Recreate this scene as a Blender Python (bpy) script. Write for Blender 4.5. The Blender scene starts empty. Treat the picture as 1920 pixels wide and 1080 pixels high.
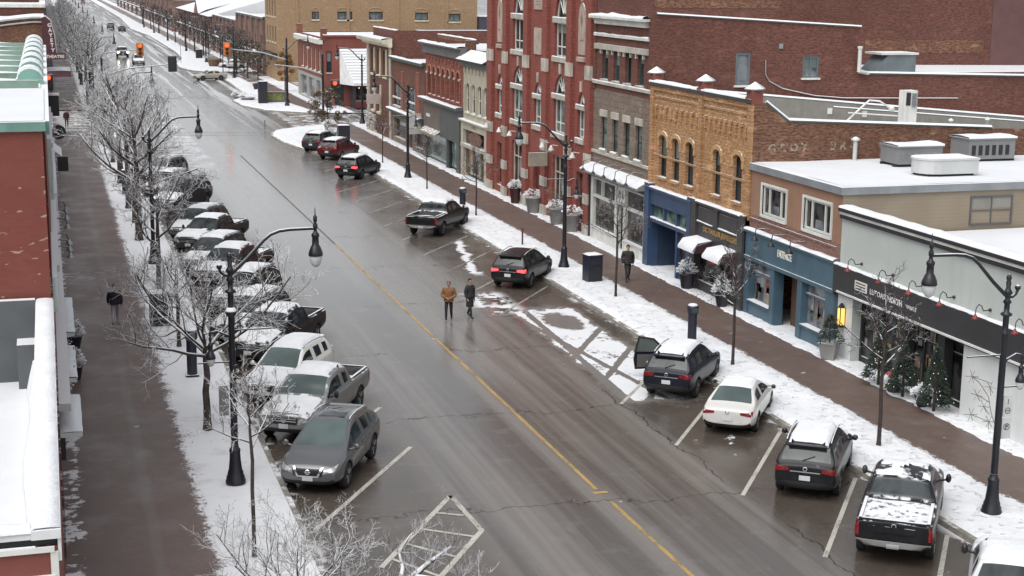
import bpy, bmesh, math, random
from mathutils import Vector, Matrix, noise as mnoise
from mathutils.bvhtree import BVHTree
sc = bpy.context.scene
col = sc.collection
R = math.radians
XF, XL = 29.9, -0.15          # the two building lines of the street
random.seed(7)

# ------------------------------------------------------------------ objects
ORG = {}
def tag(o, label=None, cat=None, group=None, kind=None):
    if label: o['label'] = label
    if cat: o['category'] = cat
    if group: o['group'] = group
    if kind: o['kind'] = kind
    return o
def thing(name, label, cat, loc=(0, 0, 0), rz=0.0, group=None, local=False):
    o = bpy.data.objects.new(name, None)
    o.empty_display_size = 0.2
    col.objects.link(o)
    o.location = loc
    o.rotation_euler = (0, 0, rz)
    ORG[o.name] = Vector((0, 0, 0)) if local else Vector(loc)
    return tag(o, label, cat, group)
def copy_tree(o, parent=None, name=None):
    c = o.copy()
    if name: c.name = name
    col.objects.link(c)
    c.parent = parent
    ORG[c.name] = ORG.get(o.name, Vector((0, 0, 0)))
    for ch in list(o.children):
        copy_tree(ch, c)
    return c

class MB:
    """collects faces, then links them as one mesh object"""
    def __init__(s):
        s.v = []; s.f = []; s.m = []; s.s = []
    def add(s, vs, fs, mi=0, sm=False):
        b = len(s.v)
        s.v += [tuple(p) for p in vs]
        for q in fs:
            s.f.append([b + i for i in q]); s.m.append(mi); s.s.append(sm)
    def quad(s, a, b, c, d, mi=0): s.add([a, b, c, d], [(0, 1, 2, 3)], mi)
    def poly(s, ps, mi=0): s.add(ps, [tuple(range(len(ps)))], mi)
    def box(s, x0, x1, y0, y1, z0, z1, mi=0, M=None):
        vs = [(x, y, z) for x in (x0, x1) for y in (y0, y1) for z in (z0, z1)]
        if M: vs = [M(*p) for p in vs]
        s.add(vs, [(0, 1, 3, 2), (4, 6, 7, 5), (0, 4, 5, 1), (2, 3, 7, 6), (0, 2, 6, 4), (1, 5, 7, 3)], mi)
    def prism(s, pts, z0, z1, mi=0, M=None):
        n = len(pts)
        f = M or (lambda x, y, z: (x, y, z))
        vs = [f(x, y, z0) for x, y in pts] + [f(x, y, z1) for x, y in pts]
        s.add(vs, [tuple(range(n)), tuple(range(2 * n - 1, n - 1, -1))] + [(i, (i + 1) % n, n + (i + 1) % n, n + i) for i in range(n)], mi)
    def tube(s, ps, rs, sides=6, mi=0, sm=True, cap=True):
        ps = [Vector(p) for p in ps]
        if not isinstance(rs, (list, tuple)): rs = [rs] * len(ps)
        vs = []; n = len(ps)
        t0 = (ps[1] - ps[0]).normalized()
        up = Vector((0, 0, 1)) if abs(t0.z) < 0.9 else Vector((1, 0, 0))
        a = t0.cross(up).normalized()
        for i, p in enumerate(ps):
            t = (ps[min(i + 1, n - 1)] - ps[max(i - 1, 0)]).normalized()
            a = (a - t * a.dot(t))
            if a.length < 1e-5: a = t.orthogonal()
            a.normalize(); b = t.cross(a)
            for k in range(sides):
                q = 2 * math.pi * k / sides
                vs.append(p + (a * math.cos(q) + b * math.sin(q)) * rs[i])
        fs = [(i * sides + k, i * sides + (k + 1) % sides, (i + 1) * sides + (k + 1) % sides, (i + 1) * sides + k) for i in range(n - 1) for k in range(sides)]
        s.add(vs, fs, mi, sm)
        if cap and sides > 3:
            s.add(vs[:sides], [tuple(range(sides - 1, -1, -1))], mi)
            s.add(vs[-sides:], [tuple(range(sides))], mi)
    def lathe(s, prof, c=(0, 0, 0), sides=12, mi=0, sm=True, axis='z'):
        vs = []
        for r, z in prof:
            for k in range(sides):
                q = 2 * math.pi * k / sides
                if axis == 'z': p = (c[0] + r * math.cos(q), c[1] + r * math.sin(q), c[2] + z)
                elif axis == 'y': p = (c[0] + r * math.cos(q), c[1] + z, c[2] + r * math.sin(q))
                else: p = (c[0] + z, c[1] + r * math.cos(q), c[2] + r * math.sin(q))
                vs.append(p)
        n = len(prof)
        s.add(vs, [(i * sides + k, i * sides + (k + 1) % sides, (i + 1) * sides + (k + 1) % sides, (i + 1) * sides + k) for i in range(n - 1) for k in range(sides)], mi, sm)
        s.add(vs[:sides], [tuple(range(sides))], mi, False)
        s.add(vs[-sides:], [tuple(range(sides))], mi, False)
    def ball(s, c, r, seg=10, rings=6, mi=0, sq=(1, 1, 1)):
        pr = [(r * math.sin(math.pi * i / rings), -r * math.cos(math.pi * i / rings)) for i in range(rings + 1)]
        b = MB(); b.lathe(pr, (0, 0, 0), seg)
        s.add([(c[0] + p[0] * sq[0], c[1] + p[1] * sq[1], c[2] + p[2] * sq[2]) for p in b.v], b.f, mi, True)
    def merge(s, o, M=None, mi=None):
        b = len(s.v)
        s.v += [tuple(M(*p)) if M else p for p in o.v]
        s.f += [[b + i for i in q] for q in o.f]
        s.m += [mi if mi is not None else k for k in o.m]; s.s += o.s
    def mesh(s, name, org=Vector((0, 0, 0))):
        me = bpy.data.meshes.new(name)
        me.from_pydata([(p[0] - org[0], p[1] - org[1], p[2] - org[2]) for p in s.v], [], s.f)
        me.polygons.foreach_set('material_index', s.m)
        me.polygons.foreach_set('use_smooth', s.s)
        me.update()
        return me
    def build(s, name, mats, parent=None, label=None, cat=None, group=None, kind=None, loc=None):
        org = ORG.get(parent.name, Vector((0, 0, 0))) if parent else Vector(loc or (0, 0, 0))
        me = s.mesh(name, org)
        for m in (mats if isinstance(mats, (list, tuple)) else [mats]): me.materials.append(m)
        o = bpy.data.objects.new(name, me)
        col.objects.link(o)
        if parent: o.parent = parent
        else: o.location = org
        ORG[o.name] = org
        return tag(o, label, cat, group, kind)

def temp_eval(me, mods):
    """mesh after modifiers, no object left behind"""
    o = bpy.data.objects.new('temp', me); col.objects.link(o)
    extra = mods(o) or []
    dg = bpy.context.evaluated_depsgraph_get(); dg.update()
    r = bpy.data.meshes.new_from_object(o.evaluated_get(dg), preserve_all_data_layers=False, depsgraph=dg)
    bpy.data.objects.remove(o)
    for e in extra:
        m = e.data; bpy.data.objects.remove(e)
        if m and m.users == 0: bpy.data.meshes.remove(m)
    return r
def text_mb(txt, size, f, thick=0.02, bold=0.0):
    """letters as faces; f(x, y, z) puts them on the wall"""
    c = bpy.data.curves.new('txt', 'FONT'); c.body = txt; c.size = size; c.extrude = thick; c.align_x = 'CENTER'; c.offset = bold
    c.resolution_u = 2
    o = bpy.data.objects.new('txt', c); col.objects.link(o)
    dg = bpy.context.evaluated_depsgraph_get(); dg.update()
    me = bpy.data.meshes.new_from_object(o.evaluated_get(dg))
    b = MB(); b.add([f(*v.co) for v in me.vertices], [tuple(p.vertices) for p in me.polygons])
    bpy.data.objects.remove(o); bpy.data.curves.remove(c); bpy.data.meshes.remove(me)
    return b

# ------------------------------------------------------------------ materials
class NB:
    def __init__(s, name):
        s.mat = bpy.data.materials.new(name); s.mat.use_nodes = True
        s.t = s.mat.node_tree; s.t.nodes.clear()
        s.out = s.t.nodes.new('ShaderNodeOutputMaterial')
        s.b = s.t.nodes.new('ShaderNodeBsdfPrincipled')
        s.t.links.new(s.b.outputs[0], s.out.inputs[0])
        g = s.t.nodes.new('ShaderNodeNewGeometry')
        s.pos = g.outputs['Position']; s.nor = g.outputs['Normal']
        x = s.n('ShaderNodeSeparateXYZ', (s.pos,)); s.x, s.y, s.z = x.outputs[0], x.outputs[1], x.outputs[2]
    def n(s, typ, ins=(), **kw):
        n = s.t.nodes.new(typ)
        for k, v in kw.items(): setattr(n, k, v)
        it = ins.items() if isinstance(ins, dict) else enumerate(ins)
        for k, v in it: s.put(n.inputs[k], v)
        return n
    def put(s, sock, v):
        if v is None: return
        if isinstance(v, bpy.types.NodeSocket): s.t.links.new(v, sock)
        else:
            if isinstance(v, (tuple, list)) and len(v) == 3 and sock.type == 'RGBA': v = (*v, 1)
            sock.default_value = v
    def m(s, op, a, b=None, c=None): return s.n('ShaderNodeMath', (a, b, c), operation=op).outputs[0]
    def noise(s, scale, vec=None, detail=3, rough=0.55, dist=0.0):
        return s.n('ShaderNodeTexNoise', {'Vector': vec or s.pos, 'Scale': scale, 'Detail': detail, 'Roughness': rough, 'Distortion': dist}).outputs['Fac']
    def ss(s, v, lo, hi, a=0.0, b=1.0):
        return s.n('ShaderNodeMapRange', {0: v, 1: lo, 2: hi, 3: a, 4: b}, interpolation_type='SMOOTHSTEP').outputs[0]
    def vec(s, x, y, z): return s.n('ShaderNodeCombineXYZ', (x, y, z)).outputs[0]
    def mix(s, f, a, b):
        n = s.n('ShaderNodeMix', data_type='RGBA'); s.put(n.inputs[0], f); s.put(n.inputs[6], a); s.put(n.inputs[7], b)
        return n.outputs[2]
    def mixf(s, f, a, b):
        n = s.n('ShaderNodeMix', data_type='FLOAT'); s.put(n.inputs[0], f); s.put(n.inputs[2], a); s.put(n.inputs[3], b)
        return n.outputs[0]
    def mul(s, *a):
        r = a[0]
        for b in a[1:]: r = s.m('MULTIPLY', r, b)
        return r
    def mx(s, a, b): return s.m('MAXIMUM', a, b)
    def band(s, v, lo, hi, soft=0.1):
        return s.mul(s.ss(v, lo - soft, lo + soft), s.ss(v, hi - soft, hi + soft, 1, 0))
    def bump(s, h, dist=0.01, st=0.6):
        n = s.n('ShaderNodeBump', {'Strength': st, 'Distance': dist, 'Height': h})
        s.put(s.b.inputs['Normal'], n.outputs[0])
    def done(s, color=None, rough=None, **kw):
        if color is not None: s.put(s.b.inputs['Base Color'], color)
        if rough is not None: s.put(s.b.inputs['Roughness'], rough)
        for k, v in kw.items(): s.put(s.b.inputs[k.replace('_', ' ')], v)
        return s.mat
SNOW = (0.74, 0.755, 0.775)
def snowmask(k, amt, lo=0.45, hi=0.75, scale=3.0):
    nz = s_nz = k.n('ShaderNodeSeparateXYZ', (k.nor,)).outputs[2]
    f = k.ss(nz, lo, hi)
    if amt < 1.0:
        f = k.mul(f, k.ss(k.noise(scale, detail=4, rough=0.6), 0.86 - amt * 0.72 - 0.07, 0.86 - amt * 0.72 + 0.07))
    return f
def mat(name, c, rough=0.7, var=0.12, vs=1.2, bump=0.0, bs=25, metal=0.0, snow=0.0, lo=0.45, hi=0.75, sscale=3.0, emit=None, es=0.0, coat=0.0, spec=0.5, streak=0.0):
    k = NB(name)
    nz = k.noise(vs, detail=4)
    cc = k.mix(k.ss(nz, 0.3, 0.7), tuple(x * (1 - var) for x in c), tuple(min(1, x * (1 + var)) for x in c))
    if streak:
        st = k.noise(1.0, k.vec(k.mul(k.m('ADD', k.x, k.y), 3.0), k.mul(k.m('ADD', k.x, k.y), 0.3), k.mul(k.z, 0.35)), detail=4)
        cc = k.mix(k.mul(k.ss(st, 0.5, 0.75), streak), cc, tuple(x * 0.45 for x in c))
    rr = rough
    if snow:
        f = snowmask(k, snow, lo, hi, sscale)
        cc = k.mix(f, cc, SNOW); rr = k.mixf(f, rough, 0.7)
        if metal: k.put(k.b.inputs['Metallic'], k.mixf(f, metal, 0.0))
        if coat: k.put(k.b.inputs['Coat Weight'], k.mixf(f, coat, 0.0))
    elif metal: k.put(k.b.inputs['Metallic'], metal)
    if coat and not snow: k.put(k.b.inputs['Coat Weight'], coat)
    if coat: k.put(k.b.inputs['Coat Roughness'], 0.06)
    if bump: k.bump(k.noise(bs, detail=3), bump)
    if emit: k.put(k.b.inputs['Emission Color'], emit); k.put(k.b.inputs['Emission Strength'], es)
    return k.done(cc, rr, **{'Specular IOR Level': spec})
def brick(name, c1, c2, mortar=(0.30, 0.27, 0.24), w=0.22, h=0.075, ms=0.008, snow=0.9, stain=0.4, big=0.35, bumpd=0.006, cellc=.55):
    k = NB(name)
    u = k.m('ADD', k.x, k.y)
    bt = k.n('ShaderNodeTexBrick', {'Vector': k.vec(u, k.z, 0.0), 'Color1': c1, 'Color2': c2, 'Mortar': mortar, 'Scale': 1.0, 'Mortar Size': ms, 'Brick Width': w, 'Row Height': h, 'Bias': -0.1})
    cell = k.noise(1.0, k.vec(k.mul(u, 4.2), k.mul(k.z, 13.0), 0.0), detail=1)
    cc = k.mix(k.ss(cell, 0.35, 0.7), bt.outputs['Color'], k.mix(cellc, bt.outputs['Color'], tuple(x * 0.42 for x in c1)))
    n1 = k.noise(0.35, detail=5, rough=0.62)
    cc = k.mix(k.mul(k.ss(n1, 0.40, 0.72), stain), cc, tuple(x * 0.55 for x in c1))
    n2 = k.noise(0.9, k.vec(u, k.mul(k.z, 2.2), 0.0), detail=4)
    cc = k.mix(k.mul(k.ss(n2, 0.55, 0.75), big), cc, tuple(min(1, x * 1.5 + 0.03) for x in c2))
    if snow:
        f = snowmask(k, snow); cc = k.mix(f, cc, SNOW)
    k.bump(bt.outputs['Fac'], -bumpd, 0.5)
    return k.done(cc, 0.85, **{'Specular IOR Level': 0.3})
def glass(name, c=(0.025, 0.03, 0.034), rough=0.06, var=0.6, vs=0.5):
    k = NB(name)
    nn = k.noise(vs, detail=2)
    cc = k.mix(k.ss(nn, 0.35, 0.65), tuple(x * (1 - var) for x in c), tuple(x * (1 + var) for x in c))
    k.bump(k.noise(0.8, detail=1), 0.01, 0.3)
    return k.done(cc, rough, **{'Specular IOR Level': 0.4})

MT = {}
MT['snow'] = None
def snow_mat():
    k = NB('snow')
    n1 = k.noise(1.3, detail=5, rough=0.6); n2 = k.noise(9.0, detail=4, rough=0.65)
    cc = k.mix(k.ss(n1, 0.3, 0.75), (0.69, 0.705, 0.73), (0.78, 0.79, 0.805))
    n3 = k.noise(3.4, detail=3, rough=.5); cc = k.mix(k.mul(k.ss(n3, .60, .70), .30, k.ss(k.z, .5, .35)), cc, (.50, .505, .52)); n5 = k.noise(14.0, detail=2); cc = k.mix(k.mul(k.ss(n5, .70, .76), .35, k.ss(k.z, .5, .35)), cc, (.30, .28, .26)); k.bump(k.m('ADD', k.mul(n1, 1.0), k.m('ADD', k.mul(n2, 0.3), k.mul(k.ss(n3, .58, .68), -.6, k.ss(k.z, .5, .35)))), 0.09, 0.9)  # shade of footprint dents put into the snow colour, besides the bump
    return k.done(cc, 0.75, **{'Specular IOR Level': 0.25})
MT['snow'] = snow_mat()
MT['black'] = mat('black_metal', (0.018, 0.018, 0.02), 0.42, snow=0.75, lo=0.6, hi=0.85, sscale=6)
MT['blackp'] = mat('black_paint', (0.022, 0.023, 0.026), 0.5, snow=1.0, streak=0.3)
MT['dark'] = mat('dark_plastic', (0.018, 0.018, 0.02), 0.6)
MT['steel'] = mat('grey_steel', (0.32, 0.33, 0.34), 0.45, metal=0.6, snow=0.9)
MT['white'] = mat('white_trim', (0.62, 0.62, 0.58), 0.55, snow=1.0, streak=0.35)
MT['cream'] = mat('cream_trim', (0.60, 0.55, 0.42), 0.6, snow=1.0, streak=0.4)
MT['stonetrim'] = mat('limestone_trim', (0.42, 0.39, 0.33), 0.8, bump=0.01, snow=1.0, var=0.2, streak=0.3)
MT['glass'] = glass('window_glass')
MT['glassg'] = glass('window_glass_greenish', (0.10, 0.15, 0.14), 0.08, 0.5, 1.3)
MT['glassl'] = glass('window_glass_light', (0.13, 0.14, 0.15), 0.10, 0.5, 1.3)
MT['shopglass'] = glass('shop_glass', (0.035, 0.034, 0.034), 0.05, 0.8, 1.6)
MT['roofsnow'] = mat('snow_roof', (0.67, 0.685, 0.705), 0.8, var=0.04, vs=0.5, bump=0.02, bs=2)
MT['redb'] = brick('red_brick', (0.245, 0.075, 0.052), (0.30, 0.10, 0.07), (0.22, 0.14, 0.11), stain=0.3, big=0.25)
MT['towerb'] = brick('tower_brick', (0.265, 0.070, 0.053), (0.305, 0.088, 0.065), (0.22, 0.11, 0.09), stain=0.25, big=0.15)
MT['orangeb'] = brick('orange_brick', (0.47, 0.25, 0.115), (0.60, 0.35, 0.18), (0.33, 0.22, 0.13), w=0.42, h=0.15, ms=0.018, stain=0.35, big=0.45, cellc=.8)
MT['oldb'] = brick('weathered_brick', (0.19, 0.085, 0.055), (0.27, 0.145, 0.085), (0.20, 0.14, 0.10), w=0.36, h=0.13, ms=0.015, stain=0.5, big=0.65, cellc=.9)
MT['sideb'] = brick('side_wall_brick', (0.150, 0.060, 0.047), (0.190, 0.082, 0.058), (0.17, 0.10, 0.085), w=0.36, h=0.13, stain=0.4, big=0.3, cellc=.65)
MT['brownb'] = brick('brown_brick', (0.15, 0.065, 0.045), (0.19, 0.085, 0.06), (0.17, 0.11, 0.08), stain=0.3, big=0.25)
MT['tanb'] = brick('tan_brick', (0.40, 0.26, 0.15), (0.44, 0.30, 0.18), (0.36, 0.26, 0.17), stain=0.22, big=0.3)
MT['paintb'] = mat('red_painted_brick', (0.20, 0.060, 0.046), 0.75, var=0.12, vs=0.6, bump=0.006, bs=12, snow=1.0, streak=0.3)
MT['stone'] = brick('grey_stone', (0.215, 0.165, 0.13), (0.26, 0.205, 0.165), (0.16, 0.12, 0.10), w=0.75, h=0.33, ms=0.02, stain=0.35, big=0.25, bumpd=0.02)

# ------------------------------------------------------------------ ground, road, pavements
def pl(pts):
    def f(y):
        if y <= pts[0][0]: return pts[0][1]
        for (a, b), (c, d) in zip(pts, pts[1:]):
            if y <= c: return b + (d - b) * (y - a) / (c - a)
        return pts[-1][1]
    return f
def sheet(name, mats, x0, x1, y0, y1, z, nx=1, ny=1, kind='structure'):
    b = MB()
    for i in range(nx):
        for j in range(ny):
            xa, xb = x0 + (x1 - x0) * i / nx, x0 + (x1 - x0) * (i + 1) / nx
            ya, yb = y0 + (y1 - y0) * j / ny, y0 + (y1 - y0) * (j + 1) / ny
            b.quad((xa, ya, z), (xb, ya, z), (xb, yb, z), (xa, yb, z))
    return b.build(name, mats, kind=kind)
def road_mat():
    k = NB('wet_asphalt')
    X, Y = k.x, k.y
    long = k.noise(1.0, k.vec(k.mul(X, 0.55), k.mul(Y, 0.022), 0.0), detail=4, rough=0.55)
    long2 = k.noise(1.0, k.vec(k.mul(X, 1.7), k.mul(Y, 0.03), 3.3), detail=4, rough=0.6)
    blot = k.noise(0.22, detail=5, rough=0.6)
    fine = k.noise(55.0, detail=2)
    lane = k.band(X, 10.6, 19.4, 0.9)
    tr = MTR = k.ss(k.m('ADD', k.mul(long, 0.6), k.mul(long2, 0.4)), 0.40, 0.62)
    c_in = k.mix(tr, (0.084, 0.071, 0.061), (0.205, 0.188, 0.170))
    c_out = k.mix(k.ss(blot, 0.3, 0.7), (0.070, 0.055, 0.044), (0.112, 0.092, 0.076))
    c = k.mix(lane, c_out, c_in)
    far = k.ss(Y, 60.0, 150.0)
    c = k.mix(k.mul(far, 0.45), c, (0.20, 0.20, 0.198))  # sky sheen put into the colour: asphalt paled with distance
    c = k.mix(k.mul(k.ss(fine, 0.35, 0.75), 0.28), c, (0.03, 0.028, 0.026))
    salt = k.noise(0.8, detail=6, rough=.7); c = k.mix(k.mul(k.ss(salt, .52, .72), .22), c, (.26, .25, .235))
    # oil and wear stains along the middle of the lanes
    st = k.noise(1.0, k.vec(k.mul(X, 1.1), k.mul(Y, 0.16), 9.0), detail=4)
    c = k.mix(k.mul(k.ss(st, 0.62, 0.75), 0.4), c, (0.04, 0.03, 0.027))
    # joints and cracks across the road, tar seams along it
    wob = k.noise(0.35, detail=4, rough=0.7)
    fr = k.m('FRACT', k.m('DIVIDE', k.m('ADD', Y, k.m('ADD', k.mul(wob, 3.0), k.mul(X, 0.05))), 9.3))
    cr = k.ss(k.m('ABSOLUTE', k.m('SUBTRACT', fr, 0.5)), 0.0022, 0.0045, 1, 0)
    cr = k.mul(cr, k.ss(k.noise(0.3, k.vec(X, k.mul(Y, 0.4), 5.0)), 0.36, 0.46))
    wob2 = k.noise(0.12, detail=5, rough=0.7)
    seam = k.ss(k.m('ABSOLUTE', k.m('SUBTRACT', X, k.m('ADD', 13.9, k.mul(wob2, 1.8)))), 0.02, 0.05, 1, 0)
    seam2 = k.ss(k.m('ABSOLUTE', k.m('SUBTRACT', X, k.m('ADD', 18.4, k.mul(wob, 1.5)))), 0.015, 0.04, 1, 0)
    crk = k.mx(cr, k.mx(k.mul(seam, k.ss(Y, 70, 95), 0.8), k.mul(seam2, k.ss(k.noise(0.09), 0.5, 0.56))))
    c = k.mix(k.mul(crk, 0.85), c, (0.016, 0.015, 0.014))
    rough = k.mixf(tr, 0.15, 0.28)
    rough = k.mixf(lane, k.mixf(k.ss(blot, 0.35, 0.65), 0.16, 0.30), rough)
    # remaining snow: the two cleared stalls on the right, kerb lines, slush far away
    n3 = k.noise(0.55, detail=6, rough=0.62, dist=0.6); n4 = k.noise(2.2, detail=5, rough=0.65)
    nm = k.m('ADD', k.mul(n3, 0.6), k.mul(n4, 0.4))
    reg = k.mul(k.band(k.m('SUBTRACT', X, k.mul(k.m('SUBTRACT', Y, 55.0), 0.02)), 19.4, 22.5, 0.4), k.band(Y, 48.9, 65.2, 1.0))
    n6 = k.noise(5.5, detail=5, rough=.7); nmm = k.m('ADD', k.mul(nm, .7), k.mul(n6, .3))
    def track(x0, y0_, slope, w):
        t = k.m('ADD', x0, k.m('ADD', k.mul(k.m('SUBTRACT', Y, y0_), slope), k.mul(k.m('SUBTRACT', n4, .5), .22)))
        return k.ss(k.m('ABSOLUTE', k.m('SUBTRACT', X, t)), w * 0.6, w, 1, 0)
    trk = k.mx(k.mx(track(20.3, 57, .62, .20), track(21.6, 55.5, .62, .19)), k.mx(k.mx(track(19.9, 57, .05, .18), track(20.6, 53, -.10, .16)), track(21.5, 51.5, .58, .2)))
    s1 = k.ss(k.m('ADD', k.m('SUBTRACT', nmm, k.mul(trk, .20)), k.mul(k.m('SUBTRACT', reg, 1.0), .42)), 0.425, 0.465)
    ov = k.n('ShaderNodeVectorMath', (k.vec(X, k.mul(Y, 0.5), 0.0), (21.3, 62.2 * 0.5, 0.0)), operation='DISTANCE').outputs['Value']
    ov2 = k.n('ShaderNodeVectorMath', (k.vec(X, k.mul(Y, 0.5), 0.0), (21.9, 50.6 * 0.5, 0.0)), operation='DISTANCE').outputs['Value']
    wobb = k.mul(k.m('SUBTRACT', n4, .5), .8)
    s1 = k.mul(s1, k.ss(k.m('ADD', ov, wobb), 0.75, 0.95), k.ss(k.m('ADD', ov2, wobb), 0.6, 0.8))
    slush = k.mul(k.ss(k.m('ADD', nmm, k.mul(k.m('SUBTRACT', reg, 1.0), .30)), .26, .44), .45); c = k.mix(slush, c, (.33, .32, .31))
    # thin tongue of snow between stalls
    tx = k.m('ADD', 21.2, k.m('ADD', k.mul(k.m('SUBTRACT', Y, 78.0), 0.18), k.mul(k.m('SUBTRACT', n3, 0.5), 2.0)))
    s2 = k.mul(k.band(Y, 73.5, 83.5, 0.6), k.ss(k.m('ABSOLUTE', k.m('SUBTRACT', X, tx)), 0.12, 0.34, 1, 0))
    s3 = k.mul(k.mx(k.mul(k.band(Y, 64.5, 68.6, 0.4), k.band(X, 18.7, 20.2, 0.4)), 0.0), k.ss(nm, 0.5, 0.56))
    s3 = k.mul(k.band(Y, 64.4, 69.0, 0.5), k.band(X, 18.4, 20.3, 0.4), k.ss(nm, 0.475, 0.52))
    kerb = k.mx(k.ss(k.m('SUBTRACT', X, 22.95), 0.0, 0.5), k.ss(k.m('SUBTRACT', 6.55, X), 0.0, 0.4))
    s4 = k.mul(kerb, k.ss(nm, 0.515, 0.56), k.mul(0.95, k.ss(Y, 200, 150)))
    s4b = k.mul(k.band(X, 20.2, 23.3, 0.6), k.ss(nm, 0.60, 0.635), k.ss(Y, 55, 48))
    spk = k.mul(k.ss(k.noise(0.9, k.vec(X, Y, 11.0), detail=2), 0.765, 0.78), 0.8)
    sl = k.noise(1.0, k.vec(k.mul(X, 0.8), k.mul(Y, 0.014), 21.0), detail=5, rough=0.62)
    far2 = k.ss(Y, 120.0, 215.0)
    s5 = k.mul(far2, k.ss(k.m('ADD', sl, k.mul(k.m('SUBTRACT', n4, 0.5), 0.25)), 0.50, 0.60), 0.75)
    s5 = k.mx(s5, k.mul(k.band(X, 9.6, 12.6, 0.5), k.band(Y, 118, 215, 8), k.ss(nm, 0.43, 0.55), 0.75))
    sn = k.mx(k.mx(k.mx(s1, s2), k.mx(s3, s4)), k.mx(k.mx(s5, spk), s4b))
    c = k.mix(sn, c, (0.70, 0.71, 0.73))
    rough = k.mixf(sn, rough, 0.7)
    k.bump(k.m('ADD', k.mul(fine, 0.12), k.m('ADD', k.mul(sn, 1.5), k.mul(crk, -0.6))), 0.02, 0.45)
    wet = k.mul(k.ss(Y, 46, 100), k.mixf(lane, .25, 1.0), k.m('SUBTRACT', 1.0, sn), k.ss(X, 19.5, 13.5, .25, 1.0))
    k.put(k.b.inputs['Coat Weight'], k.mul(wet, .9)); k.put(k.b.inputs['Coat Roughness'], .16); k.put(k.b.inputs['Coat IOR'], 1.45)
    return k.done(c, rough, **{'Specular IOR Level': 0.5})
def walk_mat(name, side):
    k = NB(name)
    X, Y = k.x, k.y
    bt = k.n('ShaderNodeTexBrick', {'Vector': k.vec(X, Y, 0.0), 'Color1': (0.128, 0.086, 0.072), 'Color2': (0.160, 0.106, 0.088), 'Mortar': (0.08, 0.062, 0.056), 'Scale': 1.0, 'Mortar Size': 0.008, 'Brick Width': 0.2, 'Row Height': 0.1})
    n = k.noise(0.4, detail=5, rough=0.6)
    c = k.mix(k.mul(k.ss(n, 0.35, 0.7), 0.5), bt.outputs['Color'], (0.135, 0.106, 0.092))
    n4 = k.noise(2.6, detail=6, rough=0.68); n5 = k.noise(0.5, detail=3)
    nm = k.m('ADD', k.mul(n4, 0.65), k.mul(n5, 0.35))
    if side == 'L':
        # lighter band where the plough ran, concrete courses across every few metres
        bnd = k.band(k.m('ADD', X, k.mul(n5, 0.3)), 2.15, 2.45, 0.08)
        c = k.mix(k.mul(bnd, 0.4), c, (0.17, 0.155, 0.145))
        edge = k.ss(X, 2.9, 4.05)
        n9 = k.noise(9.0, detail=4, rough=.7); nm2 = k.m('ADD', k.mul(nm, .6), k.mul(n9, .4))
        sn = k.ss(k.m('ADD', nm2, k.mul(edge, 0.34)), 0.655, 0.75)
        e2 = k.ss(X, 0.75, 0.15)
        sn = k.mx(sn, k.ss(k.m('ADD', nm, k.mul(e2, 0.2)), 0.70, 0.74))
        sn = k.mx(sn, k.mul(k.band(Y, 76, 79, 0.8), k.ss(nm, 0.48, 0.6), 0.28))
        sn = k.mx(sn, k.mul(k.ss(Y, 170, 230), k.ss(nm, 0.5, 0.58), 0.7))
    else:
        edge = k.mx(k.ss(X, 26.9, 26.0), k.mul(k.ss(X, 28.65, 29.5), 0.9))
        n9 = k.noise(9.0, detail=4, rough=.7); nm2 = k.m('ADD', k.mul(nm, .6), k.mul(n9, .4))
        sn = k.ss(k.m('ADD', nm2, k.mul(edge, 0.34)), 0.655, 0.75)
        sn = k.mx(sn, k.mul(k.ss(Y, 190, 240), k.ss(nm, 0.5, 0.58), 0.7))
    fl = k.ss(k.noise(1.7, k.vec(X, Y, 4.0), detail=3), 0.73, 0.75)
    sn = k.mx(sn, k.mul(fl, 0.5))
    c = k.mix(sn, c, (0.74, 0.75, 0.77))
    k.bump(k.m('ADD', bt.outputs['Fac'], k.mul(sn, -6.0)), -0.004, 0.5)
    salt = k.noise(0.7, detail=6, rough=.7)
    return k.done(k.mix(k.mul(k.ss(salt, .5, .7), .25), c, (.24, .22, .21)), k.mixf(sn, k.mixf(k.ss(n, 0.35, 0.6), 0.36, 0.5), 0.75), **{'Specular IOR Level': 0.4})
MT['kerb'] = mat('kerb_concrete', (0.22, 0.205, 0.18), 0.75, var=0.25, vs=3, bump=0.01, snow=0.42, sscale=1.6)
sheet('ground', MT['roofsnow'], -900, 1200, -60, 2600, -0.05)
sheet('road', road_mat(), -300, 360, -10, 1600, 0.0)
sheet('pavement', walk_mat('left_brick_pavement', 'L'), -0.6, 6.15, -8, 149.5, 0.12)
sheet('pavement', bpy.data.materials['left_brick_pavement'], -8, 6.15, 173.5, 1100, 0.12)
RK = pl([(10, 23.4), (108, 23.4), (118, 23.2), (123, 22.7), (131.6, 20.6), (137, 19.8), (143, 19.7), (147, 20.5), (150.1, 23.4), (153.3, 27.2), (154, 31)])
RK2 = pl([(164.6, 31), (164.8, 27.5), (169.6, 22.7), (176, 21.0), (183.4, 20.8), (190, 22.6), (196, 23.5), (222, 24.0), (225, 26), (226, 31)])
RK3 = pl([(236, 31), (237, 24), (241, 21), (250, 20), (262, 20.5), (275, 22.6), (300, 23.4), (355, 23.4), (375, 23.4), (420, 21.5), (520, 23.4), (1100, 23.4)])
wr = walk_mat('right_brick_pavement', 'R')
def strip(name, mats, f0, f1, y0, y1, z, dy=2.0):
    b = MB(); n = max(1, int((y1 - y0) / dy))
    for i in range(n):
        a, c = y0 + (y1 - y0) * i / n, y0 + (y1 - y0) * (i + 1) / n
        b.quad((f0(a), a, z), (f1(a), a, z), (f1(c), c, z), (f0(c), c, z))
    return b.build(name, mats, kind='structure')
far = lambda y: 32.0
strip('pavement', wr, RK, far, -8, 153.9, 0.12)
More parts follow.
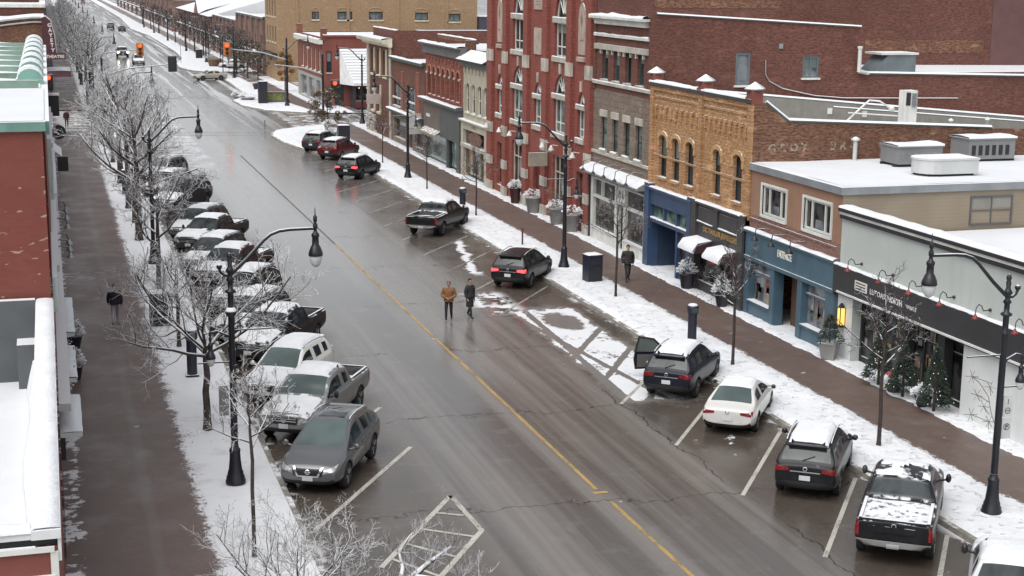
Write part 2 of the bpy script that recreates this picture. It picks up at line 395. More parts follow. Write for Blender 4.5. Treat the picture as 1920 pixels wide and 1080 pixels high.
strip('pavement', wr, RK2, far, 164.7, 225.9, 0.12, 0.6)
strip('pavement', wr, RK3, far, 236.2, 1100, 0.12, 3.0)
def kerb(name, f, y0, y1, sgn, dy=1.2):
    b = MB(); n = int((y1 - y0) / dy)
    P = [(f(y0 + (y1 - y0) * i / n), y0 + (y1 - y0) * i / n) for i in range(n + 1)]
    for (xa, ya), (xb, yb) in zip(P, P[1:]):
        w = 0.17 * sgn
        b.add([(xa - w * 0.3, ya, -0.02), (xa + w, ya, -0.02), (xb + w, yb, -0.02), (xb - w * 0.3, yb, -0.02),
               (xa, ya, 0.135), (xa + w, ya, 0.14), (xb + w, yb, 0.14), (xb, yb, 0.135)],
              [(4, 5, 6, 7), (0, 4, 7, 3), (1, 2, 6, 5)])
    b.build(name, MT['kerb'], kind='structure')
kerb('kerb', RK, -8, 153.3, 1)
kerb('kerb', RK2, 164.8, 225, 1, 0.6)
kerb('kerb', RK3, 237, 700, 1, 3)
kerb('kerb', lambda y: 6.15, -8, 149, -1)
kerb('kerb', lambda y: 6.15, 173.5, 700, -1, 4)

def snow_field(f0, f1, y0, y1, dy, nx, th=0.09, z=0.12, rag0=0.12, rag1=0.3, seed=0.0, name='snow_bank', gap=None):
    """bumpy sheet of lying snow with ragged edges"""
    b = MB(); ny = max(2, int((y1 - y0) / dy)); g = {}
    for j in range(ny + 1):
        y = y0 + (y1 - y0) * j / ny
        a = f0(y) + rag0 * (mnoise.noise((seed, y * 0.9, 1.0)) + 0.6 * mnoise.noise((seed, y * 3.7, 2.0)))
        c = f1(y) + rag1 * (mnoise.noise((seed, y * 0.45, 5.0)) + 0.8 * mnoise.noise((seed, y * 1.7, 6.0)) + .5 * mnoise.noise((seed, y * 5.3, 9.0)))
        for i in range(nx + 1):
            t = i / nx
            x = a + (c - a) * t
            e = min(t, 1 - t) * (c - a)
            e2 = min(e / 0.35, 1.0, (y - y0) / 0.4, (y1 - y) / 0.4)
            h = max(0, e2) ** 0.6 * (th + 0.035 * mnoise.noise((x * 0.9, y * 0.9, seed)) + 0.03 * mnoise.noise((x * 3.1, y * 3.1, seed)))
            rough = 0.05 * max(0.0, mnoise.noise((x * 5.0, y * 5.0, seed + 3))) * (1.0 if t > 0.6 else 0.35)
            g[j, i] = len(b.v); b.v.append((x, y, z + (h + rough if e2 > 0 else -0.02)))
    for j in range(ny):
        for i in range(nx):
            y = y0 + (y1 - y0) * (j + 0.5) / ny
            if gap and gap[0] < y < gap[1]: continue
            b.f.append([g[j, i], g[j, i + 1], g[j + 1, i + 1], g[j + 1, i]]); b.m.append(0); b.s.append(True)
    return b.build(name, MT['snow'], kind='structure')
snow_field(lambda y: 5.98, lambda y: 3.85, 14, 149, 0.14, 16, rag0=0.05, seed=1.0)
snow_field(lambda y: 5.98, lambda y: 3.6, 174, 560, 1.4, 6, seed=2.0)
snow_field(lambda y: RK(y) + 0.2, lambda y: 26.35, 14, 92.4, 0.14, 18, rag0=0.05, rag1=0.16, seed=3.0)
snow_field(lambda y: RK(y) + 0.2, pl([(95, 25.0), (97, 26.3), (134, 26.4), (147, 25.5), (150, 25.4)]), 95.6, 149.8, 0.2, 20, rag0=0.05, rag1=0.2, seed=4.0)
snow_field(lambda y: RK2(y) + 0.2, pl([(165, 28.4), (172, 27.5), (180, 26.8), (224, 26.6)]), 165.2, 224, 0.5, 14, rag0=0.03, seed=5.0)
snow_field(lambda y: RK3(y) + 0.2, pl([(237, 29), (250, 27), (560, 26.6)]), 237.5, 560, 1.5, 8, rag0=0.03, seed=6.0)
snow_field(lambda y: 28.95, lambda y: 29.86, 20, 82, 0.14, 9, th=0.035, rag0=0.2, rag1=0.0, seed=7.0, name='snow_strip')
snow_field(lambda y: 29.0, lambda y: 29.86, 82, 137, 0.2, 7, th=0.03, rag0=0.3, rag1=0.0, seed=8.0, name='snow_strip')

# painted markings, 5 mm above the asphalt
def paint_mat(name, c, wear):
    k = NB(name)
    n = k.m('ADD', k.mul(k.noise(14, detail=4, rough=0.7), 0.6), k.mul(k.noise(0.8, detail=3), 0.4))
    cc = k.mix(k.ss(n, wear - 0.05, wear + 0.07), c, (0.09, 0.083, 0.075))
    k.bump(k.noise(60), 0.004)
    return k.done(cc, 0.42)
WP = paint_mat('white_road_paint', (0.50, 0.48, 0.42), 0.55)
WP2 = paint_mat('worn_white_road_paint', (0.34, 0.33, 0.30), 0.50)
YP = paint_mat('yellow_road_paint', (0.44, 0.29, 0.085), 0.53)
YP2 = paint_mat('worn_yellow_road_paint', (0.17, 0.14, 0.10), 0.43)
def line(b, p, q, w, z=0.006):
    p = Vector((*p, z)); q = Vector((*q, z)); d = (q - p).normalized(); n = Vector((-d.y, d.x, 0)) * w / 2
    b.quad(p - n, q - n, q + n, p + n)
b = MB()
line(b, (15.05, 40.6), (15.08, 84), 0.13)
line(b, (15.18, 25), (15.1, 39.5), 0.13)
line(b, (14.85, 40.3), (15.3, 40.3), 0.16)
b.build('centre_line', YP, kind='structure')
b = MB(); line(b, (15.08, 84), (15.1, 128), 0.12); b.build('centre_line', YP2, kind='structure')
b = MB()
for k_ in range(0, 20):
    y = 39.4 + 4.75 * k_
    line(b, (6.4, y), (10.66, y + 6.7), 0.15)
b.build('parking_line', WP, kind='structure')
for rng, m_ in ((range(-2, 6), WP), (range(6, 20), WP2)):
    b = MB()
    for k_ in rng:
        y = 33.9 + 5.05 * k_
        if 50 < y < 63: continue
        line(b, (19.05, y), (23.1, y + 5.6), 0.13)
    b.build('parking_line', m_, kind='structure')
b = MB()
A_, B_, C_, D_ = (10.72, 41.2), (7.6, 36.3), (10.83, 38.2), (8.2, 34.2)
line(b, A_, B_, 0.16); line(b, A_, C_, 0.16); line(b, C_, D_, 0.16)
for p, q in (((9.95, 39.9), (10.66, 39.47)), ((9.25, 38.75), (10.5, 37.8)), ((8.6, 37.75), (9.7, 36.45)), ((8.0, 36.8), (9.0, 35.2))): line(b, p, q, 0.11, 0.010)
b.build('hatched_island', WP, kind='structure')
b = MB()
for y in (145.2, 147.6): line(b, (6.6, y + 0.6), (19.3, y - 1.0), 0.32)
for y in (188.5, 191.2): line(b, (9.5, y), (20.5, y), 0.3)
b.build('stop_line', WP2, kind='structure')
b = MB()
for i in range(8): line(b, (0.6, 152.5 + i * 2.35), (3.6, 152.5 + i * 2.35), 0.6, 0.008)
b.build('crosswalk', WP, kind='structure')

# ------------------------------------------------------------------ building helpers
def MR(xf=XF): return lambda u, v, d: (xf - d, u, v)
def MS(yw): return lambda u, v, d: (u, yw - d, v)
def ML(xl=XL): return lambda u, v, d: (xl + d, u, v)
def TR(xf, yc, z, d): return lambda x, y, t: (xf - d - t, yc - x, z + y)      # lettering on a right hand wall
def TS(xc, yw, z, d): return lambda x, y, t: (xc + x, yw - d - t, z + y)      # lettering on a wall that faces us
def fb(b, M, u0, u1, v0, v1, d0, d1, mi=0): b.box(u0, u1, v0, v1, d0, d1, mi, M)
def wall(b, M, u0, u1, v0, v1, holes=(), depth=0.2, mi=0):
    us = sorted({u0, u1, *[h[0] for h in holes], *[h[1] for h in holes]})
    vs = sorted({v0, v1, *[h[2] for h in holes], *[h[3] for h in holes]})
    for a, c in zip(us, us[1:]):
        for e, f in zip(vs, vs[1:]):
            mu, mv = (a + c) / 2, (e + f) / 2
            if any(h[0] < mu < h[1] and h[2] < mv < h[3] for h in holes): continue
            b.quad(M(a, e, 0), M(c, e, 0), M(c, f, 0), M(a, f, 0), mi)
    for h in holes:
        a, c, e, f = h[:4]
        b.quad(M(a, e, 0), M(a, f, 0), M(a, f, -depth), M(a, e, -depth), mi)
        b.quad(M(c, e, 0), M(c, f, 0), M(c, f, -depth), M(c, e, -depth), mi)
        b.quad(M(a, e, 0), M(c, e, 0), M(c, e, -depth), M(a, e, -depth), mi)
        b.quad(M(a, f, 0), M(c, f, 0), M(c, f, -depth), M(a, f, -depth), mi)
def arcpts(u0, u1, vs, vt, n=10, pointed=False):
    r = []
    for i in range(n + 1):
        t = i / n
        if pointed:
            s = min(t, 1 - t) * 2
            h = math.sin(math.acos(max(-1, 1 - s * 1.0)) * 0.98) if False else math.sqrt(max(0, 1 - (1 - s) ** 2 * 0.999)) * 0.82 + 0.18 * s
        else: h = math.sqrt(max(0, 1 - (2 * t - 1) ** 2))
        r.append((u0 + (u1 - u0) * t, vs + (vt - vs) * h))
    return r
def spandrel(b, M, u0, u1, vs, vt, depth=0.2, pointed=False, mi=0, d=0.0):
    P = arcpts(u0, u1, vs, vt, 10, pointed)
    for (a, e), (c, f) in zip(P, P[1:]):
        b.quad(M(a, e, d), M(c, f, d), M(c, vt, d), M(a, vt, d), mi)
        b.quad(M(a, e, d), M(c, f, d), M(c, f, -depth), M(a, e, -depth), mi)
def arch_band(b, M, u0, u1, vs, vt, w, d0, d1, pointed=False, mi=0):
    """moulding that follows an arch"""
    I = arcpts(u0, u1, vs, vt, 12, pointed); O = arcpts(u0 - w, u1 + w, vs, vt + w, 12, pointed)
    for i in range(len(I) - 1):
        q = [I[i], I[i + 1], O[i + 1], O[i]]
        b.prism(q, d0, d1, mi, M)
def window(root, M, u0, u1, v0, v1, cols=1, rows=1, fw=0.06, depth=0.18, fm=None, pm=None, sill=None, sillm=None, lintel=None, rowpos=None, name='window', bar=0.04):
    fm = fm or MT['white']; pm = pm or MT['glass']
    b = MB(); da, db = -depth, -depth + 0.07
    fb(b, M, u0, u0 + fw, v0, v1, da, db); fb(b, M, u1 - fw, u1, v0, v1, da, db)
    fb(b, M, u0 + fw, u1 - fw, v0, v0 + fw, da, db); fb(b, M, u0 + fw, u1 - fw, v1 - fw, v1, da, db)
    for i in range(1, cols):
        u = u0 + (u1 - u0) * i / cols
        fb(b, M, u - bar / 2, u + bar / 2, v0 + fw, v1 - fw, da, db - 0.01)
    for r in (rowpos or [i / rows for i in range(1, rows)]):
        v = v0 + (v1 - v0) * r
        fb(b, M, u0 + fw, u1 - fw, v - bar / 2, v + bar / 2, da, db - 0.015)
    w = b.build(name, fm, root)
    p = MB(); e = -depth + 0.015
    p.quad(M(u0 + .01, v0 + .01, e), M(u1 - .01, v0 + .01, e), M(u1 - .01, v1 - .01, e), M(u0 + .01, v1 - .01, e))
    p.build('pane', pm, w)
    hsh = (int(u0 * 37 + v0 * 91)) % 10
    if pm is not MT['shopglass'] and hsh < 5 and name == 'window':
        q = MB(); vb = v1 - (v1 - v0) * (.3 + .06 * hsh); q.quad(M(u0 + fw, vb, e + .006), M(u1 - fw, vb, e + .006), M(u1 - fw, v1 - fw, e + .006), M(u0 + fw, v1 - fw, e + .006)); q.build('blind', BLIND[hsh % 3], w)
    if sill:
        s = MB(); fb(s, M, u0 - 0.08, u1 + 0.08, v0 - sill, v0 - 0.002, -depth + 0.071, 0.10)
        s.build('sill', sillm or MT['stonetrim'], w)
    return w
BLIND = [mat('blind_grey', (.16, .17, .165), .5), mat('blind_green_grey', (.10, .135, .125), .4), mat('blind_cream', (.22, .21, .18), .6)]
def display(root, M, u0, u1, v0, v1, d, n, seed):
    rnd = random.Random(seed); cs = [(.20, .15, .11), (.06, .07, .09), (.25, .24, .22), (.16, .05, .04), (.09, .11, .10), (.30, .22, .12)]
    for i in range(n):
        w = rnd.uniform(.12, .4); h = rnd.uniform(.15, .8); u = rnd.uniform(u0, u1 - w); v = v0 + (rnd.random() ** 2) * max(0, (v1 - v0 - h))
        b = MB(); b.quad(M(u, v, d), M(u + w, v, d), M(u + w, v + h, d), M(u, v + h, d)); k = 'display_item_%d' % (i % 6)
        b.build('window_display', bpy.data.materials[k] if k in bpy.data.materials else mat(k, cs[i % 6], .5, var=.4, vs=5), root)
def shell(b, x0, x1, y0, y1, z0, z1, front=True, back=True, sides=True, mi=0, left=True, right=True):
    """plain walls of a block; the street front is left out when it has openings"""
    if back: b.quad((x1, y0, z0), (x1, y1, z0), (x1, y1, z1), (x1, y0, z1), mi)
    if front: b.quad((x0, y0, z0), (x0, y1, z0), (x0, y1, z1), (x0, y0, z1), mi)
    if left: b.quad((x0, y1, z0), (x1, y1, z0), (x1, y1, z1), (x0, y1, z1), mi)
    if right: b.quad((x0, y0, z0), (x1, y0, z0), (x1, y0, z1), (x0, y0, z1), mi)
def roof_slab(root, x0, x1, y0, y1, z, m=None):
    b = MB(); nx = max(1, int((x1 - x0) / 2)); ny = max(1, int((y1 - y0) / 2)); nx = min(nx, 12); ny = min(ny, 12)
    g = {}
    for i in range(nx + 1):
        for j in range(ny + 1):
            x = x0 + (x1 - x0) * i / nx; y = y0 + (y1 - y0) * j / ny
            g[i, j] = len(b.v); b.v.append((x, y, z + 0.05 * mnoise.noise((x * .3, y * .3, z))))
    for i in range(nx):
        for j in range(ny):
            b.f.append([g[i, j], g[i + 1, j], g[i + 1, j + 1], g[i, j + 1]]); b.m.append(0); b.s.append(True)
    return b.build('roof', m or MT['roofsnow'], root)
def snow_cap(root, M, u0, u1, v, d0, d1, th=0.07, name='snow_cap', seed=0):
    """soft ridge of snow lying on a ledge"""
    b = MB(); n = max(2, int(abs(u1 - u0) / 0.35))
    rows = []
    for i in range(n + 1):
        u = u0 + (u1 - u0) * i / n
        h = th * (0.75 + 0.6 * mnoise.noise((u * 1.3, v * 3 + seed, d1)))
        o = 0.02 * mnoise.noise((u * 2.1, v + seed, 7))
        rows.append([M(u, v, d0), M(u, v + h * 0.8, d0 + (d1 - d0) * 0.15), M(u, v + h, d0 + (d1 - d0) * 0.6), M(u, v + h * 0.6, d1 + o), M(u, v - 0.015, d1 + 0.012 + o)])
    vs = [p for r in rows for p in r]
    b.add(vs, [(i * 5 + k, i * 5 + k + 1, (i + 1) * 5 + k + 1, (i + 1) * 5 + k) for i in range(n) for k in range(4)], 0, True)
    return b.build(name, MT['snow'], root)

# ================================================================== right hand side, nearest first
# ---- white shop building with the black sign board
def white_shop():
    r = thing('shop_building', 'low off-white shop building with black sign board, nearest on the right side of the street', 'building', (XF, 45, 0))
    M = MR(); W = mat('pale_grey_panel', (0.44, 0.47, 0.445), 0.6, var=0.05, vs=0.4, bump=0.003, bs=3, snow=1.0, streak=0.12)
    b = MB()
    y0, y1 = 26.0, 53.28
    wall(b, M, y0, y1, 3.9, 5.8, [])
    b.quad(M(44.4, 0, 0), M(44.4, 2.72, 0), M(44.4, 2.72, -2.2), M(44.4, 0, -2.2)); b.quad(M(52.1, 0, 0), M(52.1, 2.72, 0), M(52.1, 2.72, -2.2), M(52.1, 0, -2.2))
    shell(b, XF, XF + 20, y0, y1, 0, 5.9, front=False, left=False)
    b.quad((XF + .6, y1, 0), (XF + 20, y1, 0), (XF + 20, y1, 4.9), (XF + .6, y1, 4.9))
    b.quad((XF, y1, 3.9), (XF + .6, y1, 3.9), (XF + .6, y1, 5.8), (XF, y1, 5.8))
    b.build('wall', W, r)
    b = MB(); wall(b, M, y0, 44.4, 0, 2.72, []); wall(b, M, 52.1, y1, 0, 2.72, []); b.build('lower_wall', mat('white_wall_paint', (.68, .70, .69), .6, var=.05, streak=.15), r)
    roof_slab(r, XF + 0.4, XF + 20, y0, y1 - 0.1, 5.0)
    t = MB()
    fb(t, M, y0, y1 - .02, 5.72, 5.88, -0.5, 0.14); fb(t, M, y0, y1 - .02, 6.0, 6.14, -0.5, 0.22); fb(t, M, y0, y1 - .02, 5.2, 5.719, -0.5, -0.3)
    t.build('parapet', MT['blackp'], r)
    t = MB(); fb(t, M, y0, y1 - .03, 5.882, 5.998, -0.48, 0.16); t.build('parapet_trim', MT['white'], r)
    snow_cap(r, M, y0, y1 - .02, 6.14, -0.5, 0.2, 0.12)
    t = MB(); fb(t, M, y0, y1, 2.74, 3.88, -0.3, 0.28); sb = t.build('sign_board', mat('sign_charcoal', (0.028, 0.028, 0.03), 0.45, snow=1.0), r)
    snow_cap(r, M, y0, y1, 3.88, 0.0, 0.27, 0.08)
    t = MB(); fb(t, M, y0, y1 - .4, 2.80, 2.87, 0.281, 0.34); t.build('trim_strip', MT['white'], sb)
    # lettering
    tx = MB()
    tx.merge(text_mb('LUTOASG', 0.30, TR(XF, 49.72, 3.22, 0.285), 0.006))
    tx.merge(text_mb('NORTH', 0.30, TR(XF, 48.58, 3.21, 0.285), 0.01, 0.012))
    tx.merge(text_mb('MARKET', 0.20, TR(XF, 47.45, 3.22, 0.285), 0.006, .003))
    tx.build('lettering', mat('letter_white', (0.7, 0.7, 0.68), 0.5), sb)
    pq = MB(); fb(pq, M, 50.6, 51.5, 3.18, 3.55, 0.28, 0.31)
    plq = pq.build('plaque', mat('plaque_white', (0.7, 0.68, 0.62), 0.5), sb)
    pq = MB()
    for v in (3.25, 3.36, 3.47): fb(pq, M, 50.68, 51.42, v - .022, v + .022, 0.311, 0.316)
    pq.build('plaque_line', MT['dark'], plq)
    # shop front
    g = MB()
    for a in (44.45, 45.98, 47.5, 49.05, 50.6):
        g.quad(M(a, 0.35, -0.5), M(a + 1.48, 0.35, -0.5), M(a + 1.48, 2.7, -0.5), M(a, 2.7, -0.5))
    fr = MB()
    for a in (44.41, 45.94, 47.46, 49.0, 50.55, 52.0): fb(fr, M, a, a + 0.1, 0.0, 2.72, -0.55, -0.40)
    fb(fr, M, 44.5, 52.0, 0.0, 0.35, -0.55, -0.42); fb(fr, M, 44.4, 52.1, 2.0, 2.06, -0.52, -0.43)
    f = fr.build('shop_front', MT['blackp'], r); g.build('pane', MT['shopglass'], f); display(r, M, 44.7, 51.9, .4, 2.6, -.495, 26, 3)
    for a in (45.6, 48.2): 
        c = MB(); fb(c, M, a, a + 0.42, 0, 2.72, -0.39, -0.02); c.build('column', MT['blackp'], r)
    # red gooseneck lamps over the sign
    redm = mat('red_enamel', (0.20, 0.03, 0.026), 0.45)
    armm = mat('dark_arm', (0.03, 0.022, 0.022), 0.5)
    for y in (51.24, 48.93, 46.86, 44.86, 42.7, 40.5):
        c = MB(); m_ = y + 0.3
        c.tube([M(m_, 4.16, 0.02), M(m_, 4.15, 0.2), M(y + .2, 4.17, 0.36), M(y + .1, 4.36, 0.5), M(y + .03, 4.44, 0.66), M(y, 4.34, 0.78), M(y, 4.1, 0.8)], 0.018, 6)
        c.ball(M(m_, 4.16, 0.04), 0.06)
        a = c.build('lamp_arm', armm, r)
        s = MB(); x, yy, z = M(y, 4.1, 0.8); s.lathe([(0.03, 0.02), (0.05, -0.02), (0.11, -0.11), (0.12, -0.16), (0.08, -0.155)], (x, yy, z), 12)
        s.build('lamp_shade', redm, a)
    # lantern beside the pier
    l = MB(); x, y, z = M(52.75, 1.85, 0.12); l.box(x - .1, x + .1, y - .12, y + .12, z - .38, z + .30)
    ll = l.build('lantern', mat('lantern_glow', (0.8, 0.5, 0.12), 0.4, emit=(1.0, 0.55, 0.12), es=1.3), r)
    l = MB()
    for i in (-1, 1):
        for j in (-1, 1): l.box(x + i * .11 - .015, x + i * .11 + .015, y + j * .13 - .015, y + j * .13 + .015, z - .42, z + .34)
    l.lathe([(0.19, 0.33), (0.05, 0.5), (0.01, 0.52)], (x, y, z), 4); l.box(x - .13, x + .13, y - .15, y + .15, z - .46, z - .385)
    l.build('lantern_frame', MT['dark'], ll)
white_shop()

# ---- brown stucco building with blue storefront
def brown_shop():
    r = thing('shop_building', 'brown two-storey building with blue FATFACE storefront and two white windows', 'building', (XF, 57.5, 0))
    M = MR(); y0, y1 = 53.3, 61.58
    S = mat('brown_stucco', (0.275, 0.155, 0.10), 0.85, var=0.08, vs=0.8, bump=0.004, bs=10, snow=1.0, streak=0.2)
    BG = NB('beige_siding'); 
    wv = BG.m('FRACT', BG.m('MULTIPLY', BG.z, 6.5)); nn = BG.noise(0.7, detail=4)
    BGm = BG.done(BG.mix(BG.mul(BG.ss(wv, 0.1, 0.02), 0.6), BG.mix(BG.ss(nn, 0.3, 0.7), (0.245, 0.20, 0.145), (0.28, 0.23, 0.17)), (0.15, 0.12, 0.085)), 0.8)
    w1, w2 = (58.1, 60.4, 4.78, 6.08), (54.15, 56.5, 4.78, 6.08)
    b = MB(); wall(b, M, y0, y1, 4.62, 6.66, [w1, w2])
    b.build('front_wall', S, r)
    b = MB(); wall(b, M, y0, y1, 3.9, 4.62); fb(b, M, y0 + .3, y1 - .02, 4.40, 4.48, -0.05, 0.05); b.build('brick_band', brick('pink_brown_brick', (0.22, 0.10, 0.075), (0.26, 0.13, 0.10), stain=0.2, big=0.1), r)
    b = MB(); b.quad((XF, y0, 5.0), (XF + 16, y0, 5.0), (XF + 16, y0, 6.66), (XF, y0, 6.66)); b.quad((XF, y0, 0), (XF + 16, y0, 0), (XF + 16, y0, 5.0), (XF, y0, 5.0))
    b.quad((XF + 16, y0, 0), (XF + 16, y1, 0), (XF + 16, y1, 6.66), (XF + 16, y0, 6.66))
    b.build('side_wall', BGm, r)
    for w in (w1, w2):
        o = window(r, M, *w, cols=1, fw=0.1, depth=0.12, pm=MT['shopglass'])
        c = MB()
        for t in (0.26, 0.74):
            u = w[0] + (w[1] - w[0]) * t; fb(c, M, u - .05, u + .05, w[2] + .1, w[3] - .1, -0.12, -0.04)
        for q in ((w[0] - .1, w[0], w[2] - .1, w[3] + .1), (w[1], w[1] + .1, w[2] - .1, w[3] + .1), (w[0], w[1], w[2] - .12, w[2]), (w[0], w[1], w[3], w[3] + .1)): fb(c, M, *q, -0.05, 0.06)
        c.build('frame', MT['white'], o)
        c = MB(); c.quad(M(w[0] + .85, w[2] + .12, -0.10), M(w[0] + 1.5, w[2] + .12, -0.10), M(w[0] + 1.5, w[2] + .5, -0.10), M(w[0] + .85, w[2] + .5, -0.10)); c.build('window_box', MT['glassl'], o)
    f = MB(); fb(f, M, y0 - .12, y1, 6.62, 6.92, -0.25, 0.14); f.box(XF + 0.25, XF + 16, y0 - .12, y0 + .2, 6.62, 6.92); f.build('roof_flashing', mat('grey_flashing', (0.24, 0.26, 0.27), 0.5, metal=0.2, snow=1.0), r)
    roof_slab(r, XF + 0.1, XF + 16, y0 + .1, y1, 6.93)
    M2 = MS(y0)
    o = window(r, M2, 35.7, 37.7, 5.18, 6.38, 2, 2, 0.07, 0.02, mat('dark_grey_frame', (.09, .095, .10), .5), mat('screened_pane', (.17, .19, .20), .2, var=.3))
    v = MB(); fb(v, M2, 38.4, 38.75, 6.3, 6.5, 0, 0.12); v.build('vent', MT['white'], r)
    # blue timber storefront
    BL = mat('teal_blue_paint', (0.058, 0.112, 0.150), 0.45, var=0.1, snow=1.0, bump=0.003, streak=0.15)
    b = MB(); d = 0.18
    fb(b, M, y0 + .02, y1 - .02, 2.78, 3.95, -0.2, d)
    for a, c in ((53.32, 54.0), (56.05, 56.45), (58.6, 59.0), (61.15, 61.56)): fb(b, M, a, c, 0, 2.78, -0.3, d)
    fb(b, M, y0 + .02, y1 - .02, 2.62, 2.78, -0.2, d + .06); fb(b, M, y0 + .02, y1 - .02, 3.86, 3.97, -0.2, d + .1)
    for a, c in ((54.0, 56.05), (59.0, 61.15)): fb(b, M, a, c, 0, 0.75, -0.25, d - .04); fb(b, M, a, c, 0.72, 0.80, -0.2, d + .05); fb(b, M, a + .02, c - .02, 2.05, 2.13, -0.22, 0.0)
    sf = b.build('storefront', BL, r)
    snow_cap(r, M, y0, y1, 3.97, -0.02, d + .1, 0.1)
    for a, c in ((54.0, 56.05), (59.0, 61.15)):
        g = MB(); g.quad(M(a, .8, -0.15), M(c, .8, -0.15), M(c, 2.62, -0.15), M(a, 2.62, -0.15)); g.build('pane', MT['glassl'], sf); display(r, M, a + .1, c - .1, .85, 2.5, -.145, 6, int(a))
    g = MB(); fb(g, M, 56.45, 58.6, 0, 2.62, -0.75, -0.7); fb(g, M, 56.45, 56.5, 0, 2.62, -0.7, -0.31); g.build('entrance_recess', mat('brown_recess', (0.10, 0.055, 0.04), 0.8), r)
    d_ = MB(); fb(d_, M, 56.8, 57.95, 0.12, 2.45, -0.69, -0.62); dr = d_.build('door', BL, r)
    g = MB(); g.quad(M(57.05, .75, -.61), M(57.7, .75, -.61), M(57.7, 2.25, -.61), M(57.05, 2.25, -.61)); g.build('pane', MT['glassl'], dr)
    text_mb('FATFACE', 0.42, (lambda g: (lambda x, y, t: g(x * .78, y, t)))(TR(XF, 57.7, 3.25, d + .005)), 0.02, 0.012).build('lettering', mat('sign_letter_cream', (0.72, 0.70, 0.62), 0.5), sf)
    for y in (59.9, 58.3, 56.6):
        a = MB(); a.tube([M(y - .3, 4.2, 0.02), M(y - .3, 4.25, .3), M(y, 4.2, .5), M(y, 3.85, .55)], 0.025, 5); x, yy, z = M(y, 3.85, .55); a.lathe([(0.03, 0.05), (0.17, -0.12), (0.17, -0.15)], (x, yy, z), 10)
        a.build('sign_lamp', MT['black'], r)
    # things on the roof
    G = mat('hvac_grey', (0.22, 0.22, 0.22), 0.5, metal=0.2, snow=1.0, var=0.08)
    L = mat('hvac_pale', (0.52, 0.53, 0.52), 0.5, metal=0.1, snow=1.0, var=0.05)
    def hvac(x0, x1, y0, y1, h, m, label):
        z = 6.93
        t = thing('rooftop_unit', label, 'air conditioner', (x0, y0, z))
        b = MB(); b.box(x0, x1, y0, y1, z + .12, z + h); b.build('housing', m, t)
        b = MB(); b.box(x0 - .06, x1 + .06, y0 - .06, y1 + .06, z + h, z + h + .06); b.build('lid', m, t)
        b = MB()
        b.box(x0 - .1, x1 + .1, y0 + .15, y0 + .3, z, z + .12); b.box(x0 - .1, x1 + .1, y1 - .3, y1 - .15, z, z + .12); b.build('skid', MT['dark'], t)
        b = MB()
        for i in range(6): b.box(x0 + .15 + (x1 - x0 - .3) * i / 6, x0 + .15 + (x1 - x0 - .3) * (i + .55) / 6, y0 - .02, y0 - .001, z + .3, z + h - .25)
        b.build('louvre', MT['dark'] if 'open louvres' in label else G, t)
        n = MB(); Mz = lambda u, v, d: (u, y0 - d, v)
        snow_cap(t, lambda u, v, d: (u, y0 - .06 + d, v), x0 - .06, x1 + .06, z + h + .06, y1 - y0 + .1, 0.0, 0.12)
        return t
    hvac(35.4, 37.6, 58.5, 60.0, 0.85, G, 'dark grey box air conditioner on the snowy roof of the brown building')
    hvac(39.6, 42.0, 59.5, 61.0, 1.0, G, 'rear grey air conditioner with open louvres, farthest right on the brown building roof')
    t = thing('rooftop_unit', 'pale rounded rooftop unit with snow on top, nearest the roof edge', 'air conditioner', (36, 55.8, 6.93))
    pts = [(37.2, 55.1), (37.2, 56.7), (35.4, 56.7)] + [(35.4 - .8 * math.sin(math.pi * i / 8), 55.9 + .8 * math.cos(math.pi * i / 8)) for i in range(1, 8)] + [(35.4, 55.1)]
    b = MB(); b.prism(pts, 7.05, 7.62); b.build('housing', L, t)
    b = MB(); b.prism([(36 + (x - 36) * 1.03, 55.9 + (y - 55.9) * 1.04) for x, y in pts], 7.62, 7.70); b.build('lid', L, t)
    b = MB(); b.box(34.9, 37.1, 55.3, 55.45, 6.93, 7.05); b.box(34.9, 37.1, 56.3, 56.45, 6.93, 7.05); b.build('skid', MT['dark'], t)
    t = thing('vent_pipe', 'white vent pipe with cap standing on the brown building roof by the lettered wall', 'vent pipe', (34.8, 61.2, 6.93))
    b = MB(); b.tube([(34.8, 61.2, 6.9), (34.8, 61.2, 7.85)], 0.1, 10); b.build('pipe', L, t)
    b = MB(); b.lathe([(0.2, 0), (0.2, 0.08), (0.04, 0.16)], (34.8, 61.2, 7.85), 10); b.build('cap', L, t)
brown_shop()

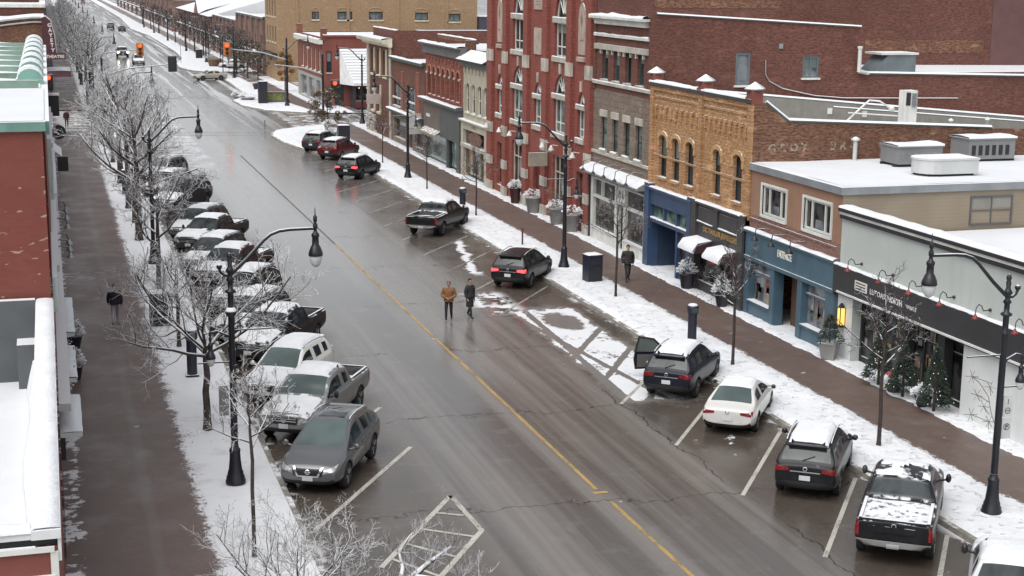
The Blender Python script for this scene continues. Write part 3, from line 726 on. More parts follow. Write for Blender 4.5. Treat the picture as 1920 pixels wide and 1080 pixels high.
# ---- orange brick building with two storefronts
def orange_building():
    r = thing('brick_building', 'two-storey orange brick building with arched windows over blue and black jewellers shopfronts', 'building', (XF, 67.6, 0))
    M = MR(); y0, y1 = 61.6, 73.6
    hs = []
    wins = [(71.45, 72.45), (69.8, 70.75), (68.05, 69.0), (64.9, 65.75), (62.6, 63.5)]
    for a, c in wins: hs.append((a, c, 4.95, 7.1))
    b = MB(); wall(b, M, y0, y1, 4.3, 9.55, hs, 0.25)
    for a, c in wins: spandrel(b, M, a, c, 6.85, 7.1, 0.25)
    for a, c in ((61.6, 62.0), (67.0, 67.45), (73.2, 73.6)): fb(b, M, a, c, 4.3, 9.62, 0.002, 0.12)
    for a, c in ((62.0, 67.0), (67.45, 73.2)):
        fb(b, M, a, c, 8.95, 9.05, 0.002, 0.06); fb(b, M, a, c, 9.3, 9.56, 0.002, 0.10); fb(b, M, a, c, 5.95, 6.05, 0.002, 0.03)
        n = 9
        for i in range(n):
            u = a + 0.25 + (c - a - 0.5) * i / (n - 1)
            fb(b, M, u - .09, u + .09, 7.95, 8.42, 0.002, 0.08)
            fb(b, M, u - .20, u + .20, 8.42, 8.56, 0.002, 0.07)
    b.build('front_wall', MT['orangeb'], r)
    t = MB()
    for a, c in wins:
        arch_band(t, M, a, c, 6.85, 7.1, 0.2, 0.003, 0.07)
        fb(t, M, a - .2, a, 6.5, 6.86, 0.003, 0.05); fb(t, M, c, c + .2, 6.5, 6.86, 0.003, 0.05)
    t.build('window_hood', mat('pale_orange_brick', (0.44, 0.27, 0.13), 0.85, var=0.2, vs=6, snow=0.6), r)
    for a, c in wins:
        w = window(r, M, a, c, 4.95, 7.1, 1, 2, 0.05, 0.22, MT['dark'], MT['glass'], 0.14, MT['orangeb'])
    t = MB(); fb(t, M, y0, y1, 9.55, 9.72, -0.35, 0.2); t.build('cornice', mat('dark_cornice', (0.05, 0.045, 0.045), 0.6, snow=1.0), r)
    snow_cap(r, M, y0 + .5, 67.0, 9.72, -0.3, 0.2, 0.14, seed=2); snow_cap(r, M, 67.5, y1, 9.72, -0.3, 0.2, 0.16, seed=5)
    for y in (61.85, 67.2, 73.4):
        c = MB(); c.box(XF - .15, XF + .4, y - .28, y + .28, 9.5, 10.12); k = c.build('pier', MT['paintb'], r)
        c = MB(); c.lathe([(0.52, 0), (0.52, 0.07), (0.03, 0.36)], (XF + .12, y, 10.12), 4); c.build('pier_cap', mat('pier_cap_stone', (0.12, 0.13, 0.13), 0.6, snow=1.0, lo=0.3, hi=0.5), k)
    # long side wall with the faded painted letters
    b = MB()
    b.poly([(XF, y0, 6.5), (54, y0, 6.5), (54, y0, 7.45), (44.2, y0, 7.95), (44.2, y0, 8.15), (42.1, y0, 8.22), (31.6, y0, 8.72), (30.5, y0, 9.55), (XF, y0, 9.55)])
    b.quad((XF, y0, 0), (54, y0, 0), (54, y0, 6.5), (XF, y0, 6.5))
    b.quad((54, y0, 0), (54, y1, 0), (54, y1, 7), (54, y0, 7))
    b.build('side_wall', MT['oldb'], r)
    tx = MB()
    for s, xc, zz in (('G', 30.85, 7.35), ('R', 31.4, 7.36), ('O', 31.95, 7.37), ('Y', 32.45, 7.38), ('B', 33.9, 7.40), ('R', 34.4, 7.41), ('O', 34.95, 7.42), ('C', 36.4, 7.44), ('L', 36.95, 7.45)):
        tx.merge(text_mb(s, 0.52, TS(xc, y0, zz, 0.003), 0.002, 0.02))
    k = NB('faded_white_letters'); n = k.noise(5.5, detail=4)
    k.put(k.b.inputs['Alpha'], k.ss(n, 0.40, 0.58, 0.0, 0.55)); k.done((0.42, 0.36, 0.29), 0.9)
    tx.build('painted_lettering', k.mat, r)
    c = MB()
    def rail(p, q, w=0.28, h=0.1):
        c.tube([p, q], 0.09, 4, sm=False)
    for p, q in (((XF + .55, y0 - .02, 9.62), (31.6, y0 - .02, 8.78)), ((31.6, y0 - .02, 8.78), (42.1, y0 - .02, 8.28))): rail(p, q)
    c.build('coping', mat('coping_metal', (0.10, 0.12, 0.11), 0.5, snow=1.0, lo=0.0, hi=0.4), r)
    b = MB(); b.quad((XF + .3, y0 + .1, 8.2), (XF + 24, y0 + .1, 6.7), (XF + 24, y1 - .1, 6.7), (XF + .3, y1 - .1, 8.2)); b.build('roof', MT['roofsnow'], r)
    # inner face of the far parapet, grey flashing
    b = MB(); b.poly([(XF + .6, y1 - .25, 7.5), (54, y1 - .25, 6.5), (54, y1 - .25, 7.3), (45.5, y1 - .25, 8.04), (36.1, y1 - .25, 8.89), (31.2, y1 - .25, 9.3), (XF + .6, y1 - .25, 9.45)])
    b.build('parapet_flashing', mat('grey_membrane', (0.21, 0.20, 0.175), 0.7, var=0.1, vs=1.5, streak=0.2), r)
    c = MB(); c.tube([(XF + .6, y1 - .2, 9.5), (31.2, y1 - .2, 9.35), (36.1, y1 - .2, 8.92), (45.5, y1 - .2, 8.07), (54, y1 - .2, 7.33)], 0.09, 4, sm=False); c.tube([(40, y1 - .7, 8.3), (54, y1 - .7, 7.15)], 0.05, 4, sm=False); c.build('coping', bpy.data.materials['coping_metal'], r)
    c = MB()
    for x, z in ((35.9, 8.5), (39.9, 8.2), (42.0, 8.0), (33.0, 8.7)): c.box(x, x + .26, y1 - .34, y1 - .26, z - .32, z)
    c.build('wall_box', MT['white'], r)
    # blue storefront
    NVY = mat('navy_blue_paint', (0.032, 0.062, 0.125), 0.4, var=0.12, snow=1.0, streak=0.2)
    b = MB(); d = 0.22
    fb(b, M, 67.5, 73.55, 3.45, 4.32, -0.3, d); fb(b, M, 67.5, 73.55, 4.2, 4.34, -0.3, d + .12)
    for a, c in ((67.5, 67.95), (72.95, 73.58)): fb(b, M, a, c, 0, 4.5, -0.3, d + .1)
    fb(b, M, 67.95, 72.95, 2.55, 2.75, -0.2, d)
    for u in (69.55, 71.2): fb(b, M, u - .08, u + .08, 2.75, 3.45, -0.15, d - .04)
    fb(b, M, 67.95, 68.1, 0, 2.55, -0.2, d - .05); fb(b, M, 69.4, 69.55, 0, 2.55, -0.9, d - .05)
    sf = b.build('storefront', NVY, r)
    snow_cap(r, M, 68.0, 72.9, 4.34, -0.05, d + .1, 0.10)
    snow_cap(r, M, 68.0, 72.9, 2.75, 0.03, d, 0.06)
    g = MB()
    for a, c in ((68.0, 69.47), (69.63, 71.12), (71.28, 72.9)): g.quad(M(a, 2.75, 0.02), M(c, 2.75, 0.02), M(c, 3.45, 0.02), M(a, 3.45, 0.02))
    g.build('transom_pane', MT['glassg'], sf)
    tx = text_mb('BH', 0.62, TR(XF, 70.35, 2.88, -0.015), 0.004, 0.03); tx.build('lettering', mat('navy_letter', (0.03, 0.06, 0.14), 0.5), sf)
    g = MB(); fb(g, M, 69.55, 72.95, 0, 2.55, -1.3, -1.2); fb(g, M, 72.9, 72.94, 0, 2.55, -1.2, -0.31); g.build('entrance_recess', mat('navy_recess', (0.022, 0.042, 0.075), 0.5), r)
    g = MB(); fb(g, M, 69.8, 71.1, 0.12, 2.5, -1.2, -1.12); g.build('door', NVY, r)
    g = MB(); fb(g, M, 71.4, 72.7, 0.3, 2.4, -1.2, -1.14); dd = g.build('display_window', NVY, r); g = MB(); g.quad(M(71.5, .5, -1.13), M(72.6, .5, -1.13), M(72.6, 2.3, -1.13), M(71.5, 2.3, -1.13)); g.build('pane', MT['shopglass'], dd)
    g = MB(); g.quad(M(68.1, .5, 0.0), M(69.4, .5, 0.0), M(69.4, 2.55, 0.0), M(68.1, 2.55, 0.0)); g.build('pane', MT['shopglass'], sf)
    b = MB(); fb(b, M, 68.1, 69.4, 0.0, 0.5, -0.1, 0.05); b.build('stall_riser', NVY, sf)
    # jewellers
    CH = mat('charcoal_paint', (0.050, 0.046, 0.046), 0.5, var=0.12, snow=1.0, streak=0.2)
    b = MB(); fb(b, M, 61.62, 67.45, 2.5, 4.42, -0.3, 0.2)
    for a, c in ((61.62, 62.2), (66.9, 67.45)): fb(b, M, a, c, 0, 4.5, -0.3, 0.32)
    fb(b, M, 62.2, 66.9, 3.42, 3.5, 0.2, 0.28); fb(b, M, 62.2, 66.9, 4.36, 4.46, 0.0, 0.36)
    fb(b, M, 62.4, 64.3, 3.55, 4.2, 0.2, 0.24); fb(b, M, 65.0, 66.75, 3.55, 4.2, 0.2, 0.24); fb(b, M, 64.45, 64.9, 3.5, 4.3, 0.2, 0.30)
    fb(b, M, 62.2, 66.9, 0, 0.6, -0.1, 0.12); fb(b, M, 64.35, 64.6, 0.6, 2.5, -0.2, 0.12)
    sf = b.build('storefront', CH, r)
    snow_cap(r, M, 61.9, 66.9, 4.46, 0.0, 0.34, 0.13, seed=3); snow_cap(r, M, 62.3, 64.3, 3.5, 0.2, 0.28, 0.05); snow_cap(r, M, 65.0, 66.8, 3.5, 0.2, 0.28, 0.05)
    text_mb('DC TAYLOR JEWELLERS', 0.36, TR(XF, 64.25, 3.08, 0.205), 0.02, 0.006).build('lettering', mat('gold_letter', (0.42, 0.27, 0.09), 0.4, metal=0.3), sf)
    g = MB()
    for a, c in ((62.2, 64.35), (64.6, 66.9)): g.quad(M(a, .6, -0.02), M(c, .6, -0.02), M(c, 2.5, -0.02), M(a, 2.5, -0.02))
    g.build('pane', MT['shopglass'], sf); display(r, M, 62.3, 66.8, .65, 2.4, -.014, 16, 8)
    g = MB(); fb(g, M, 66.0, 66.8, 2.0, 2.12, -0.01, 0.06); fb(g, M, 65.2, 66.0, 1.6, 2.3, -0.01, 0.03); g.build('window_sign', mat('red_sign', (0.45, 0.05, 0.05), 0.5), sf)
    AW = mat('burgundy_awning', (0.05, 0.02, 0.025), 0.7, snow=1.0, lo=0.1, hi=0.35)
    for a, c in ((65.1, 66.85), (62.2, 64.0)):
        b = MB(); m = (a + c) / 2
        b.add([M(a, 2.75, .21), M(c, 2.75, .21), M(c, 2.55, 1.0), M(a, 2.55, 1.0), M(c, 2.2, 1.15), M(a, 2.2, 1.15), M(a, 2.2, .21), M(c, 2.2, .21)], [(0, 1, 2, 3), (3, 2, 4, 5), (0, 3, 5, 6), (1, 2, 4, 7)])
        aw = b.build('awning', AW, r)
        s = MB(); s.add([M(a - .02, 2.78, .21), M(c + .02, 2.78, .21), M(c + .02, 2.68, .95), M(a - .02, 2.68, .95), M(c + .02, 2.35, 1.2), M(a - .02, 2.35, 1.2), M(a - .02, 2.22, 1.2), M(c + .02, 2.22, 1.2)], [(0, 1, 2, 3), (3, 2, 4, 5), (5, 4, 7, 6)], 0, True); s.build('snow', MT['snow'], aw)
orange_building()

# ---- stone fronted building with red brick top floor
def stone_building():
    r = thing('brick_building', 'three-storey building with grey stone first floor, red brick top floor and white cornice', 'building', (XF, 78, 0))
    M = MR(); y0, y1 = 73.6, 82.48
    lo = [(81.2, 80.25), (79.4, 78.45), (77.6, 76.7), (75.8, 74.85)]
    hl = [(min(p), max(p), 5.4, 7.25) for p in lo]
    hu = [(min(p), max(p), 9.35, 11.0) for p in lo]
    b = MB(); wall(b, M, y0, y1, 4.3, 8.75, hl, 0.22); b.build('stone_front', MT['stone'], r)
    b = MB(); wall(b, M, y0, y1, 8.75, 14.3, hu, 0.22); fb(b, M, y0, y0 + .45, 8.75, 14.3, 0.002, 0.08); fb(b, M, y1 - .35, y1, 8.75, 14.3, 0.002, 0.08)
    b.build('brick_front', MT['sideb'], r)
    b = MB()
    for h in hl: fb(b, M, h[0] - .1, h[1] + .1, 7.25, 7.62, -0.02, 0.06)
    fb(b, M, y0 + .45, y1 - .3, 11.0, 11.3, 0.0, 0.16); fb(b, M, y0, y1, 9.05, 9.22, 0.0, 0.14); fb(b, M, y0, y1, 5.1, 5.25, 0.0, 0.1)
    for h in hu:
        for u in (h[0] - .05, h[1] + .05): fb(b, M, u - .07, u + .07, 10.75, 10.998, 0.002, 0.12)
    b.build('stone_trim', MT['stonetrim'], r)
    snow_cap(r, M, y0, y1, 9.22, 0.0, 0.13, 0.05)
    b = MB(); fb(b, M, y0 + .4, y1 - .2, 11.72, 11.86, 0.0, 0.16); fb(b, M, y0 + .7, y1 - .4, 12.4, 12.72, 0.0, 0.22); fb(b, M, y0 + .4, y1 - .2, 12.72, 12.85, 0.0, 0.5)
    for i in range(28): u = y0 + .8 + (y1 - y0 - 1.4) * i / 27; fb(b, M, u - .06, u + .06, 12.6, 12.719, 0.22, 0.32)
    b.build('cornice', MT['white'], r)
    snow_cap(r, M, y0 + .4, y1 - .2, 12.85, 0.0, 0.48, 0.2); snow_cap(r, M, y0 + .4, y1 - .2, 11.86, 0.0, 0.15, 0.07)
    for h in hl: window(r, M, *h, 1, 2, 0.05, 0.2, MT['dark'], MT['glassg'], 0.13, MT['stonetrim'])
    for h in hu: window(r, M, *h, 1, 1, 0.05, 0.2, mat('green_frame', (0.06, 0.09, 0.085), 0.5) if 'green_frame' not in bpy.data.materials else bpy.data.materials['green_frame'], MT['glass'], 0.12, MT['stonetrim'])
    for h in hl: snow_cap(r, M, h[0], h[1], 5.4, -0.1, 0.1, 0.06, seed=h[0])
    # side wall that rises over the orange building
    b = MB(); M2 = MS(y0)
    sw = [(34.55, 35.4, 9.45, 11.15), (38.45, 39.4, 9.8, 10.95)]
    wall(b, M2, XF, 41.75, 0, 12.45, sw, 0.15)
    b.add([(XF, y0, 12.45), (41.75, y0, 12.45), (XF, y0, 13.1)], [(0, 1, 2)])
    wall(b, M2, 41.75, 60, 0, 10.0)
    b.quad((41.75, y0, 10), (41.75, y1, 10), (41.75, y1, 12.45), (41.75, y0, 12.45))
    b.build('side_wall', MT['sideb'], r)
    b = MB(); b.quad((XF + .3, y0, 13.0), (41.75, y0, 12.4), (41.75, y1, 12.4), (XF + .3, y1, 13.0)); b.quad((41.75, y0, 9.98), (60, y0, 9.8), (60, y1, 9.8), (41.75, y1, 9.98)); b.build('roof', MT['roofsnow'], r)
    c = MB(); c.tube([(XF + .1, y0 - .05, 13.15), (41.8, y0 - .05, 12.5)], 0.07, 4, sm=False); c.tube([(41.75, y0 - .05, 10.05), (60, y0 - .05, 9.62)], 0.09, 4, sm=False); c.build('coping', bpy.data.materials['coping_metal'], r)
    window(r, M2, *sw[0], 1, 1, 0.12, 0.10, mat('grey_green_frame', (0.11, 0.135, 0.14), 0.6, snow=1), MT['glassl'], 0.1, MT['white'])
    window(r, M2, *sw[1], 2, 1, 0.10, 0.10, bpy.data.materials['grey_green_frame'], MT['glassl'], 0.1, MT['white'], bar=0.1)
    c = MB(); fb(c, M2, 37.0, 37.22, 11.35, 11.6, 0, 0.06); c.build('wall_box', MT['steel'], r)
    c = MB(); c.tube([(36.25, y0 - .05, 10.75), (36.27, y0 - .06, 10.0), (36.5, y0 - .06, 9.65), (37.3, y0 - .05, 9.25), (39.2, y0 - .05, 8.85), (41.0, y0 - .06, 8.7), (48, y0 - .06, 8.6)], 0.035, 4); c.build('cable', mat('cable_pale', (0.3, 0.28, 0.26), 0.6, snow=1.0, lo=0.0, hi=0.5), r)
    # plant on the lower rear roof
    t = thing('vent_pipe', 'tall white vent pipe at the step of the red side wall', 'vent pipe', (41.6, 73.2, 9.9))
    c = MB(); c.tube([(41.65, 73.3, 10.1), (41.65, 73.3, 11.35)], 0.11, 8); c.tube([(41.65, 73.3, 10.15), (42.3, 73.4, 10.02)], 0.1, 8); c.build('pipe', MT['white'], t)
    c = MB(); c.lathe([(0.15, 0), (0.15, 0.12)], (41.65, 73.3, 11.35), 8); c.build('cap', MT['white'], t)
    t = thing('roof_hatch', 'grey metal roof hatch housing with snow on top, beside the vent pipe', 'roof hatch', (43.5, 75, 9.95))
    c = MB(); c.prism([(43.1, 9.98), (45.7, 9.95), (45.7, 10.95), (44.0, 10.95)], 74.3, 75.9, 0, lambda x, z, y: (x, y, z)); c.build('housing', mat('hatch_grey', (0.16, 0.19, 0.2), 0.5, metal=0.2), t)
    c = MB(); c.box(43.5, 45.8, 74.2, 76, 10.95, 11.06); c.build('lid', MT['white'], t)
    t = thing('roof_duct', 'white louvred duct box on the orange building roof', 'duct', (41.6, 68.5, 7.5))
    c = MB(); c.box(41.35, 42.05, 68.0, 68.6, 7.3, 9.5); c.build('housing', MT['white'], t)
    c = MB(); c.quad((41.4, 67.98, 8.75), (41.66, 67.98, 8.75), (41.66, 67.98, 9.4), (41.4, 67.98, 9.4)); c.build('opening', MT['dark'], t)
    c = MB()
    for i in range(9): c.box(41.72, 42.0, 67.9, 67.99, 8.7 + i * .08, 8.74 + i * .08)
    c.build('louvre', MT['steel'], t)
    t = thing('roof_pipe', 'curved white exhaust pipe lying on the orange building roof', 'pipe', (40, 68.5, 7.6)); c = MB(); c.tube([(38.2, 68.6, 7.75), (39.0, 68.5, 8.5), (39.6, 68.5, 9.0), (40.2, 68.5, 8.95), (40.8, 68.5, 8.6)], 0.05, 8); c.tube([(38.4, 68.4, 8.4), (41.2, 68.4, 8.2)], .04, 6); c.build('pipe', MT['white'], t); c = MB(); c.ball((40.9, 68.5, 8.55), .16, 8, 6); c.build('fan', MT['white'], t)
    for k_, (x_, y_) in enumerate(((44.2, 68.2), (46.5, 68.4), (51.2, 69.0))):
        t = thing('roof_vent', ('short mushroom vent right of the louvred duct', 'second mushroom vent farther right on the orange building roof', 'white mushroom vent at the far right roof edge')[k_], 'vent', (x_, y_, 7.2)); z_ = 7.9; c = MB(); c.tube([(x_, y_, 6.9), (x_, y_, z_)], .07, 8); c.build('pipe', MT['steel'], t); c = MB(); c.lathe([(.12, 0), (.13, .08), (.03, .14)], (x_, y_, z_), 10); c.build('cap', MT['white'], t)
    # white shopfront
    b = MB(); fb(b, M, y0, y1, 3.75, 4.32, -0.3, 0.2); fb(b, M, y1 - .1, y1, 0, 3.75, -0.3, 0.2); hd = b.build('fascia', MT['blackp'], r)
    b = MB(); b.add([M(y0 - .1, 4.5, 0), M(y1 + .1, 4.5, 0), M(y1 + .1, 4.12, .75), M(y0 - .1, 4.12, .75), M(y1 + .1, 4.0, .75), M(y0 - .1, 4.0, .75), M(y0 - .1, 4.0, 0), M(y1 + .1, 4.0, 0)], [(0, 1, 2, 3), (3, 2, 4, 5), (5, 4, 7, 6), (0, 3, 5, 6), (1, 2, 4, 7)])
    b.build('canopy', mat('canopy_grey', (0.2, 0.2, 0.2), 0.6, snow=1.0, lo=0.2, hi=0.5), r)
    snow_cap(r, lambda u, v, d: M(u, v - d * 0.5, d), y0 - .1, y1 + .1, 4.51, 0.0, .74, 0.07)
    b = MB(); d = 0.1
    for a, c in ((82.0, 82.4), (78.15, 78.45), (76.9, 77.15), (73.7, 74.15)): fb(b, M, a, c, 0, 3.75, -0.2, d)
    for a, c in ((78.45, 82.0), (74.15, 76.9)): fb(b, M, a, c, 0, 0.75, -0.15, d - .02); fb(b, M, a, c, 0.75, 0.85, -0.15, d + .05); fb(b, M, a, c, 2.55, 2.7, -0.15, d - .02); fb(b, M, a, c, 3.6, 3.75, -0.15, d - .02)
    fb(b, M, 80.6, 80.7, 2.7, 3.6, -0.1, d - .03); fb(b, M, 77.15, 78.15, 2.65, 3.75, -0.2, 0.04)
    for u in (75.0, 75.8): fb(b, M, u - .03, u + .03, .1, .7, d - .02, d + .02)
    sf = b.build('storefront', MT['white'], r)
    g = MB()
    for a, c in ((78.45, 82.0), (74.15, 76.9)): g.quad(M(a, .85, -0.1), M(c, .85, -0.1), M(c, 2.55, -0.1), M(a, 2.55, -0.1)); g.quad(M(a, 2.7, -0.1), M(c, 2.7, -0.1), M(c, 3.6, -0.1), M(a, 3.6, -0.1))
    g.build('pane', MT['shopglass'], sf)
    g = MB(); fb(g, M, 77.15, 78.15, 0, 2.65, -0.9, -0.85); g.build('door', MT['dark'], sf)
    g = MB(); fb(g, M, 77.25, 78.05, 2.85, 3.65, 0.042, 0.06); pl_ = g.build('number_plate', mat('plate_white', (0.7, 0.7, 0.68), 0.5), sf)
    text_mb('111', 0.55, TR(XF, 77.65, 3.05, 0.062), 0.004, 0.012).build('lettering', MT['dark'], pl_)
    g = MB(); rnd = random.Random(3)
    for i in range(26):
        u = rnd.choice([78.7, 74.4]) + rnd.random() * (3.0 if rnd.random() < .5 else 2.2); u = min(u, 81.8); v = 0.95 + rnd.random() * 1.2; w = .1 + rnd.random() * .25
        if 76.8 < u < 78.6: continue
        g.quad(M(u, v, -0.085), M(u + w, v, -0.085), M(u + w, v + w * 1.2, -0.085), M(u, v + w * 1.2, -0.085))
    g.build('window_display', mat('display_clothes', (0.16, 0.12, 0.10), 0.8, var=0.7, vs=2.5), sf)
    for i in range(5):
        u = y0 + 1.0 + i * 1.7; a = MB(); a.tube([M(u, 4.75, 0), M(u, 4.85, .5), M(u - .1, 4.7, .95), M(u - .1, 4.3, 1.0)], 0.025, 5); x, y, z = M(u - .1, 4.3, 1.0); a.lathe([(0.03, 0.04), (0.15, -0.12), (0.15, -0.14)], (x, y, z), 10); a.build('sign_lamp', MT['black'], r)
stone_building()

# ---- tall red gothic hall
def gothic_hall():
    r = thing('brick_building', 'tall red brick gothic hall with pointed fan windows and stone blocks on its piers', 'building', (XF, 93, 0))
    M = MR(); y0, y1 = 82.5, 104.05
    piers = [(82.5, 83.3), (85.95, 86.85), (90.6, 91.5), (94.6, 95.5), (99.4, 100.2), (102.9, 104.05)]
    cols = [(83.95, 85.25, 's'), (87.2, 89.75, 'b'), (92.1, 93.75, 's'), (95.8, 98.6, 'b'), (100.85, 102.2, 's')]
    holes = []
    for a, c, k in cols:
        big = k == 'b'
        holes.append((a, c, 5.5 if big else 5.6, 7.65 if big else 7.35)); holes.append((a, c, 7.85 if big else 7.55, 9.1 if big else 8.3))
        if big: holes.append((a, c, 10.15, 12.25)); holes.append((a, c, 12.5, 14.1))
        if big: holes.append((a, c, 0.6, 4.1))
        else: holes.append((a, c, 0.2 if a > 90 and a < 95 else 0.6, 3.6))
    b = MB(); wall(b, M, y0, y1, 0, 17.5, holes, 0.28)
    for a, c, k in cols:
        if k == 'b': spandrel(b, M, a, c, 7.85, 9.1, 0.28, True); spandrel(b, M, a, c, 12.5, 14.1, 0.28, True)
        else: spandrel(b, M, a, c, 7.55, 8.3, 0.28, True)
    a, c = 92.1, 93.75; spandrel(b, M, a, c, 2.2, 3.6, 0.28, True)
    for a, c in piers: fb(b, M, a, c, 0, 17.5, 0.002, 0.25)
    b.build('front_wall', MT['towerb'], r)
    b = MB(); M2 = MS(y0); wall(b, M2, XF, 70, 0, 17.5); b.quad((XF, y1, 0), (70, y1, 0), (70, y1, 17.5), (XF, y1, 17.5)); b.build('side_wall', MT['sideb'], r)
    b = MB(); b.quad((XF + .3, y0, 17.3), (70, y0, 17.3), (70, y1, 17.3), (XF + .3, y1, 17.3)); b.build('roof', MT['roofsnow'], r)
    t = MB(); fb(t, M2, XF + .3, 41.5, 13.25, 13.7, 0.003, 0.02); t.build('patched_brick', MT['oldb'], r)
    t = MB(); fb(t, M2, 55.9, 70, 9.0, 17.4, 0.003, 0.03); t.build('render_panel', mat('smooth_red_render', (0.125, 0.062, 0.058), 0.8, var=0.08), r)
    t = MB(); fb(t, M2, 47.2, 55.4, 10.6, 11.35, 0.003, 0.02); t.build('patched_brick', MT['oldb'], r)
    t = MB()
    for a, c in piers:
        for v0, v1 in ((9.15, 9.95), (4.2, 4.9), (0.0, 0.75), (1.95, 2.55), (14.2, 14.9)): fb(t, M, a - .04, c + .04, v0, v1, 0.1, 0.29)
    t.build('pier_block', MT['stonetrim'], r)
    t = MB()
    for a, c, k in cols:
        if k == 'b':
            fb(t, M, a - .15, c + .15, 7.6, 7.9, -0.2, 0.12); fb(t, M, a - .15, c + .15, 5.2, 5.5, -0.2, 0.14); fb(t, M, a - .15, c + .15, 12.2, 12.52, -0.2, 0.12); fb(t, M, a - .15, c + .15, 9.85, 10.15, -0.2, 0.14)
            m = (a + c) / 2
            for v in (9.15, 14.15): fb(t, M, m - .12, m + .12, v, v + .6, 0.0, 0.1)
        else:
            fb(t, M, a - .1, c + .1, 7.3, 7.57, -0.2, 0.12); fb(t, M, a - .1, c + .1, 5.3, 5.6, -0.2, 0.14); m = (a + c) / 2
            fb(t, M, m - .09, m + .09, 8.35, 8.95, 0.0, 0.1)
    t.build('stone_trim', MT['stonetrim'], r)
    for a, c, k in cols:
        for v in ((5.5, 7.9, 10.15, 12.52) if k == 'b' else (5.6, 7.57)): snow_cap(r, M, a - .1, c + .1, v, 0.0, 0.12, 0.06, seed=a)
    for a, c, k in cols:
        big = k == 'b'
        lv = [((5.5, 7.6) if big else (5.6, 7.3))] + ([(10.15, 12.2)] if big else [])
        for v0, v1 in lv: window(r, M, a, c, v0, v1, 3 if big else 2, 1, 0.09, 0.24, MT['white'], MT['glassg'] if v0 < 9 else MT['glass'], rowpos=[0.3], bar=0.08)
        for v0, v1 in ([((7.9, 9.1) if big else (7.57, 8.3))] + ([(12.52, 14.1)] if big else [])):
            f = MB(); m = (a + c) / 2; n = 5
            arch_band(f, M, a + .1, c - .1, v0, v1 - .08, 0.07, -0.24, -0.16, True)
            P = arcpts(a + .1, c - .1, v0, v1 - .1, 6, True)
            for p in P[1:-1]:
                f.tube([M(m + (p[0] - m) * .22, v0 + (p[1] - v0) * .22, -0.2), M(p[0], p[1], -0.2)], 0.04, 4, sm=False)
            w = f.build('fan_window', MT['white'], r)
            g = MB(); e = -0.23; g.quad(M(a, v0, e), M(c, v0, e), M(c, v1, e), M(a, v1, e)); g.build('pane', MT['glass'], w)
        if big:
            w = window(r, M, a, c, .6, 4.1, 3, 2, 0.1, 0.24, MT['stonetrim'], MT['shopglass'], rowpos=[0.7], bar=0.08)
        elif 90 < a < 95:
            d = MB(); fb(d, M, a, c, .2, 3.6, -0.26, -0.2); d.build('door', mat('oxblood_door', (0.09, 0.02, 0.018), 0.5), r)
        else: window(r, M, a, c, .6, 3.6, 2, 2, 0.1, 0.24, MT['redb'], MT['shopglass'], bar=0.08)
    # inscribed stone panels
    t = MB(); m = 92.9
    fb(t, M, 92.2, 93.7, 10.1, 11.75, 0.0, 0.08); fb(t, M, 92.1, 93.8, 12.9, 14.6, 0.0, 0.08); arch_band(t, M, 92.35, 93.55, 14.6, 15.2, .2, 0, .08, True)
    for a, c in ((84.0, 85.2), (101.0, 102.1)):
        fb(t, M, a, c, 10.5, 12.6, 0.0, 0.06); P = arcpts(a, c, 12.6, 13.5, 10, True); t.prism(P, 0.0, 0.06, 0, M); fb(t, M, a - .1, c + .1, 10.1, 10.35, 0.0, 0.14)
        mm = (a + c) / 2; fb(t, M, mm - .08, mm + .08, 13.55, 14.3, 0, 0.1)
    t.build('stone_panel', mat('panel_stone', (0.38, 0.30, 0.25), 0.85, var=0.15, vs=2, snow=1.0), r)
    t = MB()
    for v in (14.3, 14.1, 13.9, 13.6, 13.4, 13.2): fb(t, M, 92.4, 93.5, v - .02, v + .02, 0.081, 0.086)
    for a, c in ((84.0, 85.2), (101.0, 102.1)):
        mm = (a + c) / 2; t.prism([(mm - .15, 12.4), (mm, 12.0), (mm + .15, 12.4), (mm, 13.0)], .061, .066, 0, M); fb(t, M, mm - .3, mm + .3, 11.3, 11.36, .061, .066)
    t.build('inscription', mat('inscription_dark', (0.18, 0.13, 0.11), 0.9), r)
    # hanging sign and floodlights over the ground floor
    s = MB(); s.box(XF - 1.5, XF - .3, 89.9, 90.05, 3.35, 4.2); s.box(XF - .4, XF, 89.95, 90.0, 4.2, 4.28)
    s.build('hanging_sign', mat('dull_sign', (0.30, 0.27, 0.22), 0.6, snow=1.0), r)
    for y in (103.2, 100.0, 97.5, 90.4, 88.6, 84.6):
        a = MB(); a.tube([M(y, 4.75, .05), M(y, 4.8, .45)], 0.03, 5); x, yy, z = M(y, 4.7, .5); a.lathe([(0.05, .1), (0.17, -.15), (0.19, -.22)], (x, yy, z), 8); a.build('floodlight', MT['white'], r)
gothic_hall()

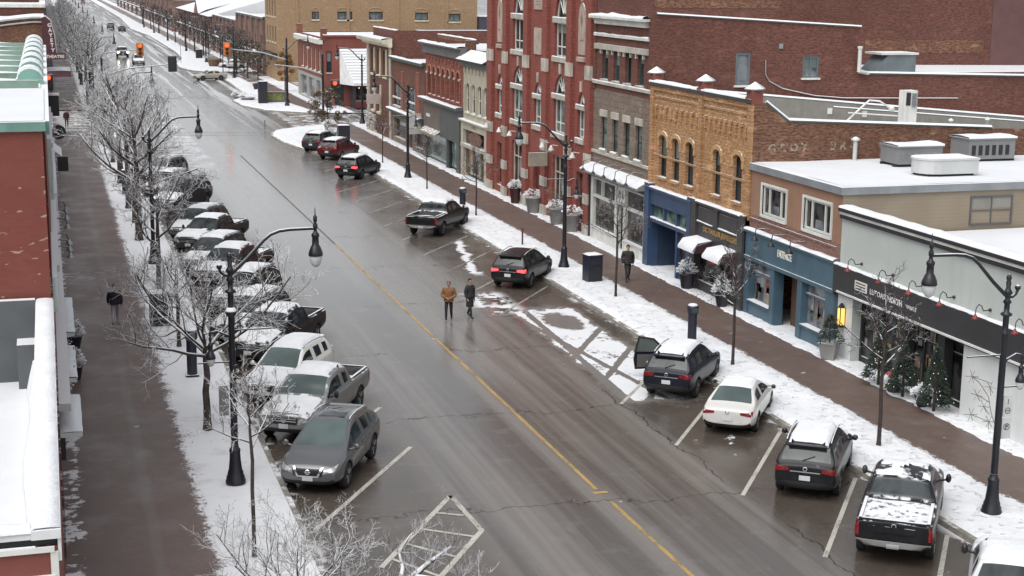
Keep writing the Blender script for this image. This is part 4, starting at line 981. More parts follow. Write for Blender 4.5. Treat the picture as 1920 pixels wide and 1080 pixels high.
# ---- narrow cream shop
def cream_shop():
    r = thing('shop_building', 'narrow cream painted building with brown oval sign, beside the red gothic hall', 'building', (XF, 107.8, 0))
    M = MR(); y0, y1 = 104.1, 111.25
    CR = mat('cream_paint', (0.43, 0.39, 0.30), 0.7, var=0.08, snow=1.0, streak=0.25)
    hs = [(104.6, 105.7, 4.95, 7.1), (106.2, 107.3, 4.95, 7.1), (107.9, 109.0, 4.95, 7.1), (109.5, 110.6, 4.95, 7.1)]
    b = MB(); wall(b, M, y0, y1, 4.3, 8.4, hs, 0.2)
    for h in hs: spandrel(b, M, h[0], h[1], 6.6, 7.1, 0.2)
    for i in range(7): u = 104.7 + i * .98; fb(b, M, u, u + .35, 7.9, 8.25, 0.002, 0.1)
    for h in hs: fb(b, M, h[1] + .05, h[1] + .3, 5.0, 7.0, 0.002, 0.1)
    shell(b, XF, XF + 15, y0, y1, 0, 8.6, front=False); b.build('wall', CR, r)
    b = MB(); fb(b, M, y0, y1, 8.35, 8.85, -0.3, 0.25); b.build('cornice_board', mat('grey_slate', (0.11, 0.11, 0.115), 0.6, snow=1.0), r)
    b = MB(); b.add([M(y0, 8.86, .6), M(y1 + .2, 8.86, .6), M(y1 + .2, 9.5, -0.6), M(y0, 9.5, -0.6), M(y0, 8.8, .6), M(y1 + .2, 8.8, .6), M(y1 + .2, 8.8, -0.6)], [(0, 1, 2, 3), (0, 1, 5, 4), (5, 6, 2, 1)]); b.build('eave_roof', mat('eave_dark', (0.09, 0.09, 0.09), 0.6, snow=1.0, lo=0.1, hi=0.4), r)
    roof_slab(r, XF + .6, XF + 15, y0, y1, 8.9)
    for h in hs: window(r, M, *h, 1, 2, 0.07, 0.17, MT['white'], MT['glass'], 0.1, MT['cream'])
    b = MB(); fb(b, M, y0, y1, 3.7, 4.35, -0.2, 0.2); fb(b, M, y0, y1, 4.28, 4.4, -0.2, 0.4); fb(b, M, y0, y1, 2.35, 2.6, -0.2, 0.25)
    for a, c in ((104.1, 104.8), (110.6, 111.25)): fb(b, M, a, c, 0, 3.7, -0.3, 0.2)
    for u in (106.4, 108.6): fb(b, M, u, u + .12, 0.4, 2.35, -0.2, 0.1)
    sf = b.build('storefront', CR, r); snow_cap(r, M, y0, y1, 4.4, 0, .4, 0.07)
    g = MB(); g.quad(M(104.8, 2.6, -.05), M(110.6, 2.6, -.05), M(110.6, 3.7, -.05), M(104.8, 3.7, -.05)); g.quad(M(104.8, .4, -.05), M(110.6, .4, -.05), M(110.6, 2.35, -.05), M(104.8, 2.35, -.05)); g.build('pane', MT['shopglass'], sf)
    g = MB(); g.prism([(107.6 + 1.75 * math.cos(i * math.pi / 8), 3.15 + .5 * math.sin(i * math.pi / 8)) for i in range(16)], 0.02, 0.12, 0, M); g.build('oval_sign', mat('brown_oval_sign', (0.17, 0.085, 0.06), 0.5, var=0.4, vs=3), r)
    g = MB(); g.quad(M(108.9, .9, -.04), M(109.8, .9, -.04), M(109.5, 2.2, -.04), M(109.0, 2.2, -.04)); g.build('window_display', mat('orange_display', (0.34, 0.13, 0.04), 0.7), sf)
    text_mb('LUMIERE', 0.32, TR(XF, 107.6, 3.9, .205), .01).build('lettering', mat('grey_letter', (0.2, 0.2, 0.2), 0.6), sf)
    # cream pillar base
cream_shop()

# ---- red brick building with a row of tall arches
def arcade_building():
    r = thing('brick_building', 'red brick building with seven tall arched windows over a grey storefront', 'building', (XF, 117, 0))
    M = MR(); y0, y1 = 111.3, 123.3
    hs = [(112.25 + i * 1.52, 113.25 + i * 1.52, 5.45, 7.75) for i in range(7)]
    b = MB(); wall(b, M, y0, y1, 4.3, 9.3, hs, 0.3)
    for h in hs: spandrel(b, M, h[0], h[1], 7.2, 7.75, 0.3)
    for i in range(8): u = 112.0 + i * 1.48; fb(b, M, u - .05, u + .22, 5.3, 7.2, 0.002, 0.1)
    for i in range(10): u = 112 + i * 1.1; fb(b, M, u, u + .5, 8.1 + .15 * (i % 2), 8.5, 0.002, 0.06)
    shell(b, XF, XF + 15, y0, y1, 0, 9.3, front=False); b.build('wall', MT['redb'], r)
    t = MB()
    for h in hs: arch_band(t, M, h[0], h[1], 7.2, 7.75, .12, .003, .08)
    t.build('arch_moulding', mat('arch_brick', (0.34, 0.15, 0.10), 0.8), r)
    t = MB()
    for i in range(8): u = 112.08 + i * 1.48; fb(t, M, u - .12, u + .26, 7.1, 7.25, .002, .16)
    t.build('impost', MT['stonetrim'], r)
    for h in hs: window(r, M, *h, 1, 2, .06, .28, mat('brown_frame', (0.12, 0.07, 0.05), 0.6) if 'brown_frame' not in bpy.data.materials else bpy.data.materials['brown_frame'], MT['glass'], .12, MT['redb'])
    t = MB(); fb(t, M, y0 - .1, y1 + .3, 8.75, 9.5, -.2, .25); fb(t, M, y0 - .1, y1 + .5, 9.5, 9.62, -.3, .55); t.build('cornice', mat('grey_cornice', (0.13, 0.12, 0.12), 0.6, snow=1.0), r)
    snow_cap(r, M, y0 - .1, y1 + .5, 9.62, -.2, .55, .14)
    t = MB(); fb(t, M, y0, y1, 9.9, 10.2, -1.2, -1.0); fb(t, M, y0, y0 + .3, 9.4, 10.2, -1.0, -.2); t.build('parapet', MT['oldb'], r); snow_cap(r, M, y0, y1, 10.2, -1.2, -1.0, .1)
    roof_slab(r, XF + .5, XF + 15, y0, y1, 9.4)
    t = MB(); t.box(XF + 5.5, XF + 7.2, 120, 121.5, 9.3, 11.3); t.build('chimney', MT['sideb'], r)
    GP = mat('grey_green_panel', (0.085, 0.09, 0.088), 0.6, var=0.1, snow=1.0, streak=0.15); GB = mat('taupe_panel', (0.13, 0.105, 0.09), 0.6, snow=1.0)
    b = MB(); fb(b, M, y0 + .1, 117.4, 2.4, 4.9, -.2, .3); fb(b, M, y0 + .1, y0 + .9, 0, 2.4, -.2, .3); fb(b, M, 115.2, 115.6, 0, 2.4, -.2, .25); sf = b.build('storefront', GP, r)
    b = MB(); fb(b, M, 117.4, y1 - .1, 2.7, 4.9, -.2, .2); fb(b, M, 122.7, y1 - .1, 0, 2.7, -.2, .2); b.build('sign_panel', GB, r)
    b = MB(); b.add([M(117.5, 2.75, .2), M(122.8, 2.75, .2), M(122.8, 2.45, .7), M(117.5, 2.45, .7), M(122.8, 2.2, .7), M(117.5, 2.2, .7)], [(0, 1, 2, 3), (3, 2, 4, 5)]); b.build('awning', mat('tan_awning', (0.30, 0.24, 0.18), 0.7, snow=0.5, lo=0.2, hi=0.5), r)
    b = MB(); fb(b, M, y0, y1 + .4, 4.9, 5.1, -.2, .6); b.build('ledge', GP, r); snow_cap(r, M, y0, y1 + .4, 5.1, 0, .6, .12)
    g = MB(); g.quad(M(115.6, 0.3, -.05), M(122.7, .3, -.05), M(122.7, 2.7, -.05), M(115.6, 2.7, -.05)); g.quad(M(112.2, .3, -.05), M(115.2, .3, -.05), M(115.2, 2.4, -.05), M(112.2, 2.4, -.05)); g.build('pane', MT['glassg'], sf)
    b = MB(); fb(b, M, 114.9, 115.15, .2, 2.5, .0, .1); b.build('door', MT['dark'], sf)
    b = MB(); fb(b, M, 121.0, 122.2, 3.6, 3.85, .2, .24); b.build('lettering_bar', MT['white'], sf)
arcade_building()

def low_building():
    r = thing('brick_building', 'lower brown brick building with stone shopfront between the arcade and the corner building', 'building', (XF, 130, 0))
    M = MR(); y0, y1 = 123.6, 136.3
    hs = [(132.7, 135.6, 3.45, 5.5), (127.2, 130.1, 3.45, 5.5)]
    b = MB(); wall(b, M, y0, y1, 3.0, 7.6, hs, .25); shell(b, XF, XF + 15, y0, y1, 0, 7.6, front=False); b.build('wall', MT['brownb'], r)
    b = MB(); fb(b, M, 131.6, 132.4, 3.2, 6.6, .003, .05); fb(b, M, 125.4, 126.8, 3.2, 6.9, .003, .05); b.build('pilaster', MT['redb'], r)
    for h in hs: window(r, M, *h, 2, 1, .08, .2, MT['dark'], MT['glassl'], .14, MT['stonetrim']); 
    b = MB()
    for h in hs: fb(b, M, h[0] - .1, h[1] + .1, 4.1, 4.25, .0, .1)
    b.build('flower_box', MT['white'], r)
    b = MB(); fb(b, M, y0, y1, 7.5, 7.75, -.3, .3); b.build('cornice', mat('green_cornice', (0.06, 0.09, 0.08), .6, snow=1.0), r); snow_cap(r, M, y0, y1, 7.75, -.2, .3, .12)
    roof_slab(r, XF + .3, XF + 15, y0, y1, 7.45)
    b = MB(); fb(b, M, y0, y1, 2.95, 3.15, -.2, .6); b.build('ledge', mat('ledge_dark', (0.06, 0.07, 0.065), .6, snow=1.0), r); snow_cap(r, M, y0, y1, 3.15, 0, .6, .12)
    b = MB(); hs2 = [(124.4, 127.4, .5, 2.3), (128.2, 130.0, .1, 2.5), (130.8, 135.4, .6, 2.3)]; wall(b, M, y0, y1, 0, 2.95, hs2, .3); sf = b.build('shopfront', MT['stone'], r)
    g = MB()
    for h in hs2: g.quad(M(h[0], h[2], -.25), M(h[1], h[2], -.25), M(h[1], h[3], -.25), M(h[0], h[3], -.25))
    g.build('pane', MT['shopglass'], sf)
    b = MB(); b.box(XF - 1.2, XF - .2, 124.1, 124.25, 1.9, 3.6); b.build('hanging_sign', mat('blank_sign', (0.42, 0.42, 0.40), .6, snow=1.0), r)
low_building()

def corner_building():
    r = thing('brick_building', 'brown corner building with broad cream cornice at the crossing', 'building', (XF, 141.6, 0))
    M = MR(); y0, y1 = 136.5, 146.9
    hs = [(143.9, 145.5, 5.7, 8.0), (141.2, 142.8, 5.7, 8.0), (138.5, 140.1, 5.7, 8.0), (143.9, 145.5, 2.2, 4.6), (141.2, 142.8, 2.2, 4.6)]
    b = MB(); wall(b, M, y0, y1, 0, 8.6, hs, .3); shell(b, XF, XF + 17, y0, y1, 0, 8.6, front=False); b.build('wall', MT['brownb'], r)
    b = MB(); wall(b, MS(y0 - .08), XF + .1, XF + 17, 7.0, 10.0); b.build('rear_block', MT['sideb'], r)
    b = MB(); fb(b, M, 146.2, 147.0, 0, 8.5, .003, .15); fb(b, M, y0, y0 + .6, 0, 8.5, .003, .12); b.build('quoin', MT['stonetrim'], r)
    for h in hs: window(r, M, *h, 1, 2, .08, .25, MT['cream'], MT['glassl'], .2, MT['cream'])
    t = MB()
    for h in hs: fb(t, M, h[0] - .22, h[0], h[2], h[3] + .2, .0, .12)
    t.build('window_surround', MT['cream'], r)
    prof = [(0.0, 8.5), (.35, 8.5), (.5, 8.75), (.95, 8.85), (1.05, 9.15), (0, 9.3)]
    b = MB(); n = len(prof)
    A = [M(y0 - .4, v, d) for d, v in prof]; B = [M(y1 + 1.0, v, d) for d, v in prof]
    b.add(A + B, [(i, i + 1, n + i + 1, n + i) for i in range(n - 1)] + [tuple(range(n)), tuple(range(2 * n - 1, n - 1, -1))]); b.build('cornice', MT['cream'], r)
    snow_cap(r, M, y0 - .4, y1 + 1, 9.2, -.1, 1.0, .16)
    b = MB(); fb(b, M, y0, y1, 9.2, 10.0, -.8, -.5); b.build('parapet', MT['sideb'], r); snow_cap(r, M, y0, y1, 10.0, -.8, -.5, .1)
    roof_slab(r, XF + .8, XF + 17, y0, y1, 9.3)
    b = MB()
    rnd = random.Random(5)
    for i in range(46):
        u = 143.2 + rnd.random() * 3.6; v = rnd.random() * 1.6; fb(b, M, u, u + .45, v, v + .22, 0.01, .12 + rnd.random() * .15)
    b.build('stone_base', MT['stonetrim'], r)
    b = MB(); b.box(XF - 1.5, XF - .2, 140.5, 140.65, 3.1, 4.0); b.build('hanging_sign', mat('pale_sign', (0.42, 0.36, 0.33), .6, snow=1.0), r)
corner_building()

# ================================================================== beyond the crossing
def far_red():
    r = thing('shop_building', 'red painted building with big snow covered awning across the side street', 'building', (XF + .6, 182, 0))
    x0 = 30.1; yw = 173.8; M2 = MS(yw); M = MR(x0)
    hs = [(30.5, 31.1, 3.9, 6.3)]
    b = MB(); wall(b, M2, x0, 44, 0, 7.9, hs, .2); b.build('side_wall', MT['paintb'], r)
    h2 = [(175.5 + i * 3.0, 176.7 + i * 3.0, 3.9, 6.4) for i in range(5)]
    b = MB(); wall(b, M, yw, 192, 3.2, 7.9, h2, .2); b.quad((44, yw, 0), (44, 192, 0), (44, 192, 7.9), (44, yw, 7.9)); b.quad((x0, 192, 0), (44, 192, 0), (44, 192, 7.9), (x0, 192, 7.9)); b.build('front_wall', MT['redb'], r)
    for h in h2: window(r, M, *h, 1, 2, .08, .18, MT['cream'], MT['glass'], .14, MT['cream'])
    window(r, M2, *hs[0], 1, 2, .08, .18, MT['dark'], MT['glass'], .12, MT['stonetrim'])
    b = MB(); fb(b, M2, x0, 44, 7.9, 8.15, -.3, .15); b.build('parapet', mat('red_coping', (0.2, 0.05, 0.05), .6, snow=1), r); snow_cap(r, M2, x0, 44, 8.15, -.3, .15, .12)
    b = MB(); fb(b, M, yw, 192, 7.1, 7.6, -.1, .5); b.build('cornice', MT['white'], r); snow_cap(r, M, yw, 192, 7.6, 0, .5, .15)
    b = MB(); fb(b, M, yw - .05, yw + .5, 7.6, 8.9, -.5, .2); fb(b, M, 191, 191.5, 7.6, 8.9, -.5, .2); b.build('pier', MT['redb'], r)
    roof_slab(r, x0 + .3, 44, yw + .3, 192, 7.8)
    h3 = [(175.5, 178.5, .4, 2.8), (180, 184, .4, 2.8), (185.5, 190, .4, 2.8)]
    b = MB(); wall(b, M, yw, 192, 0, 3.2, h3, .3); sf = b.build('shopfront', mat('pale_shopfront', (0.34, 0.34, 0.32), .6, snow=1), r)
    g = MB()
    for h in h3: g.quad(M(h[0], h[2], -.2), M(h[1], h[2], -.2), M(h[1], h[3], -.2), M(h[0], h[3], -.2))
    g.build('pane', MT['glassl'], sf)
    # deep awning
    aw = mat('white_awning', (0.7, 0.7, 0.7), .7, snow=1.0, lo=0.05, hi=0.3)
    b = MB(); b.add([(32.0, yw - .1, 6.6), (42.9, yw - .1, 6.6), (42.9, yw - 3.4, 2.9), (33.0, yw - 3.4, 2.9), (33.0, yw - 3.4, 2.6), (42.9, yw - 3.4, 2.6), (32.0, yw - .1, 2.6)], [(0, 1, 2, 3), (3, 2, 5, 4), (0, 3, 4, 6)])
    a = b.build('awning', aw, r)
    b = MB()
    for i in range(12): t = i / 12; b.box(32.0 + 1.0 * t, 42.9, yw - .1 - 3.3 * t - .04, yw - .1 - 3.3 * t, 6.62 - 3.6 * t, 6.65 - 3.6 * t)
    b.build('awning_rib', MT['steel'], a)
    b = MB(); fb(b, M2, 33.2, 42.9, .1, 2.6, -.1, 2.6); b.build('porch', mat('dark_porch', (0.045, 0.05, 0.055), .4), r)
    b = MB(); fb(b, M2, 33.4, 42.8, 0.9, 2.4, 2.601, 2.62); b.build('porch_window', MT['shopglass'], r)
    b = MB(); b.box(33.2, 42.5, yw - 3.4, yw - 3.2, .12, .9); b.build('patio_rail', mat('patio_red', (0.13, 0.03, 0.03), .6, snow=1), r)
    b = MB()
    for i in range(5): b.ball((33.6 + i * .9, yw - 3.3, 2.35), .07, 6, 4)
    b.build('light_bulb', mat('bulb_glow', (.9, .4, .3), .4, emit=(1, .45, .3), es=1.5), r)
    b = MB(); fb(b, MS(yw), 31.4, 32.4, .2, 2.6, .01, .06); b.build('door', MT['dark'], r)
far_red()

def tan_block():
    r = thing('brick_building', 'large tan brick block with small windows behind the red painted building', 'building', (31, 215, 0))
    x0, yw = 31.0, 215.0; M2 = MS(yw)
    ws = [(35.8, 36.75, 8.7, 9.75), (39.4, 41.5, 8.65, 9.75), (43.9, 45.9, 8.65, 9.75), (50.6, 52.5, 8.6, 9.65), (55.4, 57.3, 8.4, 9.5)]
    b = MB(); wall(b, M2, x0, 59.8, 0, 12.2, ws, .25); M = MR(x0)
    h2 = [(217 + i * 2.7, 218.2 + i * 2.7, v, v + 2.2) for i in range(4) for v in (5.4, 9.0)]
    wall(b, M, yw, 228, 0, 12.2, h2, .25)
    b.quad((59.8, yw, 0), (59.8, 240, 0), (59.8, 240, 12.2), (59.8, yw, 12.2)); b.quad((x0, 228, 0), (60, 228, 0), (60, 228, 12.2), (x0, 228, 12.2))
    for i in range(4): fb(b, M2, 33.5 + i * 7.2, 33.9 + i * 7.2, 0, 12.1, .003, .1)
    b.build('wall', MT['tanb'], r)
    for w in ws: window(r, M2, *w, 2, 1, .1, .2, MT['dark'], MT['glassl'], .22, MT['cream'])
    for w in h2: window(r, M, *w, 1, 2, .1, .2, MT['dark'], MT['glass'], .2, MT['cream'])
    b = MB()
    for w in ws: arch_band(b, M2, w[0], w[1], w[3] + .2, w[3] + .55, .12, .003, .06)
    b.build('window_hood', mat('tan_hood', (0.42, 0.31, 0.2), .8), r)
    b = MB(); fb(b, M2, 52, 60, 12.2, 12.4, -.3, .2); b.build('coping', MT['white'], r)
    roof_slab(r, x0, 60, yw, 228, 12.1)
    b = MB(); fb(b, M, 216, 227, 3.6, 3.9, 0, .8); b.build('canopy', MT['dark'], r)
    r2 = thing('shed_building', 'dark slate blue building at the far end of the tan block', 'building', (60, 216, 0))
    b = MB(); b.box(60, 70, 214, 226, 0, 9.0); b.build('wall', mat('slate_blue_clad', (0.065, 0.07, 0.10), .7), r2)
    roof_slab(r2, 59.9, 70, 213.9, 226, 9.1)
    # dark block behind the corner buildings
tan_block()
def rear_sheds():
    for (x0, x1, y0, y1, z, lab, m) in ((46, 62, 112, 150, 9.5, 'dark brick rear building with flat snowy roof behind the arcade row', 'sideb'), (48, 66, 160, 205, 7.6, 'low purple-brown building behind the corner awning', 'brownb')):
        r = thing('brick_building', lab, 'building', (x0, y0, 0))
        b = MB(); shell(b, x0, x1, y0, y1, 0, z); b.build('wall', MT[m], r)
        b = MB(); fb(b, MS(y0), x0, x1, z - .2, z + .25, -.3, .1); b.build('parapet', bpy.data.materials['coping_metal'], r); snow_cap(r, MS(y0), x0, x1, z + .25, -.3, .1, .12)
        roof_slab(r, x0, x1, y0 + .3, y1, z)
rear_sheds()

MT['hazeb'] = mat('hazed_brick', (.20, .125, .105), .85, var=.25, vs=.6, snow=1.0, streak=.2)  # distance haze put into the colour: paler, greyer brick for the far rows
def brick_row(y0, y1, z, lab, wm, x0=31.0, nw=4, gable=False, floors=2, deep=22):
    r = thing('brick_building', lab, 'building', (x0, (y0 + y1) / 2, 0))
    M = MR(x0); st = (y1 - y0) / nw; hs = []
    for f in range(floors):
        v = 3.9 + f * 3.2
        if v + 1.9 > z: break
        for i in range(nw): hs.append((y0 + st * (i + .22), y0 + st * (i + .72), v, v + 1.9))
    b = MB(); wall(b, M, y0, y1, 0, z, hs, .3)
    for i in range(nw + 1):
        u = y0 + st * i; fb(b, M, max(y0, u - .5), min(y1, u + .5), 0, z + .1, .003, .35)
    shell(b, x0, x0 + deep, y0, y1, 0, z, front=False); b.build('wall', wm, r)
    for h in hs: window(r, M, *h, 2, 2, .1, .22, MT['dark'], MT['glassl'], .2, MT['stonetrim'])
    hg = MB(); gs = MB()
    for i in range(nw): fb(gs, M, y0 + st * (i + .15), y0 + st * (i + .85), .6, 2.8, .003, .04)
    gs.build('shop_window', MT['shopglass'], r)
    b = MB(); fb(b, M, y0, y1, 3.0, 3.3, 0, .7); b.build('canopy', MT['dark'], r); snow_cap(r, M, y0, y1, 3.3, 0, .7, .12)
    if gable:
        b = MB(); m = x0 + deep / 2
        b.add([(x0 - .8, y0 - 1, z), (x0 - .8, y1, z), (m, y1, z + 4.5), (m, y0 - 1, z + 4.5), (x0 + deep, y0 - 1, z), (x0 + deep, y1, z)], [(0, 1, 2, 3), (3, 2, 5, 4), (0, 3, 4)]); b.build('roof', MT['roofsnow'], r)
        yc = y0 + (y1 - y0) * .3
        b = MB(); b.add([(x0 - .9, yc - 5, z + .1), (x0 - .9, yc + 5, z + .1), (x0 - .9, yc, z + 3), (x0 + 6, yc, z + 3)], [(0, 1, 2), (0, 2, 3), (1, 2, 3)]); b.build('gable', wm, r)
    else:
        b = MB(); fb(b, M, y0, y1, z, z + .35, -.4, .3); b.build('cornice', bpy.data.materials['coping_metal'], r); snow_cap(r, M, y0, y1, z + .35, -.4, .3, .15)
        roof_slab(r, x0 + .3, x0 + deep, y0, y1, z + .05)
    return r
brick_row(229, 262, 8.2, 'brown brick row building with tall dark bays, third beyond the crossing', MT['hazeb'], nw=5)
brick_row(263, 300, 6.8, 'long low red brick building with snowy parapet, past the second bend', MT['hazeb'], nw=6, floors=1)
brick_row(304, 380, 6.6, 'brick building with wide snowy gabled roof, far along the right side', MT['hazeb'], nw=8, floors=1, gable=True, deep=30)
brick_row(400, 520, 8, 'distant brick terrace on the right where the street climbs away', MT['hazeb'], nw=8, floors=1)
brick_row(530, 700, 9, 'farthest grey-brown terrace at the right of the vanishing street', MT['hazeb'], nw=6, floors=1)

# ================================================================== left hand side
def near_left():
    r = thing('shop_building', 'red brick building with wide white snowy parapet, nearest on the left', 'building', (XL, 30, 0))
    y0, y1, z = 22.1, 38.7, 7.0
    b = MB(); M2 = MS(y0); wall(b, M2, -9, XL - .06, 0, 6.74)
    b.quad((XL - .05, y0, 0), (XL - .05, y1, 0), (XL - .05, y1, 6.9), (XL - .05, y0, 6.9)); b.build('wall', MT['paintb'], r)
    mat('pale_green_coping', (0.50, 0.56, 0.54), .5, snow=1.0)
    b = MB(); b.box(XL - .42, XL, y0 - .04, y1, 6.86, 7.0); b.box(-9, XL - .422, y0, y0 + .4, 6.86, 6.98); b.box(XL - .05, XL - .001, y0, y1, 6.5, 6.859); b.build('parapet', mat('white_coping', (0.62, 0.64, 0.63), .5, snow=1.0), r)
    b = MB(); fb(b, M2, -9, XL - .06, 6.74, 6.86, -.2, -.06); b.build('painted_shadow_strip', MT['dark'], r)  # dark strip painted in as the shadow line under the parapet
    b = MB(); fb(b, M2, -9, XL - .1, 6.66, 6.74, .002, .05); fb(b, M2, -9, XL - .1, 6.24, 6.30, .002, .05); fb(b, M2, XL - .16, XL - .05, 0, 6.66, .002, .03); b.build('trim_board', MT['white'], r)
    snow_cap(r, lambda u, v, d: (d, u, v), y0, y1, 7.0, XL - .42, XL - .02, .05)
    snow_cap(r, lambda u, v, d: (u, y0 + .4 - d, v), -9, XL - .42, 6.98, 0.0, .42, .06)
    roof_slab(r, -9, XL - .42, y0 + .4, y1, 5.0)
    # drifted snow against the parapet and the grey firewall behind
    b = MB(); n = 14; vs = []
    for i in range(n + 1):
        y = y0 + .4 + (y1 - .9 - y0) * i / n; w = .25 + .05 * math.sin(i)
        vs += [(XL - .43, y, 5.75), (XL - .43 - w * .4, y, 5.7), (XL - .43 - w * 1.0, y, 5.02)]
    b.add(vs, [(i * 3 + k, i * 3 + k + 1, i * 3 + k + 4, i * 3 + k + 3) for i in range(n) for k in range(2)], 0, True); b.build('drift', MT['snow'], r)
    b = MB(); b.box(-9, XL - .43, y1 - .25, y1, 5.0, 7.05); b.build('firewall', mat('slate_wall', (0.10, 0.11, 0.115), .8, var=.08, snow=1.0), r)
    b = MB(); b.box(-1.05, -.58, y1 - 1.0, y1 - .26, 5.0, 6.1); b.build('roof_box', bpy.data.materials['slate_wall'], r)
near_left()
def second_left():
    r = thing('brick_building', 'dark red brick building with green copper roof and snow capped bays on the left', 'building', (XL, 58, 0))
    y0, y1, z = 38.8, 80.0, 11.35
    k = NB('efflorescent_red_brick')
    u = k.m('ADD', k.x, k.y); n = k.noise(1.0, k.vec(k.mul(u, 2.4), k.mul(k.z, 5.0), 0.0), detail=3); n2 = k.noise(.5, detail=4)
    bt = k.n('ShaderNodeTexBrick', {'Vector': k.vec(u, k.z, 0.0), 'Color1': (.178, .046, .032), 'Color2': (.20, .053, .037), 'Mortar': (.135, .05, .04), 'Scale': 1.0, 'Mortar Size': .006, 'Brick Width': .22, 'Row Height': .075})
    cc = k.mix(k.mul(k.ss(n2, .4, .7), .35), bt.outputs['Color'], (.145, .036, .025)); n8 = k.noise(1.0, k.vec(k.mul(u, 2.6), k.mul(k.z, 7.0), 3.0), detail=2); n9 = k.noise(.35, detail=2); cc = k.mix(k.mul(k.ss(k.m('ADD', n8, k.mul(k.m('SUBTRACT', n9, .5), .25)), .67, .70), .75), cc, (.42, .32, .26)); cc = k.mix(k.mul(k.ss(k.noise(1.2, detail=5), .45, .7), .25), cc, (.20, .075, .055)); k.done(cc, .85)
    b = MB(); M2 = MS(y0); wall(b, M2, -12, XL - .05, 5, z - .1); wall(b, M2, -12, XL - .05, 0, 5); b.quad((XL, y0, 0), (XL, y1, 0), (XL, y1, z), (XL, y0, z)); b.quad((-12, y1, 0), (XL, y1, 0), (XL, y1, z), (-12, y1, z)); b.build('wall', k.mat, r)
    CU = mat('verdigris_copper', (0.16, 0.30, 0.25), .6, var=.2, vs=1.0, snow=1.0, streak=.3)
    b = MB(); fb(b, M2, -12, XL + .03, z - .18, z + .05, -.3, .1); b.box(XL - .25, XL + .12, y0 + .3, y1, z - .3, z + .03); b.build('eave', CU, r)
    b = MB(); b.quad((-12, y0 + .1, z + .06), (XL, y0 + .1, z + .06), (XL, 50, z + .06), (-12, 50, z + .06)); b.build('roof', MT['roofsnow'], r)
    b = MB()
    for i in range(8):
        ya = 50 + i * 3.75
        b.add([(-12, ya, z + .75), (XL - .1, ya, z + .06), (XL - .1, ya + 3.7, z + .06), (-12, ya + 3.7, z + .75)], [(0, 1, 2, 3)])
        b.box(-12, XL - .15, ya - .06, ya + .06, z + .05, z + .3)
    b.build('copper_roof', mat('green_roof', (0.17, 0.25, 0.20), .6, var=.3, vs=.7, snow=.78, sscale=.5), r)
    for i in range(7):
        y = 52.0 + i * 4.2; b = MB(); n = 8
        P = [(XL - .42 - .38 * math.cos(math.pi * j / n), z + .2 + .34 * math.sin(math.pi * j / n)) for j in range(n + 1)]
        b.prism([(p[0], p[1]) for p in P], y, y + 1.2, 0, lambda x, zz, yy: (x, yy, zz)); b.box(XL - .86, XL, y - .05, y + 1.2, z - .1, z + .2); d = b.build('dormer', CU, r)
        b = MB(); Q = [(XL - .42 - .41 * math.cos(math.pi * j / n), z + .25 + .36 * math.sin(math.pi * j / n)) for j in range(n + 1)]
        b.prism(Q, y + .1, y + 1.25, 0, lambda x, zz, yy: (x, yy, zz)); b.build('snow', MT['snow'], d)
    # ledges and frames seen edge-on along the front
    M = ML(); b = MB()
    for (ya, yb, za, zb, d) in ((39, 46, 6.6, 7.5, .12), (46, 62, 6.3, 6.5, .2), (62, 79, 8.2, 8.4, .2), (39, 79, 4.0, 4.2, .3), (52, 60, 7.6, 9.6, .14), (64, 70, 5.4, 7.4, .16)): fb(b, M, ya, yb, za, zb, .002, d)
    b.build('ledge', mat('pale_ledge', (0.45, 0.5, 0.48), .6, snow=1.0), r)
second_left()
def hidden_left():
    r = thing('shop_building', 'low building between the copper roofed block and the left street corner', 'building', (XL, 114, 0))
    b = MB(); b.box(-14, XL, 80.1, 148, 0, 6.2); b.build('wall', MT['brownb'], r); roof_slab(r, -14, XL, 80.1, 148, 6.25)
    b = MB(); fb(b, ML(), 80.2, 147.8, 3.2, 3.5, .002, .35); b.build('canopy', MT['white'], r)
hidden_left()
